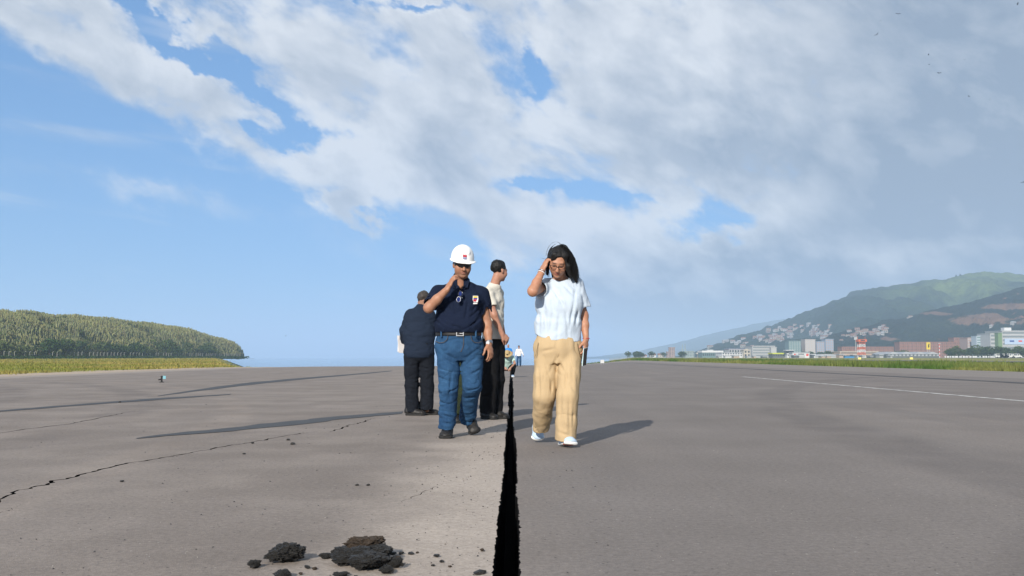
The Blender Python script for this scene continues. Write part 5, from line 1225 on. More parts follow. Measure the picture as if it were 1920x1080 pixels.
    ring_tube('fly_seam', [on_front(x, y_, -d_) for x, y_, d_ in ((869, 630, 0.153), (869.5, 642, 0.155), (868, 652, 0.152), (864, 660, 0.146))], 0.0028, M_STITCH, jeans)
    # belt
    v = Vox((-0.27, -0.24, 0.92), (0.27, 0.22, 1.08), 0.005)
    v.seg(wz - A3(0, 0, 0.0), wz + A3(0, 0, 0.001), 0.214, 0.214, (1, 0, 0), 0.70, k=0.01, cap=0.4); v.seg(wz - A3(0, 0, 0.05), wz + A3(0, 0, 0.05), 0.203, 0.203, (1, 0, 0), 0.69, k=0.004, op='s', cap=0.5)
    v.cut(wz + A3(0, 0, 0.021), (0, 0, 1)); v.cut(wz - A3(0, 0, 0.021), (0, 0, -1))
    belt = link_mesh('belt', v.mesh('belt'), M_LEATH, root)
    bc = wz + A3(0.02, -0.151, 0.0)
    b = Boxes(); b.box(-0.032, 0.032, -0.008, 0.0, 0.017, 0.023).box(-0.032, 0.032, -0.008, 0.0, -0.023, -0.017).box(-0.034, -0.027, -0.0085, 0.0, -0.023, 0.023).box(0.027, 0.034, -0.0085, 0, -0.023, 0.023).box(-0.003, 0.027, -0.009, -0.002, -0.003, 0.003)
    b.build('buckle', M_METAL, belt, tuple(bc))
    for px in (829, 893):
        b = Boxes(); b.box(-0.007, 0.007, -0.007, 0.006, -0.030, 0.030); q = J(px, 626, 0); sx = 1 if px > 860 else -1
        b.build('belt_loop', M_DENIM, jeans, (q[0], -0.128, wz[2]))
    # ---- boots
    zf = 0.0
    tR = J(835, 824, -0.19); tR[2] = zf; hR_ = tR + A3(0.010, 0.285, 0)
    shoe(root, 'shoe', hR_, tR, (0, 0, 1), M_BOOT, M_RUB, 1.12, boot=True)
    tL = J(893, 815.5, 0.20); tL[2] = 0.005; hL_ = tL + A3(-0.085, 0.215, 0.145)
    shoe(root, 'shoe', hL_, tL, (-0.25, -0.35, 1), M_BOOT, M_RUB, 1.12, boot=True)
    # ---- hard hat
    P = lambda x, y, z: hc + hR @ (A3(x, y, z) * hs)
    v = Vox(hc - 0.23, hc + 0.25, 0.005)
    Rh = hR @ np.array(Matrix.Rotation(math.radians(-5), 3, 'X'))
    Ph = lambda x, y, z: hc + Rh @ (A3(x, y, z) * hs)
    v.ell(Ph(0, -0.014, 0.062), (0.108, 0.130, 0.126), Rh, 0.01)
    v.ell(Ph(0, -0.014, 0.056), (0.100, 0.121, 0.118), Rh, 0.002, 's')
    v.cut(Ph(0, 0, 0.040), -Rh[:, 2])
    bv = Vox(hc - 0.23, hc + 0.25, 0.005)
    bv.ell(Ph(0, 0.048, 0.044), (0.092, 0.116, 0.013), Rh, 0.006); bv.ell(Ph(0, -0.014, 0.046), (0.1125, 0.136, 0.009), Rh, 0.010)
    bv.seg(Ph(0, -0.014, -0.02), Ph(0, -0.014, 0.10), 0.100, 0.100, Rh[:, 0], 1.21, k=0.002, op='s')
    for x in (-0.03, 0.0, 0.03): v.seg(Ph(x, 0.085, 0.136 - abs(x) * 0.2), Ph(x, -0.10, 0.140 - abs(x) * 0.2), 0.011, 0.010, k=0.025)
    helm = link_mesh('hard_hat', v.mesh('hard_hat'), M_HELM, root)
    link_mesh('brim', bv.mesh('brim'), M_HELM, helm)
    lc = Ph(0.004, 0.1095, 0.100); lR = frame(Rh @ A3(0.03, 1, 0.30), Rh[:, 2])
    lg = patch_on('printed_badge', lR, lc, [(-0.017, 0.013), (-0.006, 0.017), (0.000, 0.010), (0.008, 0.017), (0.018, 0.012), (0.018, -0.006), (-0.017, -0.006)], 0.0, M_RED, helm, 0.002)
    patch_on('badge_line', lR, lc, [(-0.020, -0.012), (0.020, -0.012), (0.020, -0.016), (-0.020, -0.016)], -0.001, M_BLU, lg, 0.002)
    patch_on('badge_line', lR, lc, [(-0.016, -0.021), (0.016, -0.021), (0.016, -0.025), (-0.016, -0.025)], 0.002, M_BLU, lg, 0.002)
    # ---- wraparound sunglasses
    v = Vox(hc - 0.15, hc + 0.15, 0.004)
    v.seg(P(0, 0.016, -0.008), P(0, 0.018, 0.026), 0.080, 0.082, hR[:, 0], 1.20, k=0.003, cap=0.006); v.seg(P(0, 0.006, -0.03), P(0, 0.006, 0.05), 0.0755, 0.0765, hR[:, 0], 1.22, k=0.0005, op='s')
    v.ell(P(0, 0.108, -0.022), (0.013, 0.03, 0.016), hR, 0.002, 's'); v.cut(P(0, 0.030, 0), -hR[:, 1])
    sg = link_mesh('sunglasses', v.mesh('sunglasses'), M_LENS, root)
    for sx in (-1, 1): ring_tube('temple', [P(sx * 0.071, 0.050, 0.012), P(sx * 0.080, 0.02, 0.012), P(sx * 0.082, -0.02, 0.010)], 0.0035, M_FRAME, sg)
    # short hair under the hat
    v = Vox(hc - 0.15, hc + 0.15, 0.005)
    v.ell(P(0, -0.020, 0.040), (0.0785, 0.097, 0.084), hR, 0.01); v.cut(P(0, 0.03, 0.0), hR @ A3(0, 1, -0.35)); v.cut(P(0, -0.05, -0.035), -hR[:, 2])
    link_mesh('hair', v.mesh('hair'), M_HAIRG, root)
    # ---- wristwatch
    wd = (wrL - elL); wd /= np.linalg.norm(wd); wc_ = wrL - wd * 0.012
    v = Vox(wc_ - 0.06, wc_ + 0.06, 0.004); v.seg(wc_ - wd * 0.014, wc_ + wd * 0.014, 0.036, 0.035, k=0.004, cap=0.004); v.seg(wc_ - wd * 0.05, wc_ + wd * 0.05, 0.0295, k=0.002, op='s')
    wt = link_mesh('wristwatch', v.mesh('wristwatch'), M_METAL, root)
    b = Boxes(); b.tube(wc_ + A3(-0.008, -0.033, 0), wc_ + A3(-0.010, -0.042, 0), 0.017, n=14); b.build('dial', M_METAL, wt)
    return J
# ---------------------------------------------------------------- woman in the pale T-shirt
def build_woman():
    J = Pose('person', 1045, 8.35, 'woman with long black hair and glasses, pale blue T-shirt and wide tan trousers'); root = J.root
    H = 0.006
    hc = J(1046.5, 493, -0.09); hR = frame((-0.10, -1, -0.52), (0.10, -0.3, 1)); hs = 0.98
    neck0, neck1 = J(1051, 531, 0.03), J(1049, 507, -0.03)
    chest, belly, pelv = J(1049, 566, 0.0), J(1047, 606, 0.0), J(1047, 645, 0.0)
    shR, shL = J(1019, 536, 0.0), J(1080, 534, 0.02)
    elR, wrR = J(999, 546, -0.255), J(1017, 507, -0.17)
    elL, wrL = J(1094, 592, 0.05), J(1099, 636, -0.02)
    hipR, hipL = J(1026, 660, 0.01), J(1069, 660, 0.0)
    knR, anR = J(1021, 742, -0.02), J(1014, 803, 0.24)
    knL, anL = J(1064, 742, -0.10), J(1060, 826, -0.08)
    v = Vox((-0.36, -0.50, 0.02), (0.36, 0.50, 1.75), H)
    v.seg(chest, belly, 0.145, 0.140, (1, 0, 0), 0.62, k=0.05).seg(belly, pelv, 0.140, 0.165, (1, 0, 0), 0.62, 0.62, k=0.05).seg(shR, shL, 0.045, k=0.05)
    v.seg(neck0, neck1, 0.052, 0.046, k=0.04).seg(neck0, shR, 0.04, k=0.05).seg(neck0, shL, 0.04, k=0.05)
    for a, b, c in ((hipR, knR, anR), (hipL, knL, anL)): v.seg(a, b, 0.075, 0.048, k=0.05).seg(b, c, 0.05, 0.034, k=0.03)
    v.seg(shR, elR, 0.047, 0.043, k=0.03).seg(elR, elR * 0.6 + wrR * 0.4, 0.038, 0.037, k=0.025).seg(elR * 0.6 + wrR * 0.4, wrR, 0.037, 0.0235, k=0.02)
    v.seg(shL, elL, 0.046, 0.039, k=0.03).seg(elL, elL * 0.6 + wrL * 0.4, 0.039, 0.036, k=0.025).seg(elL * 0.6 + wrL * 0.4, wrL, 0.036, 0.0235, k=0.02)
    add_hand(v, wrR, J(1027, 482, -0.11) - wrR, (-0.80, -0.55, 0.1), 0.95, (0.25, 0.30, 0.34, 0.40), 0.9, -1, 0.10)
    add_hand(v, wrL, J(1097, 672, -0.05) - wrL, (0.85, -0.45, 0.1), 0.95, (0.42, 0.46, 0.5, 0.5), 0.9, 1, 0.05)
    add_head(v, hc, hR, hs, ears=False, nose=0.95, jaw=0.98)
    me = v.mesh('body'); base = np.array((0.42, 0.215, 0.135)); cols = np.tile(base, (len(v.P), 1))
    cols = head_tint(v.P, hc, hR, hs, cols, base, (0.30, 0.090, 0.075), (0.025, 0.018, 0.015)); vcol(me, cols)
    link_mesh('body', me, M_SKIN, root)
    # ---- T-shirt
    v = Vox((-0.32, -0.32, 0.82), (0.34, 0.30, 1.50), 0.0058)
    v.seg(J(1050, 548, 0.01), chest, 0.165, 0.176, (1, 0, 0), 0.58, 0.66, k=0.05).seg(chest, belly, 0.176, 0.184, (1, 0, 0), 0.66, 0.66, k=0.05)
    v.seg(belly, J(1047, 642, 0.0), 0.184, 0.196, (1, 0, 0), 0.66, 0.66, k=0.04, cap=0.05)
    v.ell(J(1048, 575, -0.065), (0.13, 0.06, 0.09), k=0.09)
    v.seg(neck0 - A3(0, 0, 0.01), shR, 0.062, 0.060, k=0.05).seg(neck0 - A3(0, 0, 0.01), shL, 0.062, 0.060, k=0.05)
    for a, e, fr, tl in ((shL + A3(-0.004, 0, -0.006), elL + A3(0.012, 0, 0), 0.70, A3(-0.08, 0, 0)), (shR + A3(0.01, 0, -0.01), elR, 0.50, A3(0, 0, 0))):
        o = v.like(); q = a + (e - a) * fr; o.seg(a, q + (e - a) * 0.1, 0.067, 0.077, k=0.03); o.cut(q, (e - a) + tl); o.seg(a + (e - a) * (fr - 0.1), e, 0.060, 0.066, k=0.006, op='s'); v.merge(o, 0.025)
    v.folds(0.005, 8, 8, 3.0, 41, 2, 0.8); v.folds(0.0025, 7, 7, 4.0, 43, 2, 1.2, ridge=True)
    for a, b, r in ((J(1028, 525, -0.10), J(1060, 580, -0.16), 0.009), (J(1048, 590, -0.15), J(1046, 634, -0.14), 0.006), (J(1062, 585, -0.15), J(1066, 634, -0.13), 0.007), (J(1086, 540, 0.0), J(1094, 570, -0.02), 0.007), (J(1034, 545, -0.14), J(1040, 610, -0.16), 0.005), (J(1012, 590, -0.09), J(1010, 630, -0.10), 0.008), (J(1020, 560, -0.12), J(1024, 625, -0.13), 0.009), (J(1078, 548, -0.08), J(1068, 618, -0.135), 0.010), (J(1083, 560, -0.05), J(1080, 610, -0.10), 0.012),
                    (J(1036, 590, -0.14), J(1030, 636, -0.14), 0.007), (J(1055, 530, -0.11), J(1074, 552, -0.12), 0.007), (J(1014, 550, -0.09), J(1018, 590, -0.12), 0.010)):
        v.crease(a, b, r * 1.9, 0.014)
    v.seg(neck0 + A3(0, 0, 0.005), neck1 + A3(0, -0.01, 0.10), 0.066, 0.085, k=0.01, op='s')
    # hem dips in front, rises at the side seam
    sl, x, y, z = v.sub(v.lo, v.lo + v.h * v.n); hz = J(1047, 638, -0.1)[2]
    hem = hz + 0.035 * np.clip((x + 0.19) / -0.06 + 1.0, 0, 1) * 0 + 0.05 * np.exp(-((x + 0.20) / 0.05) ** 2) - 0.015 * (x / 0.2) + 0.006 * np.sin(x * 40)
    v.D[sl] = np.maximum(v.D[sl], hem - z)
    tee = link_mesh('t_shirt', v.mesh('t_shirt'), M_TEE, root)
    nk = neck0 + A3(0, 0, 0.018)
    # neck band
    ring_tube('neck_band', [nk + A3(0.078 * math.cos(a), 0.072 * math.sin(a) - 0.012, -0.012 + 0.022 * math.sin(a)) for a in np.linspace(0, 2 * math.pi, 25)[:-1]], 0.009, M_TEE, tee, True, 8)
    # ---- wide trousers
    v = Vox((-0.34, -0.36, 0.0), (0.32, 0.46, 1.0), 0.0062)
    v.seg(J(1047, 628, 0), J(1046, 652, 0), 0.178, 0.190, (1, 0, 0), 0.66, 0.66, k=0.03).seg(J(1046, 652, 0), J(1046, 672, 0), 0.192, 0.196, (1, 0, 0), 0.66, 0.60, k=0.04)
    mR = hipR * 0.45 + knR * 0.55; mL = hipL * 0.45 + knL * 0.55
    v.ell(hipR + A3(0.02, 0.08, 0), (0.10, 0.09, 0.12), k=0.05).ell(hipL + A3(-0.02, 0.08, 0), (0.10, 0.09, 0.12), k=0.05)
    v.cut(J(1046, 682, 0), (0, 0, -1))
    for a, m_, b, c, r3, r4, e in ((hipR, mR, knR, anR, 0.078, 0.068, A3(0.10, 0, 0)), (hipL, mL, knL, anL, 0.089, 0.088, A3(0, 0, 0))):
        o = v.like(); dn = c - b; q = b * 0.4 + c * 0.6
        o.seg(a, m_, 0.101, 0.098, k=0.04).seg(m_, b, 0.098, 0.090, k=0.02).seg(b, q, 0.090, r3, k=0.02).seg(q, c, r3, r4, k=0.02)
        o.cut(c, dn + e, c - 0.13, c + 0.13); v.merge(o, 0.014)
    v.folds(0.005, 12, 12, 1.2, 51, 2, 0.3); v.folds(0.0055, 6, 6, 2.4, 53, 2, 1.0, ridge=True)
    for a, b, r in ((J(1046, 668, -0.13), J(1030, 700, -0.12), 0.008), (J(1020, 700, -0.12), J(1016, 790, 0.10), 0.008), (J(1003, 720, -0.06), J(1004, 795, 0.18), 0.008), (J(1082, 680, -0.08), J(1076, 780, -0.12), 0.009), (J(1066, 720, -0.17), J(1068, 815, -0.17), 0.007), (J(1056, 770, -0.20), J(1054, 822, -0.18), 0.006), (J(1008, 800, 0.17), J(1024, 796, 0.16), 0.006), (J(1046, 676, -0.12), J(1062, 706, -0.12), 0.008), (J(1010, 690, -0.09), J(1012, 760, -0.08), 0.010), (J(1034, 716, -0.10), J(1028, 772, 0.02), 0.011),
                    (J(1072, 690, -0.11), J(1074, 800, -0.15), 0.013), (J(1053, 730, -0.18), J(1050, 800, -0.17), 0.009), (J(1063, 690, -0.13), J(1058, 760, -0.19), 0.007), (J(1010, 660, -0.11), J(1040, 654, -0.13), 0.006),
                    (J(1001, 770, 0.05), J(1030, 780, 0.05), 0.008), (J(1046, 810, -0.18), J(1068, 818, -0.18), 0.007)):
        v.crease(a, b, r * 1.9, 0.014)
    for (b, c, e) in ((knR, anR, A3(0.10, 0, 0)), (knL, anL, A3(0, 0, 0))):
        dn = c - b; v.seg(c - dn * 0.10, c + dn * 0.3, 0.060, 0.062, k=0.006, op='s')
    tr = link_mesh('wide_trousers', v.mesh('wide_trousers'), M_KHAKI, root)
    ring_tube('fly_seam', [J(1049.5, 642, -0.131), J(1049, 654, -0.132), J(1047.5, 663, -0.129), J(1045, 669, -0.122)], 0.0025, M_KHAKI, tr)
    m_ks = mat_plain('tan_seam', (0.24, 0.17, 0.10), 0.9)
    ring_tube('pocket_seam', [J(1009, 642, -0.098), J(1007, 655, -0.098), J(1004, 668, -0.085)], 0.0025, m_ks, tr); ring_tube('pocket_seam', [J(1082, 642, -0.098), J(1084, 655, -0.098), J(1087, 668, -0.085)], 0.0025, m_ks, tr)
    # ---- shoes
    hL_ = J(1052, 828, 0.02); hL_[2] = 0.0; tL = hL_ + A3(0.085, -0.235, 0.030)
    shoe(root, 'shoe', hL_, tL, (0.10, 0.12, 1), M_SNEAK, M_SOLE, 1.05, tip_mat=M_REDSOLE)
    tR = J(1009, 828, 0.33); tR[2] = 0.006; hR_ = tR + A3(0.004, 0.185, 0.155)
    s2 = shoe(root, 'shoe', hR_, tR, (0.05, -0.5, 1), M_SNEAK, M_SOLE, 1.02)
    for a, b in ((hR_, tR),):
        f = b - a; ring_tube('stripe', [a + f * 0.35 + A3(-0.045, -0.03, 0.045), a + f * 0.45 + A3(-0.02, -0.045, 0.07), a + f * 0.5 + A3(0.02, -0.045, 0.070)], 0.004, M_FRAME, s2)
    # ---- hair: a smooth mass with strands over it
    P = lambda x, y, z: hc + hR @ (A3(x, y, z) * hs)
    v = Vox(hc - A3(0.20, 0.22, 0.30), hc + A3(0.26, 0.24, 0.20), 0.005)
    v.ell(P(0, -0.022, 0.050), (0.088, 0.102, 0.090), hR, 0.01)
        # curtain to her left (image right): straight from the crown past the temple to the collarbone
    c0, c1, c2, c3 = J(1055, 470, -0.05), J(1067, 490, -0.06), J(1074, 507, -0.06), J(1081, 528, -0.07)
    v.seg(c0, c1, 0.054, 0.050, (1, 0, 0), 1.1, k=0.03).seg(c1, c2, 0.048, 0.042, (1, 0, 0), 1.0, k=0.03).seg(c2, c3, 0.040, 0.012, (1, 0, 0), 0.9, k=0.03)
    v.seg(P(0.046, 0.066, 0.098), J(1065, 500, -0.15), 0.022, 0.022, (1, 0, 0), 0.7, k=0.03).seg(J(1064, 500, -0.15), J(1070, 520, -0.13), 0.024, 0.012, (1, 0, 0), 0.6, k=0.02)
    # side lock to her right and the back
    v.seg(P(-0.060, 0.030, 0.085), J(1028, 490, -0.06), 0.026, 0.024, (1, 0, 0), 0.9, k=0.03).seg(J(1028, 490, -0.06), J(1026, 514, -0.03), 0.024, 0.011, k=0.02)
    v.seg(P(0, -0.09, 0.03), J(1053, 520, 0.06), 0.088, 0.080, (1, 0, 0), 0.5, k=0.03)
    v.ell(P(-0.014, 0.100, 0.010), (0.054, 0.075, 0.078), hR, 0.010, 's')
    v.folds(0.0025, 60, 60, 4, 61, 2, 0.6)
    hair = link_mesh('hair', v.mesh('hair'), M_HAIRB, root)
    r = random.Random(5); V = []; Fx = []
    def strand(pts, w):
        n0 = len(V)
        for i, p in enumerate(pts):
            ww = w * (1 - 0.8 * i / (len(pts) - 1)); V.append(tuple(p + A3(-ww, 0, 0))); V.append(tuple(p + A3(0, -ww * 1.2, 0))); V.append(tuple(p + A3(ww, 0, 0)))
        for i in range(len(pts) - 1):
            a = n0 + 3 * i
            for j in range(3): Fx.append((a + j, a + (j + 1) % 3, a + 3 + (j + 1) % 3, a + 3 + j))
    def arc_pts(ps, n=9):
        ps = [np.array(p, float) for p in ps]; out = []
        for i in range(n + 1):        # Bezier through control points
            t = i / n; q = ps
            while len(q) > 1: q = [q[k] * (1 - t) + q[k + 1] * t for k in range(len(q) - 1)]
            out.append(q[0])
        return out
    for i in range(150):
        t = r.random(); dd = r.random()
        a = J(1048 + 12 * t, 456 + 6 * t, -0.14 + 0.16 * dd); e = J(1068 + 19 * t + r.gauss(0, 1.2), 516 + 12 * r.random(), -0.15 + 0.13 * dd)
        strand(arc_pts([a, J(1060 + 14 * t, 458 + 12 * t, -0.17 + 0.17 * dd), J(1068 + 14 * t, 488, -0.17 + 0.15 * dd), e]), 0.0022)
    for i in range(50):
        t = r.random(); strand(arc_pts([J(1042 - 5 * t, 457 + 4 * t, -0.12 + 0.10 * t), J(1028 - 3 * t, 466, -0.11), J(1024 + 5 * r.random(), 490, -0.08), J(1022 + 9 * r.random(), 508 + 13 * r.random(), -0.06)]), 0.002)
    for i in range(5):     # flyaways lifted by the wind
        s1 = r.random(); strand(arc_pts([J(1052, 458, -0.04), J(1042, 446 + 3 * s1, -0.05), J(1028 - 3 * s1, 455, -0.06), J(1025 - 3 * s1, 478 + 4 * s1, -0.08)]), 0.0009)
    for i in range(5): strand(arc_pts([J(1024, 486, -0.13), J(1017, 483 + r.random() * 2, -0.12), J(1010, 482 + r.random() * 3, -0.11)], 4), 0.0014)
    link_mesh('strands', mesh_py('strands', V, Fx), M_HAIRB, hair)
    # ---- glasses
    gl = None
    for sx in (-1, 1):
        cx = P(sx * 0.033, 0.108, 0.002); pts = [cx + hR @ A3(0.026 * math.copysign(abs(math.cos(a)) ** 0.6, math.cos(a)), -0.004 * abs(math.cos(a)), 0.0165 * math.copysign(abs(math.sin(a)) ** 0.7, math.sin(a))) for a in np.linspace(0, 2 * math.pi, 20)[:-1]]
        o = ring_tube('glasses' if gl is None else 'rim', pts, 0.0026, M_FRAME, root if gl is None else gl, True)
        if gl is None: gl = o
    ring_tube('bridge', [P(-0.008, 0.110, 0.006), P(0, 0.114, 0.009), P(0.008, 0.110, 0.006)], 0.002, M_FRAME, gl)
    for sx in (-1, 1): ring_tube('temple', [P(sx * 0.059, 0.105, 0.009), P(sx * 0.073, 0.06, 0.009), P(sx * 0.080, 0.0, 0.008)], 0.0022, M_FRAME, gl)
    # ---- bracelets
    wd = (wrR - elR); wd /= np.linalg.norm(wd)
    for k_ in range(2):
        c = wrR - wd * (0.012 + 0.014 * k_); u = np.cross(wd, A3(0, 0, 1)); u /= np.linalg.norm(u); w2 = np.cross(wd, u)
        ring_tube('bracelet', [c + (u * math.cos(a) + w2 * math.sin(a)) * 0.031 for a in np.linspace(0, 2 * math.pi, 19)[:-1]], 0.0034, M_METAL if k_ == 0 else M_WHT, root, True)
    c = wrL - (wrL - elL) * 0.03; ring_tube('red_cord_bracelet', [c + A3(0.028 * math.cos(a), 0.028 * math.sin(a), 0) for a in np.linspace(0, 2 * math.pi, 19)[:-1]], 0.003, M_RED, root, True)
    return J
JM = build_man()
JW = build_woman()
# phone in her hand: a thing of its own
ph = empty('mobile_phone', tuple(at(1096.5, 669, 8.29))); tag(ph, 'black mobile phone in pale case held at the woman\'s side', 'phone')
ph.rotation_euler = (math.radians(8), math.radians(-6), math.radians(62))
b = Boxes(); b.box(-0.036, 0.036, -0.002, 0.005, -0.074, 0.074); b.build('case', M_CASE, ph)
b = Boxes(); b.box(-0.0335, 0.0335, -0.0045, -0.002, -0.071, 0.071); b.build('screen', M_PHONE, ph)
# ================================================================== the people behind them
def simple_person(J, P, mats, skin, H=0.009, sleeve=1.0, hair=None, head_s=1.0, sh_hw=None, shoes=None, hem_py=None, hair_cut=None, fold_seed=70, ears=True, hand_s=1.0, beard=None):
    """P: dict of joints in local metres; arms = list of (shoulder, elbow, wrist, tip, back-of-hand normal, thumb side); legs = list of (hip, knee, ankle)"""
    root = J.root; allp = [P['head'], P['neck'], P['pelvis']] + [q for a in P['arms'] for q in a[:4]] + [q for l in P['legs'] for q in l]
    lo = np.min(allp, 0) - 0.30; hi = np.max(allp, 0) + 0.30; lo[2] = max(lo[2], -0.02)
    side = A3(*P['side']); R = frame(P['look'], P.get('hup', (0, 0, 1))); hc = P['head']; s = head_s
    v = Vox(lo, hi, H); ch, be, pe, nk = P['chest'], P['belly'], P['pelvis'], P['neck']
    tw, tf = P['torso'], P['flat']
    v.seg(ch, be, tw[0] * 0.86, tw[1] * 0.86, side, tf, k=0.05).seg(be, pe, tw[1] * 0.86, tw[2] * 0.84, side, tf, k=0.05)
    v.seg(nk, hc + R @ A3(0, -0.02, -0.05), 0.060, 0.054, k=0.04)
    for a in P['arms']:
        sh, el_, wr, tip = a[:4]
        v.seg(nk - A3(0, 0, 0.03), sh, 0.045, k=0.04).seg(sh, el_, 0.050, 0.043, k=0.03).seg(el_, wr, 0.043, 0.027, k=0.025)
        add_hand(v, wr, tip - wr, a[4], hand_s, a[6] if len(a) > 6 else (0.4, 0.45, 0.5, 0.5), 0.7, a[5], 0.06)
    for hp, kn, an in P['legs']: v.seg(hp, kn, 0.075, 0.050, k=0.04).seg(kn, an, 0.050, 0.036, k=0.03)
    add_head(v, hc, R, s, ears=ears)
    me = v.mesh('body'); cols = np.tile(np.array(skin), (len(v.P), 1)); cols = head_tint(v.P, hc, R, s, cols, skin, (skin[0] * 0.9, skin[1] * 0.6, skin[2] * 0.6), (0.03, 0.025, 0.02), beard); vcol(me, cols)
    link_mesh('body', me, M_SKIN, root)
    # upper garment
    v = Vox(lo, hi, H)
    v.seg(ch + (nk - ch) * 0.35, ch, tw[0] * 0.70, tw[0], side, tf, k=0.05).seg(ch, be, tw[0], tw[1], side, tf, k=0.05).seg(be, pe, tw[1], tw[2], side, tf, k=0.05)
    for a in P['arms']:
        sh, el_, wr = a[:3]
        v.seg(nk - (nk - ch) * 0.10, sh, 0.072, 0.060, k=0.04); o = v.like()
        if sleeve >= 1.2: o.seg(sh, el_, 0.066, 0.060, k=0.03).seg(el_, wr, 0.060, 0.044, k=0.03); o.cut(wr - (wr - el_) * 0.06, wr - el_, wr - 0.10, wr + 0.10)
        else:
            q = sh + (el_ - sh) * sleeve; o.seg(sh, q + (el_ - sh) * 0.1, 0.066, 0.068, k=0.03); o.cut(q, el_ - sh, q - 0.13, q + 0.13); o.seg(q - (el_ - sh) * 0.1, el_ + (el_ - sh) * 0.1, 0.055, k=0.006, op='s')
        v.merge(o, 0.03)
    v.folds(0.006, 8, 8, 12, fold_seed, 3, 0.9); v.folds(0.008, 5, 5, 9, fold_seed + 5, 2, 1.2, ridge=True)
    rr = random.Random(fold_seed)
    for k in range(7):
        m0 = be + side * rr.uniform(-0.8, 0.8) * tw[1] + (ch - be) * rr.uniform(-0.4, 0.9); m1 = m0 + side * rr.uniform(-0.12, 0.12) + A3(0, 0, rr.uniform(-0.12, 0.05)); m0[1] -= 0.08; m1[1] -= 0.10; v.crease(m0, m1, 0.014, 0.012)
    v.seg(nk + (ch - nk) * 0.05, hc, 0.062, 0.080, k=0.01, op='s')
    v.cut(P['hem'], (pe - be) * 0.5 + A3(0, 0, -0.3))
    link_mesh('shirt', v.mesh('shirt'), mats[0], root)
    # trousers
    v = Vox(lo, hi, H); v.seg(pe + (be - pe) * 0.45, pe, tw[2] * 0.93, tw[2] * 0.95, side, tf, k=0.03)
    for hp, kn, an in P['legs']:
        o = v.like(); r = P.get('leg_r', (0.105, 0.092, 0.080)); o.seg(hp, kn, r[0], r[1], k=0.03).seg(kn, an, r[1], r[2], k=0.03); o.cut(an, an - kn, an - 0.12, an + 0.12); v.merge(o, 0.02)
    v.folds(0.006, 7, 7, 10, fold_seed + 1, 3, 1.1); v.folds(0.008, 5, 5, 9, fold_seed + 6, 2, 1.2, ridge=True)
    for hp, kn, an in P['legs']:
        for k in range(7):
            q = hp + (an - hp) * rr.uniform(0.15, 0.97) + A3(-0.06, -0.08, 0); v.crease(q, q + A3(0.11, 0.0, rr.uniform(-0.06, 0.06)), 0.013, 0.011)
    link_mesh('trousers', v.mesh('trousers'), mats[1], root)
    for (h_, t_, m1, m2, b_) in shoes: shoe(root, 'shoe', h_, t_, (0, 0, 1), m1, m2, 1.08, h=max(0.007, H * 0.9), boot=b_)
    if hair is not None:
        v = Vox(hc - 0.17, hc + 0.17, min(H, 0.008)); Ph = lambda x, y, z: hc + R @ (A3(x, y, z) * s)
        v.ell(Ph(0, -0.022, 0.052), (0.083 * s, 0.102 * s, 0.090 * s), R, 0.01)
        v.cut(Ph(0, 0.055, 0.055), R @ A3(0, 1, -0.9)); v.cut(Ph(0, -0.06, -0.045), R @ A3(0, 0.25, -1))
        if hair_cut: v.ell(Ph(0, -0.03, 0.13), (0.055, 0.06, 0.05), R, 0.02, 's')
        v.folds(0.008, 38, 38, 24, 77, 2, 1.0)
        link_mesh('hair', v.mesh('hair'), hair, root)
    return root
Z0 = lambda p: A3(p[0], p[1], 0.0)
# ---- man bending over papers, seen from behind
J = Pose('person', 787, 12.7, 'man in dark navy work clothes seen from behind, bending over papers')
simple_person(J, dict(head=J(795, 566, 0.32), look=(0.35, 0.8, -0.55), hup=(0.1, 0.5, 1), neck=J(790, 579, 0.20), chest=J(787, 600, 0.12), belly=J(786, 628, 0.04), pelvis=J(786, 662, 0.0), side=(1, 0.1, 0), torso=(0.185, 0.188, 0.195), flat=0.66, hem=J(786, 672, 0),
    arms=[(J(769, 590, 0.12), J(758.5, 620, 0.10), J(757, 642, 0.26), J(756, 652, 0.34), (-1, 0, 0.3), 1), (J(806, 590, 0.14), J(816, 619, 0.16), J(806, 634, 0.34), J(800, 640, 0.42), (1, 0, 0.3), -1)],
    legs=[(J(772, 670, 0), J(772, 722, 0.02), J(773, 773, 0.0)), (J(800, 670, 0.03), J(801, 720, 0.06), J(800, 768, 0.06))], leg_r=(0.102, 0.086, 0.084)),
    (M_NAVYJ, M_NAVYT), (0.30, 0.165, 0.11), sleeve=1.3, hair=M_HAIRG, fold_seed=80,
    shoes=[(Z0(J(758, 780, 0.0)), Z0(J(758, 780, 0)) + A3(0.29, -0.05, 0), M_BOOT, M_RUB, True), (Z0(J(783, 779, 0.10)), Z0(J(783, 779, 0.10)) + A3(0.28, 0.06, 0), M_BOOT, M_RUB, True)])
pp = empty('paper_sheaf', tuple(at(755, 646, 12.93))); tag(pp, 'white sheaf of papers in the bending man\'s hand', 'papers'); pp.rotation_euler = (math.radians(-14), math.radians(6), math.radians(40))
for k_, (w_, h_) in enumerate(((0.075, 0.115), (0.070, 0.100), (0.072, 0.108))):
    b = Boxes(); b.box(-w_, w_, -0.0045 + 0.005 * k_, -0.001 + 0.005 * k_, -h_, h_); o = b.build('sheet', M_PAPER, pp); o.rotation_euler = (0.05 * k_, 0.06 * (k_ - 1), 0.05 * k_)
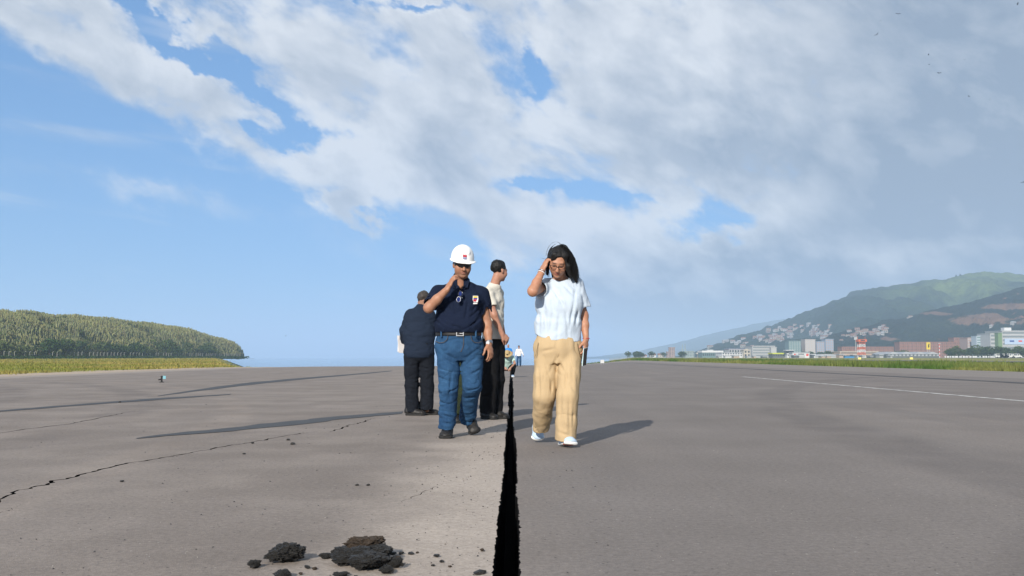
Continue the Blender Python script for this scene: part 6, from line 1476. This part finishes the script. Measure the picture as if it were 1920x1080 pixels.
# ---- man in the cream T-shirt, turned to the right
J = Pose('person', 924, 12.0, 'dark haired man in cream T-shirt and black trousers, turned away to the right')
simple_person(J, dict(head=J(936, 509, 0.0), look=(0.75, 0.66, -0.12), neck=J(927, 536, 0.0), chest=J(924, 562, 0.0), belly=J(924, 598, 0.0), pelvis=J(923, 640, 0.0), side=(0.55, 0.83, 0), torso=(0.158, 0.150, 0.155), flat=0.72, hem=J(923, 636, 0),
    arms=[(J(914, 550, -0.13), J(926, 590, -0.17), J(942, 627, -0.14), J(952, 637, -0.12), (0.35, -0.9, 0.3), 1, (1.0, 1.05, 1.1, 1.1)), (J(934, 549, 0.15), J(936, 592, 0.18), J(944, 628, 0.10), J(950, 640, 0.06), (0.3, 0.9, 0.2), -1)],
    legs=[(J(918, 650, -0.05), J(918, 712, -0.06), J(913, 775, -0.06)), (J(930, 650, 0.06), J(930, 712, 0.08), J(928, 773, 0.10))], leg_r=(0.110, 0.100, 0.092)),
    (M_CREAM, M_BLACK), (0.40, 0.21, 0.145), sleeve=0.62, hair=M_HAIRB, fold_seed=84,
    shoes=[(Z0(J(902, 785, 0.0)), Z0(J(902, 785, 0)) + A3(0.20, -0.20, 0), M_BOOT, M_RUB, True), (Z0(J(922, 783, 0.12)), Z0(J(922, 783, 0.12)) + A3(0.21, -0.16, 0), M_BOOT, M_RUB, True)])
# ---- man hidden behind the walker in the hard hat
J = Pose('person', 862, 11.3, 'man in dark olive clothes mostly hidden behind the man in the hard hat')
simple_person(J, dict(head=J(864, 530, 0.0), look=(0.1, 1, -0.3), neck=J(863, 556, 0.0), chest=J(862, 580, 0.0), belly=J(861, 612, 0.0), pelvis=J(860, 650, 0.0), side=(1, 0, 0), torso=(0.17, 0.17, 0.17), flat=0.62, hem=J(860, 655, 0),
    arms=[(J(834, 566, 0), J(832, 606, 0.05), J(842, 622, 0.25), J(848, 622, 0.34), (-1, 0, 0.3), 1), (J(891, 566, 0), J(893, 606, 0.05), J(880, 622, 0.25), J(874, 622, 0.34), (1, 0, 0.3), -1)],
    legs=[(J(849, 665, 0), J(856, 722, 0.0), J(858, 778, 0.0)), (J(873, 665, 0), J(872, 722, 0.0), J(872, 778, 0.02))]),
    (M_OLIVE, M_OLIVE), (0.34, 0.18, 0.12), sleeve=0.62, hair=M_HAIRB, fold_seed=88, H=0.012,
    shoes=[(Z0(J(856, 792, 0.10)), Z0(J(856, 792, -0.18)), M_BOOT, M_RUB, True), (Z0(J(874, 792, 0.10)), Z0(J(874, 792, -0.18)), M_BOOT, M_RUB, True)])
# ---- far group
J = Pose('person', 973, 85.0, 'far man walking in white long-sleeved shirt, blue jeans and dark cap')
d_ = lambda x, y, z: A3(x, y, z)
simple_person(J, dict(head=d_(0.0, -0.02, 1.64), look=(0, -1, -0.1), neck=d_(0, 0, 1.47), chest=d_(0, 0, 1.32), belly=d_(0, 0, 1.10), pelvis=d_(0, 0, 0.92), side=(1, 0, 0), torso=(0.20, 0.19, 0.20), flat=0.62, hem=d_(0, 0, 0.86),
    arms=[(d_(-0.19, 0, 1.40), d_(-0.27, 0.05, 1.12), d_(-0.29, -0.02, 0.88), d_(-0.29, -0.05, 0.78), (-1, 0, 0), 1), (d_(0.19, 0, 1.40), d_(0.30, -0.02, 1.14), d_(0.38, -0.08, 0.92), d_(0.40, -0.10, 0.82), (1, 0, 0), -1)],
    legs=[(d_(-0.10, 0, 0.86), d_(-0.13, -0.05, 0.48), d_(-0.13, -0.02, 0.08)), (d_(0.10, 0, 0.86), d_(0.12, 0.0, 0.48), d_(0.12, 0.12, 0.10))]),
    (M_WHITE, M_DENIM), (0.34, 0.19, 0.14), sleeve=1.3, hair=M_HAIRB, H=0.016, fold_seed=90, ears=False,
    shoes=[(d_(-0.13, 0.06, 0), d_(-0.14, -0.22, 0), M_BOOT, M_RUB, True), (d_(0.12, 0.2, 0.02), d_(0.13, -0.06, 0), M_BOOT, M_RUB, True)])
J = Pose('person', 953, 80.0, 'far bald man in bright blue shirt standing behind the crouching person')
simple_person(J, dict(head=d_(0.0, -0.02, 1.66), look=(0, -1, -0.3), neck=d_(0, 0, 1.49), chest=d_(0, 0, 1.32), belly=d_(0, 0, 1.10), pelvis=d_(0, 0, 0.92), side=(1, 0, 0), torso=(0.23, 0.23, 0.22), flat=0.66, hem=d_(0, 0, 0.86),
    arms=[(d_(-0.22, 0, 1.40), d_(-0.32, 0.0, 1.14), d_(-0.30, -0.15, 0.92), d_(-0.29, -0.2, 0.84), (-1, 0, 0), 1), (d_(0.22, 0, 1.40), d_(0.32, -0.0, 1.14), d_(0.32, -0.12, 0.90), d_(0.31, -0.15, 0.82), (1, 0, 0), -1)],
    legs=[(d_(-0.10, 0, 0.86), d_(-0.12, 0, 0.48), d_(-0.12, 0, 0.08)), (d_(0.10, 0, 0.86), d_(0.12, 0.0, 0.48), d_(0.12, 0.0, 0.08))]),
    (M_BLUE, M_BLACK), (0.34, 0.19, 0.14), sleeve=0.7, hair=None, H=0.016, fold_seed=92,
    shoes=[(d_(-0.12, 0.06, 0), d_(-0.13, -0.22, 0), M_BOOT, M_RUB, True), (d_(0.12, 0.06, 0), d_(0.13, -0.22, 0), M_BOOT, M_RUB, True)])
J = Pose('person', 950, 36.5, 'person in tan sun hat and pale green shirt crouching at the crack')
simple_person(J, dict(head=d_(0.02, -0.30, 0.80), look=(0.1, -0.6, -0.8), hup=(0, -0.7, 0.7), neck=d_(0.0, -0.16, 0.75), chest=d_(0, -0.05, 0.66), belly=d_(0, 0.08, 0.50), pelvis=d_(0, 0.18, 0.34), side=(1, 0, 0), torso=(0.20, 0.19, 0.20), flat=0.66, hem=d_(0, 0.18, 0.30),
    arms=[(d_(-0.22, -0.08, 0.72), d_(-0.30, -0.22, 0.50), d_(-0.08, -0.42, 0.36), d_(0.02, -0.46, 0.28), (-0.5, -0.6, 0.5), 1), (d_(0.22, -0.08, 0.72), d_(0.30, -0.24, 0.50), d_(0.14, -0.42, 0.34), d_(0.08, -0.46, 0.26), (0.5, -0.6, 0.5), -1)],
    legs=[(d_(-0.12, 0.16, 0.32), d_(-0.26, -0.24, 0.40), d_(-0.20, 0.02, 0.10)), (d_(0.12, 0.16, 0.32), d_(0.26, -0.24, 0.40), d_(0.20, 0.02, 0.10))]),
    (M_MINT, M_BLACK), (0.36, 0.20, 0.14), sleeve=0.75, hair=M_HAIRB, H=0.012, fold_seed=94,
    shoes=[(d_(-0.20, 0.06, 0.01), d_(-0.24, -0.20, 0), M_SNEAK, M_SOLE, False), (d_(0.20, 0.06, 0.01), d_(0.24, -0.20, 0), M_SNEAK, M_SOLE, False)])
hc_ = d_(0.02, -0.30, 0.84); Rh_ = frame((0.1, -0.75, -0.65), (0, -0.6, 0.8)); v = Vox(hc_ - 0.30, hc_ + 0.30, 0.010)
v.ell(hc_ + Rh_ @ A3(0, -0.01, 0.05), (0.10, 0.115, 0.10), Rh_, 0.02); v.ell(hc_ + Rh_ @ A3(0, 0.0, 0.02), (0.19, 0.20, 0.022), Rh_, 0.03)
v.ell(hc_ + Rh_ @ A3(0, -0.01, -0.02), (0.09, 0.10, 0.09), Rh_, 0.002, 's')
link_mesh('sun_hat', v.mesh('sun_hat'), M_HAT, J.root)
# ================================================================== broken asphalt on the runway
m_rock, gg, b = mat_base('broken_asphalt', 0.45, 0.5)
co = E(gg, gg.node('ShaderNodeTexCoord').outputs['Object']); rc = gg.voro(co, 95.0, out='Color'); r1, r2, r3 = gg.sep(rc); rd_ = gg.voro(co, 95.0)
c = gg.mix(gg.noise(co, 40, 4, 0.65), (0.012, 0.0125, 0.013), (0.050, 0.048, 0.046))
c = gg.mix(gg.ss(0.80, 0.84, r1) * (1.0 - gg.ss(0.25, 0.45, rd_)), c, (0.22, 0.18, 0.13)); gg.link(c, b.inputs['Base Color']); bump(gg, b, gg.noise(co, 120, 4, 0.7) + rd_ * 0.6, 1.0, 0.006)
m_rockb, gg, b = mat_base('brown_topped_asphalt', 0.8, 0.3)
co = E(gg, gg.node('ShaderNodeTexCoord').outputs['Object']); gg.link(gg.mix(gg.ss(0.40, 0.62, gg.noise(co, 45, 5, 0.7)), (0.022, 0.019, 0.017), (0.135, 0.095, 0.065)), b.inputs['Base Color']); bump(gg, b, gg.noise(co, 110, 4, 0.7), 1.0, 0.006)
def rock_mesh(seed, sub=5, amp=0.40, flat=0.7):
    bm = bmesh.new(); bmesh.ops.create_icosphere(bm, subdivisions=sub, radius=1.0); N = VN(seed); P = np.array([v.co for v in bm.verts])
    q = P / np.linalg.norm(P, axis=1)[:, None]
    d = 1 + amp * N.fbm(q[:, 0] * 1.7, q[:, 1] * 1.7, q[:, 2] * 1.7, 2)
    R_ = np.random.RandomState(seed); P = q * d[:, None]
    for k in range(3):
        n_ = R_.normal(0, 1, 3); n_ /= np.linalg.norm(n_); s_ = P @ n_ - R_.uniform(0.6, 0.85); P = P - np.outer(np.maximum(s_, 0) * 0.8, n_)
    # lumps of bound stone standing out of the broken faces
    P += q * (0.20 * np.abs(N.fbm(P[:, 0] * 4.2, P[:, 1] * 4.2, P[:, 2] * 4.2, 2, 0.6)) + 0.11 * N.fbm(P[:, 0] * 10, P[:, 1] * 10, P[:, 2] * 10, 2, 0.7))[:, None]
    P[:, 2] *= flat
    for v, p in zip(bm.verts, P): v.co = p
    me = bpy.data.meshes.new('asphalt_chunk'); bm.to_mesh(me); bm.free()
    for p in me.polygons: p.use_smooth = False
    return me
RK = [rock_mesh(100 + k) for k in range(6)]
for k, me in enumerate(RK): me.materials.append(m_rock)
RB = rock_mesh(140, flat=0.45); RB.materials.append(m_rockb)
def chunk(px, py, wpx, hpx, mesh, label, group=None, rz=0.0, lift=0.0, dy=0.0):
    p = gnd(px, py); s = F / p.y; r = wpx / s / 2; o = bpy.data.objects.new('asphalt_chunk', mesh); COL.objects.link(o)
    zs = max(v.co.z for v in mesh.vertices); zm = min(v.co.z for v in mesh.vertices); hz = hpx / s / (zs - zm)
    o.scale = (r, r * 0.8, hz); o.rotation_euler = (0, 0, rz); o.location = (p.x, p.y + r * 0.5 + dy, -zm * hz * 0.93 + lift); tag(o, label, 'asphalt chunk', group); return o
chunk(530, 1057, 68, 38, RK[0], 'large lone chunk of black broken asphalt left of the pile', rz=0.4)
chunk(474, 1066, 26, 16, RK[1], 'small dark chunk of asphalt at the far left of the rubble', rz=1.0)
chunk(530, 1086, 34, 18, RK[2], 'half hidden chunk of asphalt at the bottom edge of the picture', rz=2.0)
chunk(637, 1082, 24, 9, RK[3], 'flat crumbled chunk of asphalt below the pile', rz=0.5)
chunk(655, 1062, 66, 36, RK[3], 'black glossy lump at the left of the rubble pile', rz=0.2)
chunk(690, 1070, 72, 34, RK[4], 'black glossy lump at the front of the rubble pile', rz=1.4)
chunk(704, 1056, 66, 34, RK[5], 'black lump at the back right of the rubble pile', rz=2.2)
chunk(677, 1052, 64, 26, RB, 'brown topped slab lying across the top of the rubble pile', rz=0.1, lift=0.034, dy=0.01)
chunk(740, 1067, 28, 22, RK[1], 'grey lump at the right end of the rubble pile', rz=2.5)
chunk(612, 1048, 22, 11, RK[2], 'small black lump at the left tip of the rubble pile', rz=0.9)
chunk(628, 1043, 18, 14, RK[0], 'small black lump leaning on the left of the rubble pile', rz=1.9)
chunk(725, 1077, 24, 16, RK[0], 'small black lump in front of the grey one', rz=2.9)
rk2 = [rock_mesh(150 + k, 2) for k in range(4)]
for me in rk2[:3]: me.materials.append(m_rock)
rk2[3].materials.append(m_rockb)
rt2 = random.Random(21)
for px, py, w, h_ in ((575, 1067, 12, 7), (590, 1069, 10, 6), (563, 1078, 9, 5), (720, 1045, 12, 7), (735, 1041, 14, 7), (752, 1040, 14, 6), (770, 1040, 13, 5), (782, 1038, 6, 4), (819, 1045, 13, 6), (828, 1055, 9, 5), (844, 1064, 7, 4), (812, 1062, 8, 4), (904, 1034, 9, 6), (669, 911, 7, 4), (690, 911, 7, 4), (548, 834, 9, 5), (540, 826, 7, 4), (473, 832, 6, 4),
                     (457, 852, 6, 3), (228, 904, 7, 4), (224, 755, 5, 3), (900, 1078, 24, 9), (745, 1052, 16, 10), (730, 1052, 12, 8), (667, 1083, 10, 4)):
    chunk(px, py, w, h_, rk2[rt2.randrange(4)], 'small crumb of broken asphalt lying on the runway', 'loose asphalt crumbs', rz=rt2.uniform(0, 6))
# the finest crumbs and grit: stuff
def grit(name, n, xr, yr, smin, smax, mat, label, seed, near_crack=False):
    r = np.random.RandomState(seed); y = yr[0] * (yr[1] / yr[0]) ** r.uniform(0, 1, n); x = (r.uniform(xr[0], xr[1], n)) * y
    if near_crack: x = -0.06 - np.abs(r.normal(0, 0.35, n)) if near_crack == 'l' else 0.06 + np.abs(r.normal(0, 0.3, n))
    bad = np.abs(x) < 0.075; x = np.where(bad, x - 0.2, x)
    s = smin + (smax - smin) * r.uniform(0, 1, n) ** 3 ; s = s * (0.6 + 0.10 * y)
    tet = np.array([(1, 0, 0), (-0.5, 0.87, 0), (-0.5, -0.87, 0), (0.1, 0.1, 0.9), (0.4, 0.5, 0.55)]); fc = np.array([(0, 1, 4), (0, 4, 3), (1, 2, 3), (1, 3, 4), (2, 0, 3)])
    a = r.uniform(0, 6.28, n); ca, sa = np.cos(a)[:, None], np.sin(a)[:, None]; j = r.uniform(0.7, 1.3, (n, 5, 3))
    L = tet[None] * j; V = np.stack([x[:, None] + s[:, None] * (L[..., 0] * ca - L[..., 1] * sa), y[:, None] + s[:, None] * (L[..., 0] * sa + L[..., 1] * ca), s[:, None] * L[..., 2] * 0.8 + T(x, y)[:, None] + 0.001], -1)
    Fx = (fc[None] + (np.arange(n) * 5)[:, None, None]).reshape(-1, 3); tag(link_mesh(name, mesh_np(name, V.reshape(-1, 3), Fx, False), mat), label, kind='stuff')
grit('dark_grit', 650, (-0.52, 0.10), (3.2, 16), 0.0012, 0.0060, m_rock, 'dark asphalt grit strewn over the left half of the runway', 3)
grit('dark_grit', 260, (0.0, 0.52), (3.2, 16), 0.0010, 0.0036, m_rock, 'sparse dark grit on the right half of the runway', 4)
grit('lip_grit', 300, (0, 0), (3.2, 14), 0.0018, 0.006, m_rock, 'dark grit along the left lip of the crack', 5, 'l')
m_pale = mat_plain('pale_stone_chip', (0.46, 0.43, 0.39), 0.8, var=0.3, scale=50)
grit('pale_grit', 420, (-0.5, 0.52), (3.2, 13), 0.0010, 0.0028, m_pale, 'pale stone chips on the runway', 6)
# ---- small black runway fitting with a pale blue plate
p = gnd(303, 717); o = empty('runway_fitting', tuple(p)); tag(o, 'small black runway light stub with a pale blue plate', 'runway light')
bs = Boxes(); bs.tube((0, 0, -0.02), (0, 0, 0.02), 0.07, 0.06, 10).tube((0, 0, 0.02), (0, 0, 0.15), 0.028, 0.024, 8).tube((0, 0, 0.15), (0, 0, 0.19), 0.04, 0.03, 8); bs.build('stub', M_RUB, o)
Boxes().tube((-0.015, -0.02, 0.09), (-0.09, -0.02, 0.075), 0.022, 0.016, 6).build('arm', M_RUB, o)
Boxes().box(0.035, 0.12, -0.006, 0.006, 0.10, 0.19).build('plate', mat_plain('pale_blue_plate', (0.16, 0.36, 0.42), 0.4), o)
# ---- soaring birds
m_bird = mat_plain('dark_plumage', (0.018, 0.017, 0.018), 0.8)
def bird_mesh(flap, seed):
    V = [(0, 0.42, 0), (0.09, 0.2, 0.02), (0, -0.25, 0.05), (-0.09, 0.2, 0.02), (0, 0.1, -0.09), (0.13, -0.52, 0.02), (-0.13, -0.52, 0.02), (0, -0.45, 0.04)]; Fx = [(0, 1, 4), (0, 4, 3), (0, 3, 1), (1, 2, 4), (4, 2, 3), (1, 3, 2), (2, 5, 7), (2, 7, 6), (2, 6, 5)]
    for sx in (-1, 1):
        k = len(V); V += [(sx * 0.08, 0.22, 0.02), (sx * 0.08, -0.16, 0.0), (sx * 0.48, 0.30, 0.02 + flap * 0.20), (sx * 0.50, -0.14, flap * 0.20), (sx * 0.95, 0.08, flap * 0.30), (sx * 0.90, -0.10, flap * 0.28), (sx * 0.5, 0.05, 0.05 + flap * 0.2)]
        Fx += [(k, k + 2, k + 6), (k, k + 6, k + 1), (k + 1, k + 6, k + 3), (k + 2, k + 4, k + 6), (k + 6, k + 4, k + 5), (k + 6, k + 5, k + 3), (k, k + 1, k + 3), (k, k + 3, k + 2), (k + 2, k + 3, k + 5), (k + 2, k + 5, k + 4)]
    me = mesh_py('bird', V, Fx); me.materials.append(m_bird); return me
BMs = [bird_mesh(0.6, 1), bird_mesh(1.2, 2), bird_mesh(0.2, 3)]
for i, (px, py, Y) in enumerate(((1684, 26, 210), (1644, 65, 230), (1908, 7, 260), (1761, 137, 240), (1741, 103, 330), (1742, 121, 340), (1808, 112, 340), (1817, 181, 340), (1856, 186, 340), (1918, 342, 220), (1650, 39, 380), (1736, 43, 380), (1623, 27, 400), (536, 630, 420), (1285, 430, 420))):
    o = bpy.data.objects.new('bird', BMs[i % 3]); COL.objects.link(o); o.location = at(px, py, Y); o.scale = (0.6, 0.6, 0.6); o.rotation_euler = (rt2.uniform(-0.2, 0.2), rt2.uniform(-0.5, 0.5), rt2.uniform(0, 6.28))
    where = {0: 'nearest black bird near the top right of the sky', 1: 'black bird below and left of the nearest one', 2: 'black bird at the top right corner of the sky', 3: 'black bird lowest of the right-hand trio in the cloud', 9: 'black bird cut by the right edge above the mountain', 13: 'lone dark bird low over the sea on the left', 14: 'lone dark bird in the blue gap above the woman'}.get(i, 'tiny dark bird soaring in the grey cloud at upper right')
    tag(o, where, 'bird', 'birds soaring in the sky')
